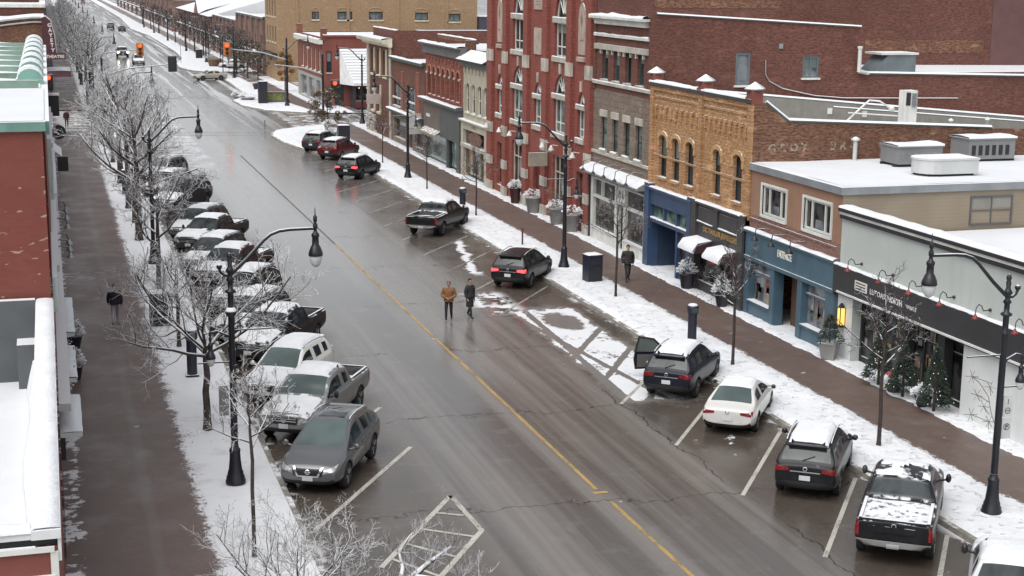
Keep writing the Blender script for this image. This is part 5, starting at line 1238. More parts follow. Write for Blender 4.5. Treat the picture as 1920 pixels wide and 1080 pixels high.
def theatre():
    r = thing('theatre', 'brick theatre with curved roofline and vertical GAYETY blade sign on the far left', 'theatre', (XL, 184, 0))
    y0, y1 = 176.5, 196; M2 = MS(y0); M = ML()
    b = MB(); P = [(-12, 0), (XL, 0), (XL, 9.9), (-1.4, 9.9)] + [(-1.4 - 10.6 * i / 8, 9.9 - 2.6 * (i / 8) ** 1.0 + .5 * math.sin(math.pi * i / 8)) for i in range(1, 9)]
    b.prism(P, y0, y1, 0, lambda x, z, y: (x, y, z)); b.build('wall', MT['oldb'], r)
    b = MB()
    for off, m in ((0.0, .12), (.5, .10)):
        Q = [(-12, 7.4 - off)] + [(-1.4 - 10.6 * i / 8, 10.0 - off - 2.6 * (i / 8) + .5 * math.sin(math.pi * i / 8)) for i in range(8, -1, -1)] + [(XL + .1, 10.0 - off)]
        b.tube([(x, y0 - .15, z) for x, z in Q], m, 4, sm=False)
    b.build('coping', mat('pale_coping', (0.45, 0.48, 0.47), .6, snow=1.0, lo=0.0, hi=.5), r)
    s = MB(); pts = [(XL - .25, 5.9), (XL - .25, 10.0), (XL + .15, 10.15), (XL + .65, 9.7), (XL + 1.0, 8.2), (XL + 1.15, 5.9)]
    MA = mat('maroon_sign', (0.07, 0.02, 0.025), .5)
    s.prism(pts, 175.4, 175.8, 0, lambda x, z, y: (x, y, z)); sg = s.build('blade_sign', MA, r)
    s = MB(); s.tube([(x, 175.6, z) for x, z in pts[1:]], .1, 4, sm=False); s.build('sign_edge', MT['white'], sg)
    s = MB(); s.box(XL - .2, XL + 2.1, 175.3, 175.9, 5.5, 6.2); s.build('sign_base', MA, sg)
    tx = MB(); GL = 'GAYETY'
    for i, c in enumerate(GL): tx.merge(text_mb(c, .56, TS(XL + .55 + .05 * i, 175.4, 9.0 - i * .54, .01), .01, .02))
    tx.merge(text_mb('THEATRE', .46, TS(XL + 1.0, 175.3, 5.66, .01), .01, .015)); tx.build('lettering', mat('sign_white', (.62, .58, .56), .5), sg)
    s = MB(); s.box(XL, XL + 2.6, 166.5 + 10, 184, 3.5, 4.1); q = s.build('marquee', mat('marquee_dark', (0.10, 0.04, 0.05), .5, snow=1.0), r); snow_cap(r, lambda u, v, d: (d, u, v), 176.5, 184, 4.1, XL, XL + 2.6, .12)
    roof_slab(r, -12, -1.5, y0 + 1, y1, 9.6)
theatre()
def left_row(y0, y1, z, lab, m, ex):
    r = thing('brick_building', lab, 'building', (XL, y0, 0))
    b = MB(); b.box(-16, XL, y0, y1, 0, z); b.build('wall', m, r)
    b = MB(); b.box(-16, XL + .25, y0 - .2, y0 + .5, z, z + .4); b.box(XL - .5, XL + .25, y0 + .5, y1, z, z + .4); b.build('parapet', MT['white'], r)
    roof_slab(r, -16, XL - .5, y0 + .5, y1, z + .1)
    b = MB(); fb(b, ML(), y0, y1, 3.1, 3.5, .002, ex); b.build('canopy', MT['dark'], r)
left_row(197, 224, 10.6, 'red-brown brick building with snowy roof steps behind the theatre sign', MT['sideb'], .8)
left_row(225, 262, 12.0, 'taller brick building with white parapet beyond the theatre', MT['brownb'], .6)
left_row(263, 330, 12.6, 'far left brick block with pale roof edge, second beyond the theatre', MT['brownb'], .6)
left_row(335, 480, 13.2, 'distant grey-brown block at the left of the vanishing street', MT['brownb'], .6)
left_row(490, 700, 14.0, 'farthest block on the left at the top of the picture', MT['brownb'], .6)

# ------------------------------------------------------------------ vehicles
def lerp_pl(pts, x):
    return pl(pts)(x)
CAR = {
 # L, W, belt pts (x,z of shoulder), top outline pts, glasshouse keys, wheel x, wheel radius
 'suv': dict(hl=2.38, W=1.90, sh=[(-2.38, 1.02), (-1.9, 1.08), (0.9, 1.00), (1.9, .90), (2.38, .74)],
    top=[(-2.38, .98), (-2.33, 1.08), (-2.24, 1.16), (-1.98, 1.60), (-1.7, 1.66), (-.6, 1.71), (.2, 1.68), (.62, 1.42), (1.08, 1.08), (1.3, 1.05), (1.9, .97), (2.25, .86), (2.38, .72)],
    A=1.08, B=.2, C=-1.98, D=-2.24, pil=[-.42, -1.3], Q=-1.85, ws=[1.45, -1.42], wr=.36, roofw=.70, low=.25),
 'sedan': dict(hl=2.32, W=1.80, sh=[(-2.32, .86), (-1.8, .93), (.9, .89), (1.8, .80), (2.32, .62)],
    top=[(-2.32, .86), (-2.26, .97), (-1.72, 1.01), (-1.68, 1.015), (-.95, 1.38), (-.6, 1.43), (.0, 1.45), (.3, 1.42), (.7, 1.2), (1.12, .95), (1.35, .92), (1.9, .82), (2.2, .72), (2.32, .60)],
    A=1.12, B=.3, C=-.95, D=-1.68, pil=[-.32, -1.05], Q=-1.12, ws=[1.42, -1.3], wr=.33, roofw=.66, low=.20),
 'crossover': dict(hl=2.42, W=1.96, sh=[(-2.42, 1.02), (-1.9, 1.16), (-1.2, 1.08), (.9, 1.02), (1.9, .95), (2.42, .74)],
    top=[(-2.42, .96), (-2.37, 1.10), (-2.25, 1.24), (-1.80, 1.53), (-1.4, 1.64), (-.5, 1.73), (.25, 1.71), (.78, 1.44), (1.36, 1.11), (1.5, 1.09), (2.0, 1.02), (2.30, .92), (2.42, .74)],
    A=1.36, B=.25, C=-1.72, D=-2.25, pil=[-.42, -1.22], Q=-1.45, ws=[1.45, -1.40], wr=.39, roofw=.66, low=.26),
 'pickup': dict(hl=2.92, W=2.04, sh=[(-2.92, 1.20), (-1.15, 1.22), (1.2, 1.16), (2.3, 1.12), (2.92, .98)],
    top=[(-2.92, 1.22), (-1.12, 1.26), (-1.02, 1.30), (-.90, 1.80), (-.6, 1.87), (.2, 1.89), (.62, 1.85), (.98, 1.58), (1.38, 1.26), (1.6, 1.25), (2.3, 1.21), (2.75, 1.12), (2.92, .96)],
    A=1.38, B=.62, C=-.90, D=-1.02, pil=[-.22], Q=-.80, ws=[1.92, -1.80], wr=.41, roofw=.74, low=.36),
}
CAGE = {}
def car_cage(kind):
    if kind in CAGE: return CAGE[kind]
    K = CAR[kind]; hl, W = K['hl'], K['W']; hw = W / 2
    xs = [-hl, -hl + .05, K['D'], (K['C'] + K['D']) / 2, K['C'], K['Q']]
    pils = K['pil']
    for p in pils:
        if abs(p - K['Q']) > .2: xs += [p - .05, p + .05]
    if kind == 'pickup': xs += [-2.2, -1.6, -1.14]
    if kind == 'sedan': xs += [-2.0]
    xs += [K['B'], K['B'] * .55 + K['A'] * .45, K['A'], K['A'] + .14, hl * .80, hl - .16, hl - .04, hl]
    gap = [(-.9 if kind != 'pickup' else -.5)]
    xs = sorted(set(round(x, 3) for x in xs))
    rings = []
    NR = 11
    for x in xs:
        a = abs(x) / hl
        f = max(0, (a - .70) / .30)
        w = hw * (1 - (.17 if x > 0 else .09) * f ** 2.4)
        if kind == 'pickup' and x < 0: w = hw * (1 - .03 * f ** 3)
        zb = K['low'] + (.08 * f ** 2 if x > 0 else .14 * f ** 2)
        zs = lerp_pl(K['sh'], x); zt = lerp_pl(K['top'], x)
        cab = K['D'] - .001 <= x <= K['A'] + .001
        zt = max(zt, zs + .02) if not cab else max(zt, zs + .06)
        if x in (xs[0], xs[-1]): zb += .10
        r = [(0, zb), (w * .80, zb), (w * .965, zb + .14), (w, zb + .42 * (zs - zb)), (w * .99, zs - .07), (w * .955, zs)]
        if cab:
            t = (zt - zs - .06) / (max(p[1] for p in K['top']) - zs - .06); t = max(0, min(1, t))
            wt = hw * (.93 + (K['roofw'] - .93) * t)
            r += [(w * .93, zs + .035), (wt + (.02), zs + .035 + (zt - zs - .035) * .86), (wt - .07, zt - .012), (wt * .55, zt + .015), (0, zt + .025)]
        else:
            h = zt - zs
            r += [(w * .90, zs + h * .45), (w * .80, zs + h * .8), (w * .68, zt - .005), (w * .4, zt + .012), (0, zt + .018)]
        rings.append(r)
    v = []; f = []; m = []
    full = []
    for x, r in zip(xs, rings):
        idx = []
        pts = [(-y, z) for y, z in r[::-1]] + [(y, z) for y, z in r[1:-1]]   # closed loop
        for y, z in pts: idx.append(len(v)); v.append((x, y, z))
        full.append(idx)
    n = len(full[0])   # 2*NR-2 = 20
    # loop order: 0 top centre (y=-0) .. NR-1 bottom centre .. back up
    def strip_of(k):   # face between loop k and k+1 -> (half ring lower index)
        k2 = k if k < NR - 1 else n - 1 - k
        return NR - 2 - k2 if k < NR - 1 else NR - 2 - k2
    for i in range(len(xs) - 1):
        xm = (xs[i] + xs[i + 1]) / 2; dx = xs[i + 1] - xs[i]
        for k in range(n):
            lo = (NR - 2 - k) if k < NR - 1 else (k - (NR - 1))
            mi = 0; side = 1 if k >= NR - 1 else -1
            if lo in (8, 9):
                if K['B'] < xm < K['A']: mi = 2
                elif K['D'] < xm < K['C']: mi = 3
            elif lo == 6 and K['Q'] < xm < K['A'] - .2 and dx > .101:
                mi = 4 if side > 0 else 5
            elif lo in (0, 1) : mi = 1
            f.append([full[i][k], full[i + 1][k], full[i + 1][(k + 1) % n], full[i][(k + 1) % n]]); m.append(mi)
    f.append(full[0][::-1]); m.append(0); f.append(full[-1]); m.append(0)
    # caps as concentric rings so the ends stay rounded
    me = bpy.data.meshes.new('cage'); me.from_pydata(v, [], f)
    me.polygons.foreach_set('material_index', m); me.update()
    bm = bmesh.new(); bm.from_mesh(me)
    bm.faces.ensure_lookup_table()
    for cap in [q for q in bm.faces if len(q.verts) > 4]:
        r_ = bmesh.ops.inset_region(bm, faces=[cap], thickness=.10, depth=0.0)
        bmesh.ops.triangulate(bm, faces=[cap]) if False else None
    bmesh.ops.recalc_face_normals(bm, faces=bm.faces); bm.to_mesh(me); bm.free()
    for nme in range(6): me.materials.append(MT['dark'])
    def mods(o):
        s = o.modifiers.new('s', 'SUBSURF'); s.levels = 2; s.render_levels = 2
        c = MB()
        for wx in K['ws']:
            for sy in (1, -1):
                R_ = K['wr'] + .055
                c.lathe([(R_ * .98, -.16), (R_, .0), (R_, .4)] if sy > 0 else [(R_, -.4), (R_, 0.0), (R_ * .98, .16)], (wx, sy * (hw - .16), K['wr'] + .01), 28, 1, False, axis='y')
        if kind == 'pickup': c.box(-2.80, -1.16, -hw + .17, hw - .17, .82, 1.6, 1)
        cm = c.mesh('cut'); 
        for q in range(6): cm.materials.append(MT['dark'])
        b_ = bmesh.new(); b_.from_mesh(cm); bmesh.ops.recalc_face_normals(b_, faces=b_.faces); b_.to_mesh(cm); b_.free()
        co = bpy.data.objects.new('cut', cm); col.objects.link(co)
        bo = o.modifiers.new('b', 'BOOLEAN'); bo.operation = 'DIFFERENCE'; bo.object = co; bo.solver = 'EXACT'; bo.material_mode = 'INDEX'
        return [co]
    r = temp_eval(me, mods); bpy.data.meshes.remove(me)
    bm = bmesh.new(); bm.from_mesh(r)
    bvh = BVHTree.FromBMesh(bm); bm.free()
    CAGE[kind] = (r, bvh)
    return CAGE[kind]
def split_mesh(me, keep, name, off=0.0):
    """the faces with these material indices as a mesh of their own"""
    b = MB(); mp = {}
    no = [v.normal.copy() for v in me.vertices]
    for p in me.polygons:
        if p.material_index in keep:
            ids = []
            for i in p.vertices:
                if i not in mp: mp[i] = len(b.v); b.v.append(tuple(me.vertices[i].co + no[i] * off))
                ids.append(mp[i])
            b.f.append(ids); b.m.append(max(0, p.material_index - 0) if len(keep) > 1 else 0); b.s.append(True)
    return b
PART = {}
def car_parts(kind):
    if kind in PART: return PART[kind]
    me, bvh = car_cage(kind); K = CAR[kind]; hl, hw = K['hl'], K['W'] / 2
    P = {}
    b = split_mesh(me, (0, 1), 'body'); P['body'] = b.mesh('body')
    # keep flat-ish wheel arch and bed faces crisp
    for nm, ix in (('windshield', 2), ('rear_window', 3)):
        P[nm] = split_mesh(me, (ix,), nm).mesh(nm)
    sw = []
    for ix in (4, 5):
        b = split_mesh(me, (ix,), 'w')
        bm = bmesh.new(); m2 = b.mesh('w'); bm.from_mesh(m2); bpy.data.meshes.remove(m2)
        left = set(bm.faces)
        while left:
            st = [left.pop()]; comp = set(st)
            while st:
                q = st.pop()
                for e in q.edges:
                    for g in e.link_faces:
                        if g in left: left.discard(g); comp.add(g); st.append(g)
            bb = MB(); mp = {}
            for q in comp:
                ids = []
                for v in q.verts:
                    if v not in mp: mp[v] = len(bb.v); bb.v.append(tuple(v.co))
                    ids.append(mp[v])
                bb.f.append(ids); bb.m.append(0); bb.s.append(True)
            sw.append(bb.mesh('side_window'))
        bm.free()
    P['side_window'] = sw
    def patch(quads, d, off=.008, n=6, face=True):
        x_off = hl if d[0] < -.5 else (-hl if d[0] > .5 else 0.0)
        """quads in the plane across d, pushed onto the body along d"""
        b = MB(); d = Vector(d).normalized()
        for q in quads:
            a, e, c, f = [Vector(p) for p in q]; g = {}
            for i in range(n + 1):
                for j in range(n + 1):
                    s, t = i / n, j / n
                    p = (a * (1 - s) + e * s) * (1 - t) + (f * (1 - s) + c * s) * t + Vector((x_off, 0, 0))
                    o = p - d * 4
                    h = bvh.ray_cast(o, d)
                    if h[0] is None: continue
                    g[i, j] = len(b.v); b.v.append(tuple(h[0] - d * off))
            for i in range(n):
                for j in range(n):
                    ks = [(i, j), (i + 1, j), (i + 1, j + 1), (i, j + 1)]
                    if all(k in g for k in ks): b.f.append([g[k] for k in ks]); b.m.append(0); b.s.append(True)
        return b
    yz = lambda y0, z0, y1, z1, y2, z2, y3, z3: [(0, y0, z0), (0, y1, z1), (0, y2, z2), (0, y3, z3)]
    F, B = (-1, 0, 0), (1, 0, 0)
    lights = {'suv': ((.42, .80, .80), .16), 'crossover': ((.45, .72, .80), .15), 'sedan': ((.40, .62, .72), .13), 'pickup': ((.56, .92, .95), .2)}
    z1 = {'suv': .80, 'crossover': .82, 'sedan': .64, 'pickup': .95}[kind]
    hh = {'suv': .14, 'crossover': .14, 'sedan': .12, 'pickup': .22}[kind]
    P['headlight'] = [patch([yz(s * .46 * hw, z1 - hh, s * .84 * hw, z1 - hh * .3, s * .93 * hw, z1 + hh * .75, s * .50 * hw, z1 - hh * .2)], (-1, -s * .18, 0), .01).mesh('headlight') for s in (1, -1)]
    P['grille'] = patch([yz(-.44 * hw, z1 - .22, .44 * hw, z1 - .22, .48 * hw, z1 + .0, -.48 * hw, z1 + .0)], F, .01).mesh('grille')
    P['grille_bar'] = patch([yz(-.42 * hw, z1 - .13, .42 * hw, z1 - .13, .42 * hw, z1 - .10, -.42 * hw, z1 - .10), yz(-.42 * hw, z1 - .05, .42 * hw, z1 - .05, .42 * hw, z1 - .025, -.42 * hw, z1 - .025)], F, .02).mesh('grille_bar')
    P['front_bumper'] = patch([yz(-.86 * hw, .30, .86 * hw, .30, .84 * hw, z1 - .36, -.84 * hw, z1 - .36)], F, .012, 8).mesh('front_bumper')
    P['grille_frame'] = patch([yz(s_ * .40 * hw, z1 + .05, s_ * .48 * hw, z1 + .05, s_ * .34 * hw, z1 - .22, s_ * .28 * hw, z1 - .22) for s_ in (1, -1)] + [yz(-.34 * hw, z1 - .24, .34 * hw, z1 - .24, .34 * hw, z1 - .20, -.34 * hw, z1 - .20)], F, .026, 4).mesh('grille_frame')
    P['front_plate'] = patch([yz(-.16, z1 - .36, .16, z1 - .36, .16, z1 - .20, -.16, z1 - .20)], F, .03, 2).mesh('license_plate')
    tz = {'suv': (.86, 1.04), 'crossover': (.88, 1.06), 'sedan': (.74, .90), 'pickup': (.82, 1.20)}[kind]
    ty = {'suv': (.50, .97), 'crossover': (.52, .97), 'sedan': (.48, .97), 'pickup': (.86, 1.0)}[kind]
    P['taillight'] = [patch([yz(s * ty[0] * hw, tz[0] + (.05 if kind != 'pickup' else 0), s * ty[1] * hw, tz[0], s * ty[1] * hw, tz[1], s * ty[0] * hw, tz[1] - (.03 if kind != 'pickup' else 0))], (1, -s * .22, 0), .012).mesh('taillight') for s in (1, -1)]
    P['rear_trim'] = patch([yz(-.46 * hw, tz[0] + .02, .46 * hw, tz[0] + .02, .46 * hw, tz[0] + .055, -.46 * hw, tz[0] + .055)], B, .016, 4).mesh('rear_trim')
    rb = {'suv': (.40, .60), 'crossover': (.40, .60), 'sedan': (.32, .42), 'pickup': (.56, .74)}[kind]
    P['rear_bumper'] = patch([yz(-.92 * hw, rb[0], .92 * hw, rb[0], .94 * hw, rb[1], -.94 * hw, rb[1])], B, .014 if kind != 'pickup' else .05, 8).mesh('rear_bumper')
    pz = {'suv': .72, 'crossover': .70, 'sedan': .64, 'pickup': .60}[kind]
    P['plate'] = patch([yz(-.16, pz - .075, .16, pz - .075, .16, pz + .075, -.16, pz + .075)], B, .03 if kind != 'pickup' else .07, 2).mesh('license_plate')
    P['badge'] = patch([yz(.07 * math.cos(a) , tz[1] - .05 + .07 * math.sin(a), .07 * math.cos(a + .8), tz[1] - .05 + .07 * math.sin(a + .8), .045 * math.cos(a + .8), tz[1] - .05 + .045 * math.sin(a + .8), .045 * math.cos(a), tz[1] - .05 + .045 * math.sin(a)) for a in [i * .7854 for i in range(8)]], B, .02, 1).mesh('emblem')
    P['badge_front'] = patch([yz(.08 * math.cos(a), z1 - .09 + .08 * math.sin(a), .08 * math.cos(a + .8), z1 - .09 + .08 * math.sin(a + .8), .05 * math.cos(a + .8), z1 - .09 + .05 * math.sin(a + .8), .05 * math.cos(a), z1 - .09 + .05 * math.sin(a)) for a in [i * .7854 for i in range(8)]] + [yz(-.1, z1 - .105, .1, z1 - .105, .1, z1 - .075, -.1, z1 - .075)], F, .03, 1).mesh('emblem')
    # door seams, handles, lower cladding from both sides
    xz = lambda x0, z0, x1, z1_, x2, z2, x3, z3: [(x0, 0, z0), (x1, 0, z1_), (x2, 0, z2), (x3, 0, z3)]
    doors = [K['A'] - .12, K['pil'][0]] + ([K['pil'][1] + .08] if len(K['pil']) > 1 else [K['D'] + .06])
    P['door_seam'] = []; P['door_handle'] = []; P['cladding'] = []
    for s in (1, -1):
        q = []
        for x in doors:
            zz = lerp_pl(K['sh'], x) - .02; q.append(xz(x - .008, K['low'] + .18, x + .008, K['low'] + .18, x + .008, zz, x - .008, zz))
        P['door_seam'].append(patch(q, (0, -s, 0), .004, 5).mesh('door_seam'))
        q = []
        for x in doors[1:]:
            zz = lerp_pl(K['sh'], x) - .13; q.append(xz(x + .06, zz, x + .26, zz, x + .26, zz + .035, x + .06, zz + .035))
        P['door_handle'].append(patch(q, (0, -s, 0), .03, 1).mesh('door_handle'))
        q = [xz(K['ws'][1] + K['wr'] + .08, K['low'] + .02, K['ws'][0] - K['wr'] - .08, K['low'] + .02, K['ws'][0] - K['wr'] - .08, K['low'] + .13, K['ws'][1] + K['wr'] + .08, K['low'] + .13)]
        P['cladding'].append(patch(q, (0, -s, 0), .012, 6).mesh('sill_trim'))
    # snow blankets over roof and hood
    def blanket(x0, x1, zmin, th, seed, ymax=.8, nzmin=.75, name='snow', holes=.0):
        b = MB(); nx, ny = 18, 14; g = {}
        for i in range(nx + 1):
            for j in range(ny + 1):
                x = x0 + (x1 - x0) * i / nx; y = -hw * ymax + 2 * hw * ymax * j / ny
                h = bvh.ray_cast(Vector((x, y, 4)), Vector((0, 0, -1)))
                if h[0] is None or h[0].z < zmin or h[1].z < nzmin: continue
                if holes and mnoise.noise((x * 1.6 + seed, y * 1.6, seed)) * .5 + .5 < holes: continue
                g[i, j] = (h[0])
        def edge(i, j): return any((i + a, j + c) not in g for a, c in ((1, 0), (-1, 0), (0, 1), (0, -1)))
        ids = {}
        for (i, j), p in g.items():
            e = edge(i, j)
            t = th * (.05 if e else 1) + (0 if e else .018 * mnoise.noise((p.x * 3 + seed, p.y * 3, seed)))
            ids[i, j] = len(b.v)
            q = .03 * mnoise.noise((p.x * 4, p.y * 4, seed + 5))
            b.v.append((p.x + (q if e else 0), p.y + (q if e else 0), p.z + t))
        for (i, j) in ids:
            ks = [(i, j), (i + 1, j), (i + 1, j + 1), (i, j + 1)]
            if all(k in ids for k in ks): b.f.append([ids[k] for k in ks]); b.m.append(0); b.s.append(True)
        return b
    P['blanket'] = blanket
    PART[kind] = P
    return P
# wheel, shared
def wheel_meshes(r):
    t = MB(); w = .115
    t.lathe([(r * .62, -w), (r * .90, -w), (r * .985, -w * .7), (r, -w * .3), (r, w * .3), (r * .985, w * .7), (r * .90, w), (r * .62, w)], (0, 0, 0), 26, 0, True, axis='y')
    m = MB(); R0 = r * .66
    m.lathe([(R0, -w * .9), (R0, w * .92), (R0 * .93, w * .98), (R0 * .90, w * .6), (R0 * .2, w * .55), (R0 * .2, w * .75)], (0, 0, 0), 22, 0, True, axis='y')
    for k in range(5):
        a = 2 * math.pi * k / 5
        for da in (-.16, .16):
            c0, s0 = math.cos(a + da * .6), math.sin(a + da * .6); c1, s1 = math.cos(a + da), math.sin(a + da)
            m.tube([(c0 * R0 * .18, w * .82, s0 * R0 * .18), (c1 * R0 * .93, w * .92, s1 * R0 * .93)], [r * .07, r * .055], 4, 0, False)
    h = MB(); h.lathe([(R0 * .88, w * .5), (R0 * .88, w * .64)], (0, 0, 0), 20, 0, False, axis='y')
    return t.mesh('tyre'), m.mesh('rim'), h.mesh('brake')
MT['rubber'] = mat('tyre_rubber', (0.016, 0.016, 0.017), .85, snow=.25, sscale=9)
MT['rim'] = mat('alloy_rim', (.30, .30, .31), .4, metal=.7)
MT['rimdark'] = mat('dark_alloy_rim', (.05, .05, .055), .4, metal=.5)
MT['carglass'] = glass('car_glass', (0.034, 0.040, 0.042), .05, .6, 1.6)
MT['carglassg'] = glass('car_windscreen', (0.085, 0.115, 0.110), .08, .25, .6)
MT['headl'] = mat('headlight_lens', (.42, .44, .45), .15, metal=.3, var=.4, vs=12)
MT['tail'] = mat('taillight_lens', (.20, .012, .014), .2, var=.35, vs=14)
MT['tailon'] = mat('taillight_lit', (.8, .03, .04), .3, emit=(1.0, .06, .07), es=3.0)
MT['plate'] = mat('number_plate', (.55, .56, .58), .5, var=.1)
MT['platetxt'] = mat('number_plate_ink', (.08, .12, .3), .5)
MT['chrome'] = mat('chrome_trim', (.55, .56, .57), .22, metal=.85)
WHEELS = {}
def inst(name, me, m, parent, loc=(0, 0, 0), rot=(0, 0, 0), slot_obj=True):
    o = bpy.data.objects.new(name, me); col.objects.link(o); o.parent = parent; o.location = loc; o.rotation_euler = rot
    ms = m if isinstance(m, (list, tuple)) else [m]
    while len(me.materials) < len(ms): me.materials.append(None)
    for i, mm in enumerate(ms):
        o.material_slots[i].link = 'OBJECT'; o.material_slots[i].material = mm
    ORG[o.name] = Vector((0, 0, 0))
    return o
PAINT = {}
def paint(c, snow, metal=.25, gloss=False):
    key = (c, snow, gloss)
    if key in PAINT: return PAINT[key]
    k = NB('car_paint')
    f = snowmask(k, snow, .55, .9, 2.6)
    n = k.noise(2.2, detail=5, rough=.65); n2 = k.noise(11.0, detail=3)
    dirt = k.mul(k.ss(k.z, .95, .25), k.ss(k.m('ADD', k.mul(n, .7), k.mul(n2, .3)), .35, .62), .18)
    cc = k.mix(dirt, k.mix(k.mul(k.ss(n, .4, .7), .05), c, (.2, .19, .18)), (.08, .072, .065))
    cc = k.mix(f, cc, SNOW)
    rr = k.mixf(f, k.mixf(dirt, .22 if gloss else .28, .6), .7)
    k.put(k.b.inputs['Metallic'], k.mixf(f, metal * .4, 0.0))
    k.put(k.b.inputs['Coat Weight'], k.mixf(f, .6 if gloss else .10, 0.0)); k.put(k.b.inputs['Coat Roughness'], .06)
    PAINT[key] = k.done(cc, rr, **{'Specular IOR Level': .4 if gloss else .18})
    return PAINT[key]
def make_car(kind, name, label, cat, x, y, head, color, snow=.3, roof=0.0, hood=0.0, bed=0.0, lit=False, glassy='carglass', rims='rim', group=None, trim='dark', rear_glass=None, badge=True, metal=.25, hole=0.0, seed=1, rails=True, bars=False, plate_txt='', loc_at='c', gloss=False):
    P = car_parts(kind); K = CAR[kind]; hl, hw = K['hl'], K['W'] / 2
    t = thing(name, label, cat, (x, y, 0.0), head, group, local=True)
    pm = paint(color, snow, metal, gloss)
    body = inst('body', P['body'], [pm, MT['dark']], t)
    inst('windshield', P['windshield'], MT[glassy], t)
    inst('rear_window', P['rear_window'], MT[rear_glass or 'carglass'], t)
    for m in P['side_window']: inst('side_window', m, MT['carglass'], t)
    if K['wr'] not in WHEELS: WHEELS[K['wr']] = wheel_meshes(K['wr'])
    ty, rm, br = WHEELS[K['wr']]
    for wx in K['ws']:
        for s in (1, -1):
            w = inst('wheel', br, MT['dark'], t, (wx, s * (hw - .135), K['wr']), (0, 0, 0 if s > 0 else math.pi))
            inst('tyre', ty, MT['rubber'], w); inst('rim', rm, MT[rims], w)
    for m in P['headlight']: inst('headlight', m, MT['headl'], t)
    for m in P['taillight']: inst('taillight', m, MT['tailon' if lit else 'tail'], t)
    g = inst('grille', P['grille'], MT['dark'], t); inst('grille_bar', P['grille_bar'], MT['chrome'] if kind != 'crossover' else MT['dark'], g)
    if kind == 'crossover': inst('grille_frame', P['grille_frame'], MT['chrome'], g)
    inst('bumper', P['front_bumper'], MT['dark'], t)
    inst('bumper', P['rear_bumper'], MT['chrome'] if kind == 'pickup' else (MT['dark'] if kind != 'sedan' else MT['dark']), t)
    p = inst('license_plate', P['plate'], MT['plate'], t); inst('license_plate', P['front_plate'], MT['plate'], t)
    if badge: inst('emblem', P['badge'], MT['chrome'], t); inst('emblem', P['badge_front'], MT['chrome'], g)
    if kind in ('suv', 'crossover'): inst('rear_trim', P['rear_trim'], MT['chrome'], t)
    for i in (0, 1):
        inst('door_seam', P['door_seam'][i], MT['dark'], t); inst('door_handle', P['door_handle'][i], MT['chrome'] if trim == 'chrome' else pm, t)
        inst('sill_trim', P['cladding'][i], MT['chrome'] if trim == 'chrome' else MT['dark'], t)
    for s in (1, -1):
        b = MB(); xm = K['A'] - .28; zm = lerp_pl(K['sh'], xm) + .13; big = 1.1 if kind == 'pickup' else 1.0
        b.tube([(xm, s * hw * .90, zm - .07), (xm - .02, s * (hw + .06), zm - .03)], .03, 5)
        b.ball((xm - .02, s * (hw + .13), zm + .02), .12 * big, 10, 6, 0, (.42, .82 if kind != 'pickup' else .62, .78 if kind != 'pickup' else 1.0))
        mm = b.build('mirror', MT['dark'] if kind == 'pickup' else pm, t)
        b = MB(); b.ball((xm - .04, s * (hw + .13), zm + .02), .105 * big, 8, 5, 0, (.42, .8 if kind != 'pickup' else .6, .78 if kind != 'pickup' else 1.0)); b.build('mirror_glass', MT['carglass'], mm)
    if rails and kind in ('suv', 'crossover'):
        for s in (1, -1):
            b = MB(); zr = [(x_, lerp_pl(K['top'], x_) + .045) for x_ in (-1.75, -1.4, -.6, 0.0, .18)]
            b.tube([(x_, s * hw * (K['roofw'] - .02), z_ - (.05 if i in (0, 4) else 0) + (.01 if kind == 'crossover' else 0)) for i, (x_, z_) in enumerate(zr)], .022, 5); b.build('roof_rail', MT['steel'] if trim == 'chrome' else MT['black'], t)
    if roof:
        b = P['blanket'](K['C'] + .02, K['B'] + .02, lerp_pl(K['sh'], 0) + .3, roof, seed, .72, .8, holes=hole); 
        if b.f: b.build('roof_snow', MT['snow'], t)
    if hood:
        b = P['blanket'](K['A'] + .12, hl - .12, .6, hood, seed + 3, .82, .75, holes=hole + .0)
        if b.f: b.build('hood_snow', MT['snow'], t)
    if kind == 'sedan' and bed:
        b = P['blanket'](-hl + .1, K['D'] - .08, .6, bed, seed + 9, .78, .8); b.build('trunk_snow', MT['snow'], t)
    if kind == 'pickup':
        b = MB()
        for s in (1, -1): b.box(-2.84, -1.14, s * (hw - .155) - .04, s * (hw - .155) + .04, 1.235, 1.285)
        b.box(-2.88, -2.80, -hw + .2, hw - .2, 1.235, 1.285); b.build('bed_rail', mat('bed_rail_plastic', (.02, .02, .022), .6, snow=.9) if 'bed_rail_plastic' not in bpy.data.materials else bpy.data.materials['bed_rail_plastic'], t)
        if bed:
            b = MB(); n = 10; g_ = {}
            for i in range(n + 1):
                for j in range(n + 1):
                    x_ = -2.78 + 1.6 * i / n; y_ = -hw + .18 + (2 * hw - .36) * j / n
                    z_ = (1.24 if bed > .9 else .86 + .2 * bed) + .05 * mnoise.noise((x_ * 2, y_ * 2, seed)); g_[i, j] = len(b.v); b.v.append((x_, y_, z_))
            for i in range(n):
                for j in range(n): b.f.append([g_[i, j], g_[i + 1, j], g_[i + 1, j + 1], g_[i, j + 1]]); b.m.append(0); b.s.append(True)
            b.build('bed_cover' if bed > .9 else 'bed_snow', (mat('tonneau_cover', (.10, .10, .105), .7, snow=.62, sscale=4) if 'tonneau_cover' not in bpy.data.materials else bpy.data.materials['tonneau_cover']) if bed > .9 else MT['snow'], t)
        b = MB(); b.box(-2.955, -2.935, -.55, .55, .95, 1.12); b.build('tailgate_panel', pm, t)
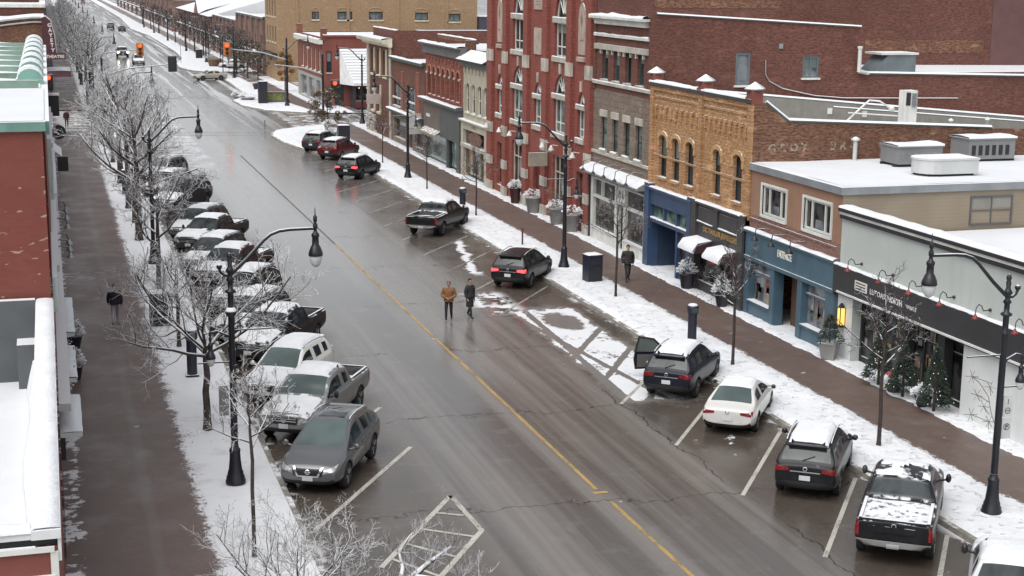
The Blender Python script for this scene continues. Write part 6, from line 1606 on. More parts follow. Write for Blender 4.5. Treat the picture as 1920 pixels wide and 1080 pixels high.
    if kind in ('suv', 'crossover'):
        b = MB(); zt = lerp_pl(K['top'], K['C']) ; b.box(K['C'] - .2, K['C'] + .02, -hw * .6, hw * .6, zt - .01, zt + .035); b.build('spoiler', pm, t)
        b = MB(); b.tube([(K['D'] - .02, .1, 1.2), ((K['C'] + K['D']) / 2 - .06, -.25, 1.34)], .014, 4); b.build('wiper', MT['dark'], t)
    if kind == 'crossover':
        b = P['blanket'](-1.2, .05, 1.2, .012, 1, .44, .8); b.build('sunroof', MT['carglass'], t)
    return t
AR = math.atan2
HR = R(90 - 35.5)        # nose of a car parked on the right
HLft = R(90 - 32.5 + 180)  # nose of a car parked on the left
GR, GL_ = 'cars parked at an angle along the right kerb', 'cars parked at an angle along the left kerb'
def right_car(px, py, **k):   # px,py: middle of the rear bumper on the ground
    pass
def rear_at(x, y, h, kind):  # centre of the car from the middle of its rear end
    hl = CAR[kind]['hl']; return x + math.cos(h) * hl, y + math.sin(h) * hl
def front_at(x, y, h, kind):
    hl = CAR[kind]['hl']; return x - math.cos(h) * hl, y - math.sin(h) * hl
def park_r(kind, x, y, *a, dh=0, **k):
    h = HR + R(dh); cx_, cy_ = rear_at(x, y, h, kind); return make_car(kind, 'parked_car' if kind != 'pickup' else 'pickup_truck', a[0], 'pickup truck' if kind == 'pickup' else 'car', cx_, cy_, h, a[1], group=GR, **k)
def park_l(kind, x, y, *a, dh=0, **k):
    h = HLft + R(dh); cx_, cy_ = front_at(x, y, h, kind); return make_car(kind, 'parked_car' if kind != 'pickup' else 'pickup_truck', a[0], 'pickup truck' if kind == 'pickup' else 'car', cx_, cy_, h, a[1], group=GL_, **k)
BLK, NAV, GRY, WHT, DGR, RED, SLV = (.012, .013, .015), (.012, .016, .034), (.105, .11, .118), (.76, .745, .70), (.03, .032, .035), (.085, .012, .014), (.30, .30, .30)
# right kerb, nearest first
park_r('pickup', 19.6, 26.6, 'white pickup truck with big tow mirrors, cut off at the lower right corner', (.62, .64, .66), roof=.06, hood=.05, snow=.5, bed=.3, seed=11)
park_r('pickup', 20.35, 32.75, 'black pickup truck with snowy bed cover at the lower right, tailgate towards us', BLK, roof=.04, hood=.05, bed=1.0, snow=.4, hole=.38, seed=4)
park_r('suv', 20.55, 38.0, 'black SUV with snow covered roof parked between black pickup and white sedan', BLK, roof=.09, hood=.08, snow=.25, seed=5)
park_r('sedan', 21.05, 44.45, 'white sedan parked beside the snowy right kerb', (.66, .65, .625), gloss=True, roof=.05, hood=.04, snow=.2, metal=.05, seed=6, rear_glass='carglassg')
R5 = park_r('suv', 20.75, 49.0, 'dark navy SUV with its left front door standing open and thick snow on roof', (.010, .012, .022), roof=.11, hood=.08, snow=.2, seed=7, dh=-3)
park_r('suv', 20.9, 69.4, 'black SUV with lit brake lights and bare roof beside the street lamp', BLK, snow=.12, lit=True, seed=8, hood=.05)
park_r('pickup', 20.3, 85.0, 'black pickup truck with snow in the bed parked by the kerb gap', BLK, roof=.07, hood=.06, bed=.9, snow=.55, seed=9)
park_r('suv', 20.75, 110.8, 'dark SUV with lit brake lights and white snowy roof, farther along right kerb', BLK, roof=.06, snow=.2, lit=True, seed=10)
park_r('suv', 21.5, 123.0, 'dark red SUV with snow on roof near the corner tree', RED, roof=.06, hood=.05, snow=.4, seed=12)
park_r('suv', 21.1, 128.6, 'dark SUV parked last before the corner snow island', DGR, roof=.06, hood=.06, snow=.3, seed=13)
# open driver door of the navy SUV
def open_door(car):
    K = CAR['suv']; hw = K['W'] / 2; a = R(62); hx, hy = .92, hw - .02
    def Q(s, z, d=0): return (hx - s * math.cos(a) - d * math.sin(a), hy + s * math.sin(a) - d * math.cos(a), z)
    b = MB(); pts = [(0, .38), (1.22, .34), (1.28, .7), (1.24, 1.02), (0, 1.0)]
    b.prism(pts, -.04, .04, 0, Q)
    d = b.build('door', paint((.010, .012, .022), .2), car)
    b = MB(); fr = [(.0, 1.0), (.52, 1.5), (1.08, 1.6), (1.22, 1.02)]
    b.tube([Q(s, z) for s, z in fr], .04, 4, sm=False); b.build('window_frame', MT['dark'], d)
    b = MB(); b.poly([Q(.05, 1.0), Q(1.2, 1.02), Q(1.06, 1.57), Q(.53, 1.47)]); b.build('side_window', glass('open_door_glass', (.12, .14, .13), .1, .2), d)
    b = MB(); b.prism([(.1, .45), (1.15, .42), (1.15, .92), (.1, .92)], .041, .06, 0, lambda s, z, dd: Q(s, z, dd)); b.build('door_lining', mat('door_lining', (.09, .085, .08), .7), d)
    b = MB(); b.ball(Q(.75, .58, .07), .09, 8, 5, 0, (1, .4, 1)); b.build('speaker', MT['steel'], d)
    b = MB(); b.prism([(K['pil'][0] + .06, .42), (.9, .42), (.9, 1.0), (K['pil'][0] + .06, 1.0)], hw - .012, hw + .006, 0, lambda x, z, y: (x, y, z)); b.build('door_opening', MT['dark'], car)
open_door(R5)
# left kerb, nearest first (nose middle on the ground)
HLft = R(90 - 31 + 180)
def park_c(kind, rx, ry, lab, colr, dh=0, **k):   # rx, ry: the point under the middle of the roof
    h = HLft + R(dh); lx = -.12 if kind == 'pickup' else -.85
    return make_car(kind, 'pickup_truck' if kind == 'pickup' else 'parked_car', lab, 'pickup truck' if kind == 'pickup' else 'car', rx - math.cos(h) * lx, ry - math.sin(h) * lx, h, colr, group=GL_, **k)
park_c('crossover', 8.17, 45.2, 'clean dark grey crossover without snow, nearest on the left', (.13, .132, .14), 4, gloss=True, snow=.06, metal=.7, trim='chrome', glassy='carglassg', seed=21)
park_c('pickup', 8.25, 49.9, 'grey pickup truck with snow on roof and hood, second on the left', (.20, .205, .205), 1, gloss=True, snow=.45, roof=.09, hood=.07, bed=.25, metal=.4, glassy='carglassg', hole=.12, seed=22, trim='chrome')
park_c('suv', 8.35, 54.7, 'white SUV covered in snow beside the grey pickup', WHT, snow=.8, roof=.12, hood=.10, metal=.05, glassy='carglassg', seed=23)
park_c('pickup', 8.4, 59.9, 'black pickup truck with snow rimmed open bed behind the white SUV', BLK, snow=.45, roof=.10, hood=.08, bed=0.0, seed=24)
park_c('suv', 8.2, 64.2, 'dark SUV with snowy roof mostly hidden by the black pickup and lamp post', DGR, snow=.35, roof=.1, hood=.08, seed=25)
park_c('suv', 8.6, 69.6, 'black SUV with snow on roof right behind the big street lamp arm', BLK, snow=.35, roof=.08, hood=.06, seed=26, hole=.2)
park_c('pickup', 8.35, 74.7, 'dark pickup truck with snow filled bed at mid left', (.04, .02, .022), snow=.35, roof=.1, hood=.06, bed=.95, seed=27)
park_c('suv', 8.2, 79.2, 'dark SUV with white roof behind the snow filled pickup', DGR, snow=.35, roof=.09, hood=.05, seed=28)
park_c('pickup', 8.3, 84.5, 'grey-green pickup truck with snowy hood and flat cover, left side', (.03, .034, .03), snow=.4, roof=.05, hood=.06, bed=.95, seed=29, hole=.2)
park_c('suv', 8.4, 89.4, 'grey SUV with snowy roof next to the green-black pickup', (.07, .074, .08), snow=.35, roof=.06, hood=.05, seed=30)
t_ = park_c('suv', 8.3, 99.8, 'big dark van-like SUV under the snowy tree branches', (.02, .016, .026), snow=.2, roof=.0, hood=.05, seed=31); t_.scale = (1.12, 1.08, 1.2)
park_c('suv', 7.9, 106.5, 'brown snow dusted SUV behind the tree trunks, far left row', (.08, .07, .06), snow=.4, roof=.06, hood=.06, seed=32)
park_c('suv', 8.2, 114.5, 'last snow covered SUV of the left row before the crossing', (.08, .08, .085), snow=.6, roof=.08, hood=.06, seed=33)
# moving and distant cars
make_car('sedan', 'car', 'pale beige sedan turning at the far side street', 'car', 22.0, 220.5, R(198), (.42, .40, .33), snow=.25, roof=.03, seed=41)
PK = make_car('pickup', 'pickup_truck', 'dark pickup truck with headlights on waiting at the red light', 'pickup truck', 12.9, 283, R(-90), (.05, .02, .02), snow=.4, roof=.05, seed=42)
make_car('suv', 'car', 'grey car with snowy roof waiting in front of the dark pickup', 'car', 14.3, 259, R(-90), (.2, .2, .19), snow=.7, roof=.06, seed=43)
make_car('suv', 'car', 'grey van driving away far up the street', 'car', 16.6, 425, R(90), (.14, .15, .14), snow=.3, roof=.03, seed=44)
make_car('sedan', 'car', 'small dark car beside the distant grey van', 'car', 18.6, 405, R(90), (.05, .05, .055), snow=.3, seed=45)
make_car('sedan', 'car', 'white sedan parked on the snowy plaza by the far brick row', 'car', 28.4, 247, R(170), (.5, .5, .5), snow=.8, roof=.08, hood=.06, seed=46)
make_car('suv', 'car', 'reddish car at the very top of the street', 'car', 17.5, 760, R(-90), (.25, .06, .06), snow=.3, seed=47)
for s_ in (.8, -.8):
    b = MB(); b.ball((2.9, s_, 1.0), .22, 8, 5, 0, (.3, 1, .8)); b.build('headlamp_bulb', mat('headlamp_glow', (1, .9, .7), .4, emit=(1, .85, .6), es=9) if 'headlamp_glow' not in bpy.data.materials else bpy.data.materials['headlamp_glow'], PK)

# ------------------------------------------------------------------ trees
BARK = mat('bark', (.060, .048, .042), .9, var=.35, vs=6, bump=.01, bs=30, snow=.75, lo=.25, hi=.6, sscale=2.5)
BARKD = mat('bark_dark', (.040, .030, .028), .9, var=.3, vs=6, snow=.5, lo=.35, hi=.7, sscale=2.5)
TWIGS = mat('snowy_twigs', (.125, .103, .092), .9, var=.3, vs=4, snow=.72, lo=.02, hi=.35, sscale=2.2)
TWIGD = mat('wet_twigs', (.065, .050, .044), .9, var=.3, vs=4, snow=.42, lo=.2, hi=.5, sscale=3.0)
def grow_tree(seed, H, fork, trunk_r, spread, limbs=6, sub=(6, 6, 4), droop=0.0, leader=True, twig_r=.010):
    rnd = random.Random(seed); T = MB(); C = MB()
    def rv(): return Vector((rnd.uniform(-1, 1), rnd.uniform(-1, 1), rnd.uniform(-1, 1)))
    def branch(p, d, L, r, lev):
        n = 5 if lev < 2 else (4 if lev == 2 else 3)
        ps = [p.copy()]; q = p.copy(); dd = d.normalized()
        for i in range(n):
            dd = (dd + rv() * (.16 + .05 * lev) + Vector((0, 0, .10 - droop * (lev > 0) - .02 * lev))).normalized()
            q = q + dd * (L / n); ps.append(q.copy())
        rs = [max(r * (1 - .62 * i / n), twig_r * .7) for i in range(n + 1)]
        (T if lev < 2 else C).tube(ps, rs, 7 if lev == 0 else (5 if lev == 1 else (4 if lev == 2 else 3)), 0, True, False)
        if lev >= len(sub): return
        k = sub[lev]
        for j in range(k):
            t = .22 + .78 * (j + rnd.random() * .8) / k
            f = t * n; i = min(int(f), n - 1); pp = ps[i].lerp(ps[i + 1], f - i)
            ax = (ps[i + 1] - ps[i]).normalized()
            side = ax.cross(rv()).normalized()
            nd = ax * rnd.uniform(.45, .85) + side * rnd.uniform(.6, 1.0) + Vector((0, 0, .12))
            branch(pp, nd, L * rnd.uniform(.38, .62) * (1.05 - .35 * t), max(r * (1 - .6 * t) * .55, twig_r), lev + 1)
    z = Vector((0, 0, 0)); pts = [Vector((0, 0, 0)), Vector((0, 0, .25))]; rs = [trunk_r * 1.35, trunk_r * 1.05]
    top = fork + (H - fork) * (.55 if leader else .12); n = 5
    for i in range(1, n + 1):
        z = Vector((rnd.uniform(-.06, .06) * i / n, rnd.uniform(-.06, .06) * i / n, .25 + (top - .25) * i / n)); pts.append(z)
        rs.append(trunk_r * (1.0 - (.25 if z.z < fork else .25 + .6 * (z.z - fork) / max(.1, top - fork)) * (i / n)))
    T.tube(pts, rs, 9, 0, True)
    for i in range(limbs):
        a = 2.4 * i + rnd.uniform(-.3, .3); t = i / max(1, limbs - 1)
        zz = fork + (top - fork) * t * .95
        up = .35 + .55 * t + rnd.uniform(-.12, .12)
        L = spread * (1.15 - .45 * t) * rnd.uniform(.85, 1.15)
        branch(Vector((0, 0, zz)), Vector((math.cos(a), math.sin(a), up)), L, trunk_r * .52 * (1 - .35 * t), 0 + 1 if False else 0)
    if leader: branch(pts[-1], Vector((rnd.uniform(-.2, .2), rnd.uniform(-.2, .2), 1)), (H - top) * .95, rs[-1], 1)
    return T.mesh('trunk'), C.mesh('crown')
TREES = {
 'big1': grow_tree(11, 8.6, 2.9, .20, 3.6, 11, (8, 6, 5), twig_r=.0095), 'big2': grow_tree(12, 8.2, 2.8, .19, 3.5, 11, (8, 6, 5), twig_r=.0095),
 'mid': grow_tree(27, 5.4, 2.5, .125, 3.5, 9, (8, 6, 4), leader=False, twig_r=.0085), 'mid2': grow_tree(24, 5.8, 2.3, .12, 2.9, 9, (6, 6, 4), twig_r=.010),
 'slim': grow_tree(31, 5.2, 2.9, .055, 1.35, 8, (6, 5, 3), twig_r=.007), 'slim2': grow_tree(32, 5.6, 2.6, .065, 1.6, 9, (5, 5, 3), twig_r=.008),
 'thin': grow_tree(41, 5.4, 2.4, .06, 1.35, 9, (5, 5, 3), twig_r=.007),
 'far': grow_tree(51, 7.6, 2.6, .16, 2.7, 9, (6, 5, 3), twig_r=.019)}
def tree(kind, x, y, label, rz=0.0, s=1.0, group=None, dark=False, z=.15, name='bare_tree', tilt=0):
    t = thing(name, label, 'tree', (x, y, z), rz, group, local=True); t.scale = (s, s, s)
    T, C = TREES[kind]
    inst('trunk', T, BARKD if dark else BARK, t); inst('crown', C, TWIGD if dark else TWIGS, t)
    return t
GTL, GTR = 'snowy bare trees along the left kerb', 'young bare trees along the right pavement'
tree('mid', 4.6, 30.6, 'snowy bare tree crown rising from the bottom edge, left of the hatched markings', .4, .60, GTL)
tree('slim', 4.52, 37.6, 'slim young bare tree with dark stem, next to the nearest left street lamp', 1.0, 1.0, GTL)
tree('mid', 4.5, 49.3, 'spreading snowy bare tree right behind the nearest left street lamp', 3.5, 1.0, GTL)
tree('mid2', 4.55, 61.2, 'snowy bare tree with thin trunk beside the brown bin', 2.4, .68, GTL)
tree('mid2', 4.55, 72.5, 'snowy bare tree between second left lamp and dark SUVs', 3.9, 1.0, GTL)
tree('big1', 4.48, 87.2, 'large snow laden tree with thick trunk at mid left', .3, 1.0, GTL)
tree('mid2', 4.55, 93.5, 'thin stemmed bare tree right behind the large thick trunk', 5.0, .9, GTL)
tree('big2', 4.55, 99.5, 'large snow laden tree, second behind the second lamp', 1.7, 1.0, GTL)
tree('big1', 4.6, 111.7, 'large snow laden tree, third behind the second lamp', 4.0, 1.02, GTL)
tree('big2', 4.6, 124.5, 'large snow laden tree before the crossing, second from it', 2.8, .82, GTL)
tree('big1', 4.9, 137.0, 'large snow laden tree nearest to the left crosswalk', 5.3, .72, GTL)
for i in range(22):
    y = 181 + i * 14.0 + (i % 3) * 1.3
    tree('big2' if i < 3 else 'far', 4.2 + (.8 if i % 4 == 1 else 0), y, 'bare snowy tree in the long far row left beyond the crossing', i * 1.7, .9 + .12 * (i % 3), 'far row of trees on the left')
for i in range(12):
    y = 196 + i * 6
tree('thin', 25.16, 41.7, 'bare young tree standing before the black sign board shop, nearest right', 0.5, 1.12, GTR, True)
tree('thin', 25.06, 52.6, 'bare young tree on the right snow strip by the navy SUV meter', 2.0, 1.0, GTR, True)
tree('slim2', 25.12, 65.7, 'bare young tree in front of the white shopfront by the black bin', 4.1, .95, GTR, True)
tree('thin', 25.3, 91.0, 'bare young tree beside the meter where the snow strip is interrupted', 3.3, .9, GTR, True)
tree('slim2', 25.2, 103.6, 'bare young tree before the arcade storefront, behind the third lamp', 1.2, .75, GTR, True)
tree('thin', 25.3, 119.0, 'small bare tree in front of the low building shopfront', 5.2, .85, GTR, True)
for i, (x, y) in enumerate([(27.5, 222), (27.0, 231), (27.8, 240), (28.2, 252), (28.0, 262), (27.2, 274), (27.5, 286), (27.2, 300), (27.0, 318), (26.8, 340), (26.8, 362), (26.8, 390), (26.8, 420), (26.8, 455)]):
    tree('far', x, y, 'bare snowy tree in front of the distant brick rows at right', i * 2.1, .78 + .1 * (i % 3), 'trees before the distant right rows', True)
# overhanging limb of a tree whose trunk stands below the frame
def limb_tree():
    t = thing('bare_tree', 'tree with a thick snow laden limb reaching in at the bottom edge over the road', 'tree', (4.6, 26.0, .15), group=GTL)
    b = MB(); b.tube([(4.6, 26, .1), (4.62, 26, 1.5), (4.7, 26.2, 2.4)], [.16, .14, .12], 8)
    ps = [Vector(p) for p in ((4.7, 26.2, 2.4), (5.4, 27.0, 2.9), (6.0, 27.6, 3.0), (6.5, 28.2, 3.05), (7.0, 28.6, 3.2), (7.5, 28.8, 3.4))]
    b.tube(ps, [.12, .10, .09, .075, .05, .03], 7); b.tube([(6.2, 27.9, 3.02), (6.35, 28.2, 3.3), (6.3, 28.3, 3.6), (6.55, 28.4, 3.9)], [.06, .045, .03, .018], 5); b.tube([(6.6, 28.2, 3.1), (7.3, 28.0, 3.0), (7.9, 28.1, 2.95)], [.05, .035, .02], 5)
    tr = b.build('trunk', mat('bark_snow_heavy', (.06, .048, .042), .9, snow=.62, lo=.0, hi=.35, sscale=7), t)
    c = MB(); rnd = random.Random(77)
    def tw(p, d, L, r, lev):
        q = p.copy(); ps2 = [q]
        for i in range(3):
            d = (d + Vector((rnd.uniform(-.35, .35), rnd.uniform(-.35, .35), rnd.uniform(-.15, .4)))).normalized(); q = q + d * L / 3; ps2.append(q)
        c.tube(ps2, [r, r * .8, r * .6, r * .45], 3, 0, True, False)
        if lev:
            for p2 in ps2[1:]:
                for _ in range(2): tw(p2, (d + Vector((rnd.uniform(-1, 1), rnd.uniform(-1, 1), rnd.uniform(-.2, .8)))).normalized(), L * .55, r * .6, lev - 1)
    for base in ([Vector((6.3, 28.3, 3.6)), Vector((6.55, 28.4, 3.9)), Vector((7.5, 28.8, 3.4)), Vector((7.2, 28.7, 3.3)), Vector((7.9, 28.1, 2.95)), Vector((5.4, 27, 2.9)), Vector((6.0, 27.6, 3.0)), Vector((7.0, 28.6, 3.2)), Vector((6.7, 28.3, 3.1)), Vector((7.5, 28.05, 2.98))]):
        for _ in range(4): tw(base, Vector((rnd.uniform(-1, 1), rnd.uniform(-1, 1), rnd.uniform(-.2, .6))).normalized(), .38, .008, 2)
    c.build('crown', TWIGS, t)
limb_tree()
def leafy(x, y, H, r, lab, c, seed, cz=.6):
    t = thing('leafy_tree', lab, 'tree', (x, y, .15)); rnd = random.Random(seed)
    T, C = TREES['mid2']; b = MB(); b.tube([(x, y, .1), (x + .03, y, H * .35), (x, y + .05, H * .8)], [.09, .07, .02], 7)
    for i in range(14):
        a = i * 2.4; z = H * (.3 + .045 * i); b.tube([(x, y, z), (x + math.cos(a) * r * .8, y + math.sin(a) * r * .8, z + H * .16)], [.035, .012], 4, 0, True, False)
    b.build('trunk', BARKD, t); f = MB()
    cl = []
    for i in range(34):
        u = rnd.random(); a = rnd.random() * 6.283; z = H * (.32 + .66 * u); rr = r * math.sin(math.pi * (.18 + .75 * u)) * rnd.uniform(.3, 1.0); cl.append((x + rr * math.cos(a), y + rr * math.sin(a), z, rnd.uniform(.22, .45)))
    for i in range(2600):
        cx_, cy_, cz_, cr = rnd.choice(cl); d = Vector((rnd.gauss(0, 1), rnd.gauss(0, 1), rnd.gauss(0, 1))).normalized() * cr * rnd.random() ** .4
        p = Vector((cx_, cy_, cz_)) + d; s = rnd.uniform(.05, .10); n1 = Vector((rnd.uniform(-1, 1), rnd.uniform(-1, 1), rnd.uniform(-1, 1))).normalized(); n2 = n1.orthogonal().normalized(); n1 = n2.cross(Vector((rnd.uniform(-1, 1), rnd.uniform(-1, 1), rnd.uniform(-1, 1)))).normalized()
        f.add([p - n1 * s, p + n2 * s * .6, p + n1 * s, p - n2 * s * .6], [(0, 1, 2, 3)], 0)
    f.build('crown', c, t)
LF = mat('withered_leaves', (.115, .085, .05), .85, var=.45, vs=3, snow=.35, lo=.5, hi=.8); LG = mat('evergreen_needles', (.030, .045, .028), .85, var=.4, vs=4, snow=.45, lo=.4, hi=.75, sscale=7)
LO = mat('orange_leaves', (.24, .115, .04), .85, var=.4, vs=3)
leafy(25.0, 142.5, 4.6, 2.0, 'brown leaved tree on the corner snow island by the dark cars', LF, 1)
leafy(26.6, 204.0, 6.0, 2.4, 'brown leaved tree beyond the crossing left of the red shops', LF, 2)
leafy(29.0, 196.0, 5.2, 1.3, 'small orange leaved tree before the shops past the crossing', LO, 3)
leafy(28.2, 232.0, 5.4, 1.6, 'dull brown leaved tree near the long brick row', LF, 4)

# ------------------------------------------------------------------ street lamps
def lamp_parts():
    P = {}
    b = MB(); b.lathe([(.30, 0), (.30, .10), (.27, .14), (.27, .22), (.24, .26), (.235, .34), (.20, .42), (.17, .7), (.155, .95), (.17, 1.0), (.16, 1.06), (.12, 1.10), (.11, 1.2)], (0, 0, 0), 16); P['base'] = b.mesh('base')
    b = MB(); b.lathe([(.105, 1.15), (.10, 3.0), (.09, 5.2), (.10, 5.22), (.10, 5.3), (.085, 5.32), (.085, 5.75), (.16, 5.79), (.16, 5.84), (.08, 5.88), (.075, 6.1), (.12, 6.16), (.07, 6.24), (.07, 6.35), (.13, 6.42), (.09, 6.5), (.06, 6.55), (.075, 6.72), (.05, 6.76), (.08, 6.84), (.05, 6.92), (.01, 6.96)], (0, 0, 0), 14); P['post'] = b.mesh('post')
    b = MB(); b.tube([(-.02, 0, 6.3), (.12, 0, 6.4), (.5, 0, 6.75), (1.0, 0, 7.28), (1.2, 0, 7.44), (1.45, 0, 7.53), (1.75, 0, 7.56), (2.46, 0, 7.57)], [.06, .06, .055, .05, .05, .05, .048, .045], 8)
    b.tube([(0, 0, 6.3), (-.15, 0, 6.3), (-.26, 0, 6.38), (-.3, 0, 6.48)], [.05, .045, .04, .04], 7); b.ball((-.3, 0, 6.55), .085, 8, 6); P['arm'] = b.mesh('arm')
    def head(c, s):
        h = MB(); x, y, z = c
        h.lathe([(r_ * (.80 if r_ > .1 else 1), z_) for r_, z_ in [(.008, .62), (.02, .40), (.055, .36), (.06, .22), (.03, .18), (.07, .12), (.07, .02), (.045, -.02), (.06, -.10), (.14, -.16), (.15, -.22), (.12, -.26), (.13, -.48), (.17, -.52), (.25, -.68), (.27, -.76), (.26, -.80)]], (0, 0, 0), 14)
        g = MB(); g.lathe([(.19, -.80), (.185, -.88), (.155, -1.02), (.08, -1.12), (.02, -1.15)], (0, 0, 0), 14)
        f = lambda a, b_, c_: (x + a * s, y + b_ * s, z + c_ * s)
        H, G = MB(), MB(); H.merge(h, f); G.merge(g, f); return H.mesh('lamp_head'), G.mesh('globe')
    P['head'], P['globe'] = head((2.5, 0, 7.56), 1.0)
    b = MB(); b.tube([(0, 0, 4.45), (-.2, 0, 4.55), (-.42, 0, 4.66), (-.58, 0, 4.62), (-.62, 0, 4.5)], [.04, .035, .03, .03, .03], 6); P['side_arm'] = b.mesh('side_arm')
    P['head2'], P['globe2'] = head((-.62, 0, 4.38), .68)
    b = MB(); b.tube([(-1.0, 0, 3.72), (0, 0, 3.72)], .025, 5); P['rod1'] = b.mesh('banner_rod')
    b = MB(); b.tube([(0, 0, 4.66), (1.15, 0, 4.66)], .025, 5); P['rod2'] = b.mesh('banner_rod')
    b = MB(); rnd = random.Random(8)
    stars = [(.95, 4.1), (.35, 3.75), (.75, 3.55), (.5, 3.2), (.9, 3.0), (.3, 2.75)]
    b.tube([(.08, 0, 2.6), (.25, 0, 3.0), (.4, .03, 3.5), (.7, 0, 3.9), (.95, 0, 4.1)], .012, 4)
    for x, z in stars:
        b.tube([(.3, 0, z - .25), (x, 0, z)], .01, 4)
        for k in range(3):
            a = k * math.pi / 3 + rnd.random() * .3; r = .19; b.tube([(x - r * math.cos(a), .03, z - r * math.sin(a)), (x + r * math.cos(a), -.03, z + r * math.sin(a))], .010, 4)
    P['stars'] = b.mesh('star_decoration')
    return P
LP = lamp_parts()
MT['lampblk'] = mat('lamp_black', (.012, .013, .018), .38, snow=.8, lo=.55, hi=.85, sscale=4)
MT['globe'] = mat('lamp_globe', (.55, .56, .56), .25, var=.05)
MT['starm'] = mat('wire_star', (.20, .19, .17), .5, snow=.4, lo=.2, hi=.5)
def street_lamp(x, y, flip, lab, full=True, group=None):
    t = thing('street_lamp', lab, 'street lamp', (x, y, .14), math.pi if flip else 0, group, local=True)
    inst('base', LP['base'], MT['lampblk'], t); inst('post', LP['post'], MT['lampblk'], t); inst('arm', LP['arm'], MT['lampblk'], t)
    h = inst('lamp_head', LP['head'], MT['lampblk'], t); inst('globe', LP['globe'], MT['globe'], h)
    if full:
        inst('side_arm', LP['side_arm'], MT['lampblk'], t); h = inst('side_lamp', LP['head2'], MT['lampblk'], t); inst('globe', LP['globe2'], MT['globe'], h)
        inst('banner_rod', LP['rod1'], MT['lampblk'], t); inst('banner_rod', LP['rod2'], MT['lampblk'], t); inst('star_decoration', LP['stars'], MT['starm'], t)
    return t
GL2 = 'ornate black street lamps'
L1 = street_lamp(4.75, 43.6, False, 'ornate black street lamp with snow capped globe on its post, nearest on the left', group=GL2)
b = MB(); b.ball((0, 0, 5.2), .17, 12, 8); b.build('speaker_globe', mat('speaker_black', (.02, .02, .024), .4, snow=1.0, lo=.1, hi=.3), L1)
b = MB(); b.box(-.42, -.14, -.02, .02, 2.1, 3.0); b.build('notice_plate', mat('grey_back_plate', (.14, .15, .15), .5), L1)
L2 = street_lamp(25.05, 35.3, True, 'ornate black street lamp with parking signs, nearest on the right', group=GL2)
b = MB(); b.box(-.44, -.14, -.03, -.01, 2.85, 3.45); b.box(-.44, -.14, -.03, -.01, 2.2, 2.8)
SG = b.build('sign_plate', mat('sign_white_plate', (.55, .57, .56), .5), L2)
b = MB()
# back side of the turned post: plates face the viewer on local +y
def ring(b, cx, cz, r, w, y, n=14):
    for i in range(n):
        a, c = 2 * math.pi * i / n, 2 * math.pi * (i + 1) / n
        b.quad((cx + r * math.cos(a), y, cz + r * math.sin(a)), (cx + r * math.cos(c), y, cz + r * math.sin(c)), (cx + (r - w) * math.cos(c), y, cz + (r - w) * math.sin(c)), (cx + (r - w) * math.cos(a), y, cz + (r - w) * math.sin(a)))
ring(b, -.29, 3.02, .09, .02, -.006); b.box(-.35, -.23, -.01, -.005, 3.01, 3.03); b.box(-.30, -.28, -.01, -.005, 3.2, 3.36); ring(b, -.29, 2.55, .1, .02, -.006)
b.merge(text_mb('P', .17, lambda x, y, t: (-.29 - x, -.006 + t, 2.49 + y), .002, .004)); b.build('lettering', MT['dark'], SG)
street_lamp(25.15, 73.4, True, 'ornate black street lamp before the gothic hall and black bin', group=GL2)
street_lamp(25.25, 109.8, True, 'ornate black street lamp before the arcade building, third on the right', group=GL2)
street_lamp(4.8, 79.8, False, 'ornate black street lamp between the tree trunks, second on the left', group=GL2)
street_lamp(4.85, 116.3, False, 'ornate black street lamp inside the snowy tree row, third on the left', group=GL2)
street_lamp(30.3, 152.2, True, 'ornate black street lamp at the corner of the side street', False, group=GL2)
street_lamp(25.9, 173.7, False, 'ornate black street lamp beside the yellow green planter sign', False, group=GL2)
for i in range(9): street_lamp(4.9, 181 + i * 36.5, False, 'distant black street lamp in the far left row', False, 'distant street lamps on the left')
for i, y in enumerate((222, 262, 300, 346, 390, 430)): street_lamp(25.6, y, True, 'distant black street lamp on the far right snow bank', False, 'distant street lamps on the right')

# ------------------------------------------------------------------ meters, bins, posts
MET = mat('meter_navy', (.016, .018, .035), .42, snow=1.0); 
def meter(x, y, lab, h=1.55):
    t = thing('parking_meter', lab, 'parking meter', (x, y, .16))
    b = MB(); b.prism([(x + .19 * math.cos(a), y + .16 * math.sin(a)) for a in [i * math.pi / 8 + .2 for i in range(16)]], .16, .16 + h * .8); b.build('column', MET, t)
    b = MB(); z = .16 + h * .8; b.lathe([(.22, 0), (.24, .05), (.24, h * .17), (.20, h * .2)], (x, y, z), 14); hd = b.build('head', MET, t)
    b = MB(); b.box(x - .12, x + .12, y - .245, y - .235, z + .06, z + h * .15); b.build('screen', MT['glassg'], hd)
    b = MB(); b.ball((x, y, z + h * .2), .2, 10, 6, 0, (1, 1, .35)); b.build('snow_cap', MT['snow'], hd)
    b = MB(); b.box(x - .24, x + .24, y - .2, y + .2, .14, .2); b.build('foot', MT['black'], t)
meter(4.64, 56.4, 'navy parking meter column under the spreading tree on the left', 1.75); meter(4.65, 106.3, 'dark parking meter column between far left tree trunks', 1.6)
meter(24.8, 56.0, 'navy parking meter column beside the SUV with the open door', 1.7); meter(24.8, 92.4, 'dark parking meter column where the right snow strip is cleared', 1.6)
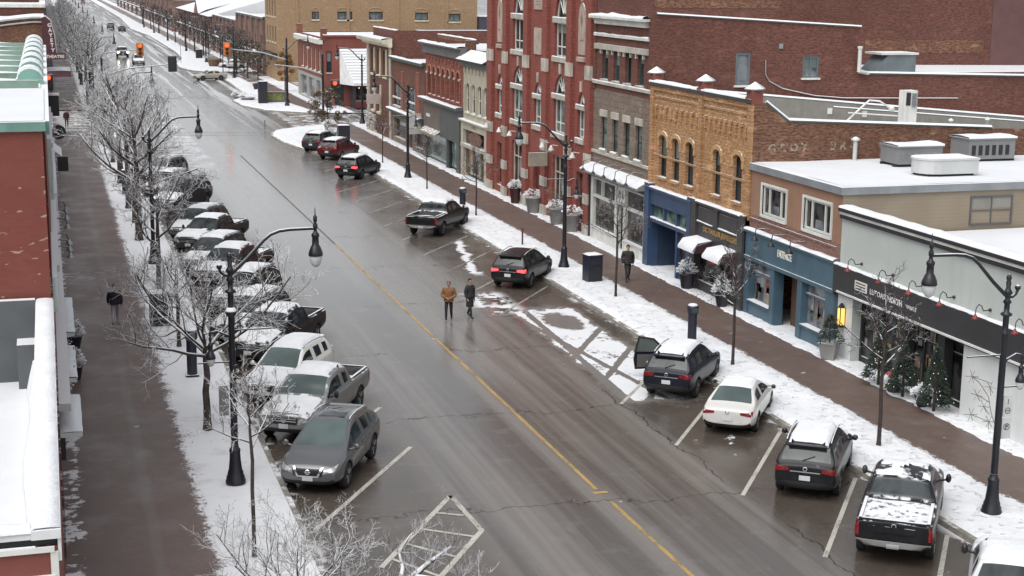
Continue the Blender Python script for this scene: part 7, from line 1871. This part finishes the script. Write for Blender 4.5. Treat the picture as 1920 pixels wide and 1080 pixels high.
def bin_(x, y, w, h, m, lab, rz=0, name='litter_bin', cat='litter bin'):
    t = thing(name, lab, cat, (x, y, .16), rz, local=True)
    b = MB(); b.box(-w / 2, w / 2, -w * .42, w * .42, .05, h); b.build('body', m, t)
    b = MB(); b.box(-w / 2 - .03, w / 2 + .03, -w * .42 - .03, w * .42 + .03, h, h + .06); b.build('lid', m, t)
    b = MB(); b.box(-w * .32, w * .32, -w * .42 - .012, -w * .42 - .004, h * .68, h * .86); b.box(-w * .4, w * .4, -w * .42 - .01, -w * .42 - .004, .15, h * .6); b.build('door_panel', MT['dark'], t)
    b = MB(); b.box(-w / 2 + .06, w / 2 - .06, -w * .36, w * .36, 0, .05); b.build('foot', MT['dark'], t)
    b = MB(); n = 6; g = {}
    for i in range(n + 1):
        for j in range(n + 1):
            e = min(i, j, n - i, n - j); g[i, j] = len(b.v); b.v.append((-w / 2 + w * i / n, -w * .42 + w * .84 * j / n, h + .062 + (.06 if e else 0) + .01 * mnoise.noise((i, j, x))))
    for i in range(n):
        for j in range(n): b.f.append([g[i, j], g[i + 1, j], g[i + 1, j + 1], g[i, j + 1]]); b.m.append(0); b.s.append(True)
    b.build('snow_cap', MT['snow'], t)
bin_(25.35, 69.6, .78, 1.32, MET, 'black square litter bin with snow on top beside the right street lamp', .15)
bin_(4.15, 65.4, .95, 1.35, mat('bin_brown', (.045, .040, .036), .6, snow=1.0), 'brown litter bin under the snowy tree on the left')
bin_(24.35, 130.8, 1.0, 1.9, MET, 'black cabinet box on the corner snow island', name='cabinet', cat='cabinet')
bin_(23.7, 177.8, 1.0, 2.5, MET, 'tall black cabinet beside the planter sign across the crossing', name='cabinet', cat='cabinet')
bin_(25.6, 274.5, 1.1, 1.5, MET, 'black litter bin on the far plaza snow')
bin_(30.2, 163.2 + 8, .6, 1.7, MET, 'slim dark meter box before the far red shop', name='cabinet', cat='cabinet')
def post(x, y, h, lab, m=None, r=.035, plate=None, group=None):
    t = thing('sign_post', lab, 'post', (x, y, .14), 0, group); b = MB(); b.tube([(x, y, .1), (x, y, h)], r, 6); b.build('pole', m or MT['black'], t)
    if plate:
        b = MB(); b.box(x - .22, x + .22, y - .04, y - .02, h - plate, h); b.build('plate', MT['steel'], t)
    else:
        b = MB(); b.ball((x, y, h), r * 1.5, 6, 4); b.build('cap', m or MT['black'], t)
post(25.0, 80.2, 1.1, 'short brown marker post in the snow by the third parked car', mat('rust_post', (.09, .04, .03), .8), .05)
post(19.9, 148.2, 1.0, 'small post at the tip of the corner snow island'); post(21.3, 260.5, 4.2, 'post with a dark box sign on the far plaza', plate=1.1); post(25.7, 237.5, 5.5, 'tall dark signal post on the far plaza snow', r=.07)
for i, (x, y) in enumerate([(26.2, 234), (25.8, 258), (26.3, 300), (25.9, 330)]): post(x, y, 2.6, 'thin dark post standing on the far right snow bank', plate=.5, group='far posts on the right snow bank')
# ------------------------------------------------------------------ traffic signals
SY = mat('signal_yellow_glow_tint', (.46, .15, .03), .5, snow=1.0); SR = mat('signal_red_lit', (.9, .05, .02), .4, emit=(1, .045, .012), es=4.5); SD = mat('signal_lens_dark', (.03, .02, .015), .3)  # yellow housing tinted orange-red, the lens glow painted into its colour
def signal_head(t, x, y, z, m, lit=True, back=False):
    b = MB(); b.box(x - .40, x + .40, y - .12, y + .12, z - .75, z + .75); b.box(x - .28, x + .28, y - .2, y + .2, z - .66, z + .66); hd = b.build('signal_head', m, t)
    for k, dz in enumerate((.45, 0, -.45)):
        b = MB(); ys = y - .205 if not back else y + .205
        b.lathe([(.21, -.01), (.21, .01)], (x, ys, z + dz), 12, axis='y'); b.build('lens', SR if (lit and k == 0) else SD, hd)
        b = MB(); yy = -.25 if not back else .25
        b.tube([(x - .2, ys + yy, z + dz + .12), (x, ys + yy, z + dz + .23), (x + .2, ys + yy, z + dz + .12)], .02, 4); b.build('visor', MT['dark'], hd)
    return hd
def mast(px, py, hx, hz, heads, lab, ph=7.2, armz=(5.6, 6.3)):
    t = thing('traffic_signal', lab, 'traffic light', (px, py, .14))
    b = MB(); b.tube([(px, py, .1), (px, py, ph)], [.13, .10], 10); b.lathe([(.26, 0), (.26, .08), (.15, .3)], (px, py, .12), 10); b.build('pole', MT['lampblk'], t)
    b = MB(); b.tube([(px, py, armz[0]), (px + (hx - px) * .4, py, armz[0] + (armz[1] - armz[0]) * .65), (hx, py, armz[1])], [.085, .07, .05], 8); b.build('mast_arm', MT['steel'], t)
    for a in heads: signal_head(t, *a)
    return t
mast(4.9, 150.2, 11.4, 6.3, [(11.45, 150.0, 6.38, MT['blackp'], False, True)], 'traffic signal with black backed head on arm over the left lane, near side', 7.0, (5.3, 6.35))
mast(4.6, 184.8, 10.4, 6.1, [(10.44, 184.6, 6.1, SY, True, False)], 'traffic signal with yellow red-lit head on the left arm, far side', 7.0, (5.2, 6.1))
mast(26.9, 180.0, 20.0, 6.4, [(19.96, 179.8, 6.32, SY, True, False)], 'traffic signal with red-lit head on long arm from the right, far side', 7.6, (5.0, 6.35))
mast(26.8, 155.0, 21.9, 5.9, [(28.0, 154.9, 3.6, MT['blackp'], True, False)], 'traffic signal pole at the right corner with red light on its side', 7.0, (4.9, 5.95))
t = thing('traffic_signal', 'traffic signal with red light at the left building edge', 'traffic light', (.05, 150, .14)); b = MB(); b.tube([(.2, 150, .1), (.2, 150, 5.2)], .07, 8); b.build('pole', MT['black'], t); signal_head(t, .02, 149.9, 4.75, MT['blackp'], True, False)

# ------------------------------------------------------------------ planters and small things on the pavements
SHR = mat('snowy_shrub', (.05, .06, .04), .9, var=.5, vs=6, snow=.85, lo=.15, hi=.5, sscale=6); GPOT = mat('grey_planter', (.26, .26, .25), .7, var=.1, snow=.4)
def planter(x, y, r, h, m, lab, plant='bush', ph=.5, square=False, seed=0):
    t = thing('planter', lab, 'planter', (x, y, .14)); rnd = random.Random(seed + int(x * 10 + y)); z = .13
    b = MB(); b.lathe([(r * .62, 0), (r * .7, .05), (r, h * .92), (r * 1.08, h * .94), (r * 1.08, h), (r * .9, h)], (x, y, z), 4 if square else 14, sm=not square); b.build('pot', m, t)
    f = MB()
    if plant == 'cone':
        b = MB(); b.tube([(x, y, z + h), (x, y, z + h + ph)], [.04, .01], 5); b.build('stem', BARKD, t)
    for i in range(420 if plant == 'cone' else 260):
        u = rnd.random(); a = rnd.random() * 6.283
        if plant == 'cone': rr = r * 1.15 * (1 - u) * rnd.uniform(.5, 1); zz = z + h + ph * u
        else: rr = r * 1.25 * math.sqrt(rnd.random()); zz = z + h + ph * (.2 + .8 * u) * (1.15 - (rr / (r * 1.3)) ** 2)
        p = Vector((x + rr * math.cos(a), y + rr * math.sin(a), zz)); d = Vector((math.cos(a), math.sin(a), rnd.uniform(-.2, .9))).normalized() * rnd.uniform(.07, .15); s = d.orthogonal().normalized() * .03
        f.add([p - s, p + s, p + d + s * .4, p + d - s * .4], [(0, 1, 2, 3)])
    f.build('plant', SHR if plant != 'cone' else mat('dwarf_conifer', (.028, .042, .026), .85, var=.4, vs=4, snow=.25, lo=.5, hi=.8, sscale=7), t)
    return t
planter(29.35, 95.9, .38, 1.05, mat('plum_planter', (.06, .02, .022), .5, snow=.3), 'tall plum coloured planter with snowy plant, leftmost before the gothic hall')
planter(29.3, 91.8, .5, 1.0, GPOT, 'grey cone planter with snowy top beside the gothic hall door'); planter(29.25, 87.0, .45, 1.0, GPOT, 'grey planter behind the right street lamp post'); planter(29.3, 84.2, .5, 1.05, GPOT, 'grey planter at the near corner of the gothic hall')
planter(29.3, 67.0, .38, .75, mat('dark_planter', (.03, .025, .035), .5, snow=.3), 'dark planter with snowy plant beside the jewellers awning', ph=.7); planter(29.25, 62.8, .34, .6, bpy.data.materials['dark_planter'], 'dark planter with snowy shrub between jewellers and blue storefront', ph=.8)
planter(29.25, 52.6, .5, .7, GPOT, 'grey square planter with small evergreen below the yellow lantern', 'cone', 1.1, True)
planter(24.6, 139.8, .9, .5, GPOT, 'low snowy planter on the corner snow island', ph=.5); planter(24.9, 140.9, .5, 1.1, GPOT, 'tiered snowy planter on the corner snow island', ph=.4)
planter(26.0, 199.5, .7, .8, bpy.data.materials['plum_planter'], 'plum planter under the brown leaved tree past the crossing', ph=.2); planter(22.6, 183.0, .9, .35, GPOT, 'low planter of snowy shrubs beside the tall cabinet', ph=.8); planter(21.9, 186, .7, .3, GPOT, 'low snowy shrub bed at the tip of the far corner island', ph=.8); planter(25.6, 250, 1.0, 1.2, mat('amber_planter', (.17, .10, .05), .6), 'amber coloured planter on the far plaza', ph=1.6)
t = thing('planter_sign', 'low yellow green sign with snowy top on the far corner island', 'sign', (25.2, 178.6, .14)); b = MB(); b.box(24.1, 26.3, 178.6, 178.75, .5, 1.25); b.build('panel', mat('lime_panel', (.17, .19, .05), .6, var=.4, vs=3, snow=1.0), t)
b = MB(); b.box(23.9, 24.1, 178.5, 178.8, .1, 1.45); b.box(26.3, 26.5, 178.5, 178.8, .1, 1.45); b.box(24.1, 26.3, 178.5, 178.85, 1.25, 1.45); b.box(24.1, 26.3, 178.55, 178.8, .12, .5); b.build('frame', mat('sign_frame', (.12, .11, .1), .7, snow=1.0), t)
# Christmas trees and bowls in front of the dark shop windows
def xmas(x, y, h, lab):
    t = thing('christmas_tree', lab, 'christmas tree', (x, y, .14)); rnd = random.Random(int(y * 7)); b = MB(); b.tube([(x, y, .1), (x, y, h)], [.06, .01], 6); b.build('trunk', BARKD, t); f = MB(); l = MB()
    for i in range(1500):
        u = rnd.random() ** 1.3; a = rnd.random() * 6.283; rr = .62 * (1 - u) * (.55 + .45 * rnd.random()); p = Vector((x + rr * math.cos(a), y + rr * math.sin(a), .45 + (h - .45) * u)); d = Vector((math.cos(a), math.sin(a), rnd.uniform(-.5, .3))).normalized() * rnd.uniform(.08, .16); s = d.orthogonal().normalized() * .025
        f.add([p - s, p + s, p + d], [(0, 1, 2)])
    f.build('crown', mat('fir_needles', (.020, .034, .022), .85, var=.4, vs=4, snow=.12, lo=.5, hi=.8, sscale=7) if 'fir_needles' not in bpy.data.materials else bpy.data.materials['fir_needles'], t)
    for i in range(26):
        u = rnd.random() ** 1.2; a = rnd.random() * 6.283; rr = .66 * (1 - u); l.ball((x + rr * math.cos(a), y + rr * math.sin(a), .5 + (h - .5) * u), .018, 5, 3)
    l.build('light', mat('fairy_light', (.8, .8, .7), .4, emit=(1, .95, .8), es=.55) if 'fairy_light' not in bpy.data.materials else bpy.data.materials['fairy_light'], t); o = t.children[-1]; o['kind'] = 'stuff'
xmas(29.15, 48.6, 2.4, 'tall lit Christmas tree before the dark shop windows, left of the middle column'); xmas(29.15, 46.9, 2.1, 'shorter lit Christmas tree before the dark shop windows, middle of the three'); xmas(29.2, 44.9, 2.5, 'lit Christmas tree beside the pale wall, rightmost of the three')
planter(29.2, 47.6, .32, .35, bpy.data.materials['dark_planter'], 'low dark bowl with snowy bow between the Christmas trees', ph=.3); planter(29.2, 45.6, .32, .4, bpy.data.materials['dark_planter'], 'low dark bowl with snowy greens near the pale wall', ph=.35)
b = MB(); rnd = random.Random(4)
tb = thing('gift_bow', 'red ribbon bow lying on the bowl before the shop', 'bow', (29.15, 47.5, .7)); b.ball((29.1, 47.4, .78), .16, 8, 5, 0, (1, .6, .5)); b.ball((29.1, 47.75, .80), .16, 8, 5, 0, (1, .6, .5)); b.build('loop', mat('red_ribbon', (.4, .03, .04), .4), tb); b = MB(); b.ball((29.02, 47.57, .8), .08, 7, 5); b.build('knot', bpy.data.materials['red_ribbon'], tb)

# ------------------------------------------------------------------ things sticking out of the left building line
def left_bits():
    t = thing('round_sign', 'round brown sign on a bracket at the left building line', 'sign', (XL, 108, 4.2)); b = MB(); b.lathe([(.46, -.04), (.46, .04)], (.48, 108, 4.25), 20, axis='y'); b.build('disc', mat('brown_disc', (.10, .075, .06), .6, snow=.6), t); b = MB(); b.lathe([(.50, -.05), (.50, .05), (.46, .06), (.46, -.06)], (.48, 108, 4.25), 20, axis='y'); b.tube([(XL, 108, 4.8), (.6, 108, 4.8)], .03, 5); b.build('rim', MT['black'], t)
    t = thing('awning', 'striped snow dusted awning with dark box end at the left building line', 'awning', (XL, 102, 3.6)); b = MB()
    for i in range(5): b.add([(XL, 100 + i * 1.0, 4.1), (XL, 100.9 + i * 1.0, 4.1), (.6, 100.9 + i * 1.0, 3.5), (.6, 100 + i * 1.0, 3.5)], [(0, 1, 2, 3)])
    b.build('canvas', mat('awning_grey', (.3, .32, .31), .7, snow=.9, lo=.2, hi=.5), t); b = MB(); b.box(.3, .95, 99.7, 99.95, 2.6, 3.5); b.build('end_panel', MT['dark'], t)
    t = thing('shop_sign', 'long white ledge sign running along the brick wall on the left', 'sign', (XL, 66, 6)); b = MB(); b.box(XL, .12, 60, 75, 6.0, 6.7); b.build('box', MT['white'], t); b = MB(); b.box(.121, .15, 60.3, 74.7, 6.1, 6.6); b.build('face', mat('violet_edge', (.16, .12, .2), .6), t)
    for i, y in enumerate((66.5, 69, 71.5, 59.5, 61.0, 62.5)):
        t = thing('wall_lamp', 'small gooseneck lamp with snow on its shade at the left wall', 'wall lamp', (XL, y, 4.4), group='gooseneck lamps along the left wall'); b = MB(); b.tube([(XL, y, 4.5), (.1, y, 4.75), (.38, y, 4.7), (.48, y, 4.45)], .025, 5); b.build('arm', MT['black'], t); b = MB(); b.lathe([(.04, .05), (.15, -.12), (.15, -.15)], (.48, y, 4.42), 10); b.build('shade', MT['steel'], t)
    for i, (y0, y1, z, d, lab) in enumerate(((50, 55.5, 3.4, .42, 'narrow pale canopy at the left wall, just beyond the pale panels'), (44.5, 48.5, 3.3, .38, 'pale canopy strip with snow at the left wall, middle one'), (39.0, 42.6, 3.3, .40, 'pale canopy with green edge at the left wall, nearest one'))):
        t = thing('canopy', lab, 'canopy', (XL, y0, z)); b = MB(); b.box(XL, d, y0, y1, z, z + .12); b.build('slab', bpy.data.materials['pale_green_coping'], t); b = MB(); b.box(XL, XL + .12, y0, y1, z - .6, z - .002); b.build('bracket', MT['dark'], t)
        snow_cap(t, lambda u, v, dd: (dd, u, v), y0, y1, z + .12, XL, d, .06)
    planter(.45, 57.0, .25, .5, bpy.data.materials['dark_planter'], 'small pot with snowy twigs against the left wall', ph=.6); planter(.5, 62.0, .3, .5, bpy.data.materials['dark_planter'], 'pot with snowy shrub against the left wall, farther one', ph=.6)
    # ragged hedge of climbing ivy / garland with snow on the near wall
    t = thing('garland', 'snow speckled greenery hanging along the left wall', 'garland', (.1, 49, 3)); f = MB(); rnd = random.Random(9)
    for i in range(260):
        y = 45 + rnd.random() * 8; p = Vector((.1 + rnd.random() ** 2 * .25, y, 2.6 + rnd.random() * .9)); d = Vector((rnd.uniform(-1, 1), rnd.uniform(-1, 1), rnd.uniform(-.6, 1))).normalized() * .06; s = d.orthogonal().normalized() * .02; f.add([p - s, p + s, p + d + s, p + d - s], [(0, 1, 2, 3)])
    f.build('leaves', SHR, t); b = MB(); b.tube([(.15, 45, 3), (.15, 53, 3)], .03, 5); b.build('wire', MT['black'], t)
    t = thing('projecting_sign', 'dark projecting sign hung with snow on the left before the crossing', 'sign', (XL, 132, 4)); b = MB(); b.box(XL, .75, 131.8, 132, 3.2, 4.9); b.build('board', MT['dark'], t); b = MB(); b.box(XL, .8, 131.7, 132.1, 4.9, 5.1); b.build('top', MT['white'], t)
left_bits()

# ------------------------------------------------------------------ people
def skin_mesh(V, E, Rr, lev=2):
    bm = bmesh.new(); L = bm.verts.layers.skin.verify(); vs = [bm.verts.new(p) for p in V]
    for a, b in E: bm.edges.new((vs[a], vs[b]))

    for v, r in zip(vs, Rr): v[L].radius = (r, r) if not isinstance(r, tuple) else r
    vs[0][L].use_root = True
    me = bpy.data.meshes.new('person'); bm.to_mesh(me); bm.free()
    def mods(o):
        s = o.modifiers.new('k', 'SKIN'); s.use_smooth_shade = True
        u = o.modifiers.new('s', 'SUBSURF'); u.levels = lev
    r = temp_eval(me, mods); bpy.data.meshes.remove(me)
    r.polygons.foreach_set('use_smooth', [True] * len(r.polygons))
    return r
def person(x, y, face, lab, coat, trous, shoe, hair, stride=.28, long=0.0, arms='swing', h=1.75, bulk=1.0, cap=None, skin=(.36, .21, .15)):
    t = thing('person', lab, 'person', (x, y, .0 if 6.2 < x < 23.3 else .125), face - math.pi / 2, local=True); t.scale = (h / 1.75,) * 3
    s = stride; V = []; E = []; Rr = []
    def add(p, r, par=None):
        V.append(p); Rr.append(r); i = len(V) - 1
        if par is not None: E.append((par, i))
        return i
    pel = add((0, 0, .95), (.155 * bulk, .12 * bulk)); ab = add((0, .0, 1.1), (.15 * bulk, .115 * bulk), pel); ch = add((0, .01, 1.32), (.18 * bulk, .125 * bulk), ab); nk0 = add((0, .0, 1.46), (.075, .07), ch); nk = add((0, .015, 1.53), .055, nk0)
    hd = add((0, .025, 1.60), (.07, .08), nk); hd2 = add((0, .02, 1.68), (.075, .092), hd); add((0, .01, 1.735), (.055, .07), hd2)
    feet = []
    for sx, ph in ((1, 1), (-1, -1)):
        hip = add((sx * .095, 0, .90), .10, pel); kn = add((sx * .10, s * .5 * ph + .05, .50), .068, hip); an = add((sx * .10, s * ph - (.06 if ph < 0 else 0), .09 + (.05 if ph < 0 else 0)), .045, kn)
        toe = add((sx * .115, s * ph + .17 - (.03 if ph < 0 else 0), .045), .042, an)
        sh = add((sx * .185 * bulk, 0, 1.41), .075, ch)
        if arms == 'swing': el, wr = (sx * .238 * bulk, -.16 * ph * (s / .28) - .03, 1.14), (sx * .225 * bulk, .04 - .22 * ph * (s / .28), .90)
        elif arms == 'front': el, wr = (sx * .27 * bulk, .02, 1.14), (sx * .10, .22, 1.08)
        else: el, wr = (sx * .24 * bulk, -.04 + .03 * sx, 1.13), (sx * .215 * bulk, .07 + .04 * sx, .90)
        e = add(el, .052, sh); w = add(wr, .036, e)
        d = (Vector(wr) - Vector(el)).normalized(); pm = Vector(wr) + d * .07; k = add(tuple(pm), (.036, .02), w)
        side = Vector((0, 1, 0)) if arms != 'front' else Vector((0, 0, 1)); nrm = d.cross(side).normalized() * (-sx)
        for i, (o, l) in enumerate(((-.03, .065), (-.01, .078), (.01, .072), (.03, .055))):
            a = add(tuple(pm + side * o + d * .03), .0095, k); bq = add(tuple(pm + side * o + d * (.03 + l * .5) + nrm * .006), .009, a); add(tuple(pm + side * o * .9 + d * (.03 + l * .85) + nrm * .03), .0075, bq)
        th = add(tuple(Vector(wr) + d * .04 + side * .035), .010, k); add(tuple(Vector(wr) + d * .085 + side * .055 + nrm * .015), .008, th)
    me = skin_mesh(V, E, Rr, 1)
    mi = []
    for p in me.polygons:
        c = p.center; z = c.z
        if z > 1.49 : m = 0
        elif z < .11: m = 2
        elif z < .93 and abs(c.x) < .195 * bulk: m = 1
        elif (arms != 'front' and z < .91) : m = 0
        elif arms == 'front' and c.y > .235: m = 0
        else: m = 3
        mi.append(m)
    ms = [mat('skin_tone', skin, .6) if 'skin_tone' not in bpy.data.materials else bpy.data.materials['skin_tone'], mat('trousers', trous, .85, var=.15, vs=8), mat('shoe_leather', shoe, .6), mat('shirt', coat, .85)]
    for m in ms: me.materials.append(m)
    me.polygons.foreach_set('material_index', mi); me.update()
    o = bpy.data.objects.new('body', me); col.objects.link(o); o.parent = t; ORG[o.name] = Vector((0, 0, 0))
    # coat: a looser skin over trunk and arms
    V2, E2, R2 = [], [], []
    def a2(p, r, par=None):
        V2.append(p); R2.append(r); i = len(V2) - 1
        if par is not None: E2.append((par, i))
        return i
    hem = .84 - long
    c0 = a2((0, .0, 1.10), (.185 * bulk, .15 * bulk)); c1 = a2((0, .01, 1.32), (.205 * bulk, .155 * bulk), c0); c2 = a2((0, .0, 1.45), (.115, .10), c1); a2((0, .01, 1.51), (.085, .082), c2)
    q = c0; z = .98
    while z > hem: q = a2((0, .0, z), (.185 * bulk, .15 * bulk + (.02 if long else 0)), q); z -= .14
    a2((0, 0, hem), (.19 * bulk, .16 * bulk), q)
    for sx, ph in ((1, 1), (-1, -1)):
        sh = a2((sx * .19 * bulk, 0, 1.41), .095, c1)
        if arms == 'swing': el, wr = (sx * .238 * bulk, -.16 * ph * (s / .28) - .03, 1.14), (sx * .225 * bulk, .04 - .22 * ph * (s / .28), .90)
        elif arms == 'front': el, wr = (sx * .27 * bulk, .02, 1.14), (sx * .10, .22, 1.08)
        else: el, wr = (sx * .24 * bulk, -.04 + .03 * sx, 1.13), (sx * .215 * bulk, .07 + .04 * sx, .90)
        e = a2(el, .075, sh); a2(wr, .06, e)
    m2 = skin_mesh(V2, E2, R2, 2); m2.materials.append(mat('coat_cloth', coat, .85, var=.2, vs=5, bump=.01, bs=18))
    o2 = bpy.data.objects.new('coat' if long else 'jacket', m2); col.objects.link(o2); o2.parent = t; ORG[o2.name] = Vector((0, 0, 0))
    b = MB(); b.ball((0, -.005, 1.70), .1, 12, 8, 0, (.92, 1.05, 1.0)); 
    hm = mat('hair', hair, .8, var=.2, vs=20); hb = MB()
    bm_ = [(v, v[1] < .045 or v[2] > 1.735) for v in b.v]
    for f_ in b.f:
        if all(bm_[i][1] for i in f_): hb.add([b.v[i] for i in f_], [tuple(range(len(f_)))], 0, True)
    hb.build('hair' if not cap else 'hat', hm, t)
    b = MB()
    for sx in (1, -1): b.ball((sx * .032, .108, 1.665), .012, 6, 4)
    b.build('eyes', MT['dark'], t)
    b = MB(); b.ball((0, .118, 1.635), .016, 6, 4, 0, (.8, 1, 1.5))
    for sx in (1, -1): b.ball((sx * .083, .015, 1.65), .022, 6, 4, 0, (.4, .8, 1.3))
    b.build('nose_and_ears', ms[0], t)
    b = MB(); b.box(-.022, .022, .098, .104, 1.593, 1.600); b.build('mouth', mat('lips', (.25, .09, .08), .6) if 'lips' not in bpy.data.materials else bpy.data.materials['lips'], t)
    return t
person(2.26, 65.9, R(90), 'person in dark purple-black jacket and grey trousers walking away on the left pavement', (.014, .010, .022), (.30, .28, .32), (.03, .02, .02), (.12, .09, .07), .26, bulk=1.15)
person(16.4, 63.4, R(-110), 'person in tan jacket and black trousers standing on the road', (.20, .095, .035), (.016, .016, .022), (.2, .2, .2), (.14, .13, .12), .16, arms='front', bulk=1.12, h=1.8)
person(17.5, 63.9, R(-70), 'person in long dark coat standing on the road beside the tan jacket', (.022, .022, .026), (.02, .02, .024), (.012, .012, .012), (.03, .025, .025), .26, long=.36, arms='down', h=1.76)
person(27.1, 69.3, R(-97), 'person in dark grey clothes walking on the right pavement by the white shopfront', (.028, .025, .023), (.024, .022, .022), (.015, .015, .015), (.02, .018, .018), .2, arms='down', bulk=1.2, h=1.82, cap=True)
person(1.5, 153.4, R(-90), 'person in dark red-brown jacket crossing the far left crosswalk', (.05, .02, .022), (.04, .025, .035), (.02, .02, .02), (.05, .03, .03), .24, h=1.75)
person(26.7, 231.5, R(180), 'small dark figure standing by a post on the far plaza', (.012, .014, .014), (.012, .012, .014), (.01, .01, .01), (.02, .02, .02), .15, arms='down')

# ------------------------------------------------------------------ camera, sky, sun
cam = bpy.data.cameras.new('camera'); co = bpy.data.objects.new('camera', cam); col.objects.link(co)
cam.sensor_width = 36; cam.lens = 2850 / 1920 * 36; cam.clip_start = .5; cam.clip_end = 6000
Rm = ((0.9571800, -0.0491091, 0.2852977), (-0.2893278, -0.1956250, 0.9370274), (0.0097948, -0.9794484, -0.2014570))
co.matrix_world = Matrix(((Rm[0][0], -Rm[0][1], -Rm[0][2], 0), (Rm[1][0], -Rm[1][1], -Rm[1][2], 0), (Rm[2][0], -Rm[2][1], -Rm[2][2], 15.0), (0, 0, 0, 1)))
sc.camera = co
w = bpy.data.worlds.new('World'); sc.world = w; w.use_nodes = True
nt = w.node_tree; bg = nt.nodes['Background']
sky = nt.nodes.new('ShaderNodeTexSky'); sky.sky_type = 'NISHITA'; sky.sun_disc = False
sky.sun_elevation = R(57); sky.sun_rotation = R(228); sky.air_density = 1.0; sky.dust_density = 3.0; sky.ozone_density = 1.0
hs = nt.nodes.new('ShaderNodeHueSaturation'); hs.inputs['Saturation'].default_value = .2; hs.inputs['Value'].default_value = 1.3
nt.links.new(sky.outputs[0], hs.inputs['Color']); nt.links.new(hs.outputs[0], bg.inputs['Color'])
bg.inputs['Strength'].default_value = .15
sl = bpy.data.lights.new('sun', 'SUN'); sl.energy = 1.5; sl.angle = R(60); sl.color = (1.0, .985, .96)
so = bpy.data.objects.new('sun', sl); col.objects.link(so)
# direction towards the sun: Blender sky rotation is measured clockwise from +Y
az = R(228); el = R(57)
dv = Vector((math.sin(az) * math.cos(el), math.cos(az) * math.cos(el), math.sin(el)))
so.rotation_euler = dv.to_track_quat('Z', 'Y').to_euler()
sc.view_settings.view_transform = 'Standard'; sc.view_settings.look = 'None'; sc.view_settings.exposure = 0; sc.view_settings.gamma = 1
sc.cycles.max_bounces = 5; sc.cycles.diffuse_bounces = 2; sc.cycles.glossy_bounces = 3; sc.cycles.transparent_max_bounces = 4

# ------------------------------------------------------------------ repeated trim: every block a part of its own
def explode(o):
    bm = bmesh.new(); bm.from_mesh(o.data); bmesh.ops.remove_doubles(bm, verts=bm.verts, dist=1e-4); bm.faces.ensure_lookup_table()
    left = set(bm.faces); comps = []
    while left:
        st = [left.pop()]; comp = set(st)
        while st:
            q = st.pop()
            for v in q.verts:
                for g in v.link_faces:
                    if g in left: left.discard(g); comp.add(g); st.append(g)
        comps.append(comp)
    if len(comps) < 2 or len(comps) > 60: bm.free(); return
    for comp in comps:
        b = MB(); mp = {}
        for q in comp:
            ids = []
            for v in q.verts:
                if v not in mp: mp[v] = len(b.v); b.v.append(tuple(v.co))
                ids.append(mp[v])
            b.f.append(ids); b.m.append(q.material_index); b.s.append(q.smooth)
        me = b.mesh(o.name.split('.')[0])
        for m in o.data.materials: me.materials.append(m)
        n = bpy.data.objects.new(o.name.split('.')[0], me); col.objects.link(n); n.parent = o.parent; n.location = o.location
    bm.free(); bpy.data.objects.remove(o)
EX = ('pier_block', 'stone_panel', 'window_hood', 'stone_trim', 'impost', 'arch_moulding', 'pilaster', 'pier', 'wall_box', 'light_bulb', 'quoin', 'window_surround', 'shop_window', 'louvre', 'skid', 'flower_box', 'inscription', 'window_display', 'plaque_line')
for o in [o for o in col.objects if o.type == 'MESH' and o.parent and o.name.split('.')[0] in EX]: explode(o)
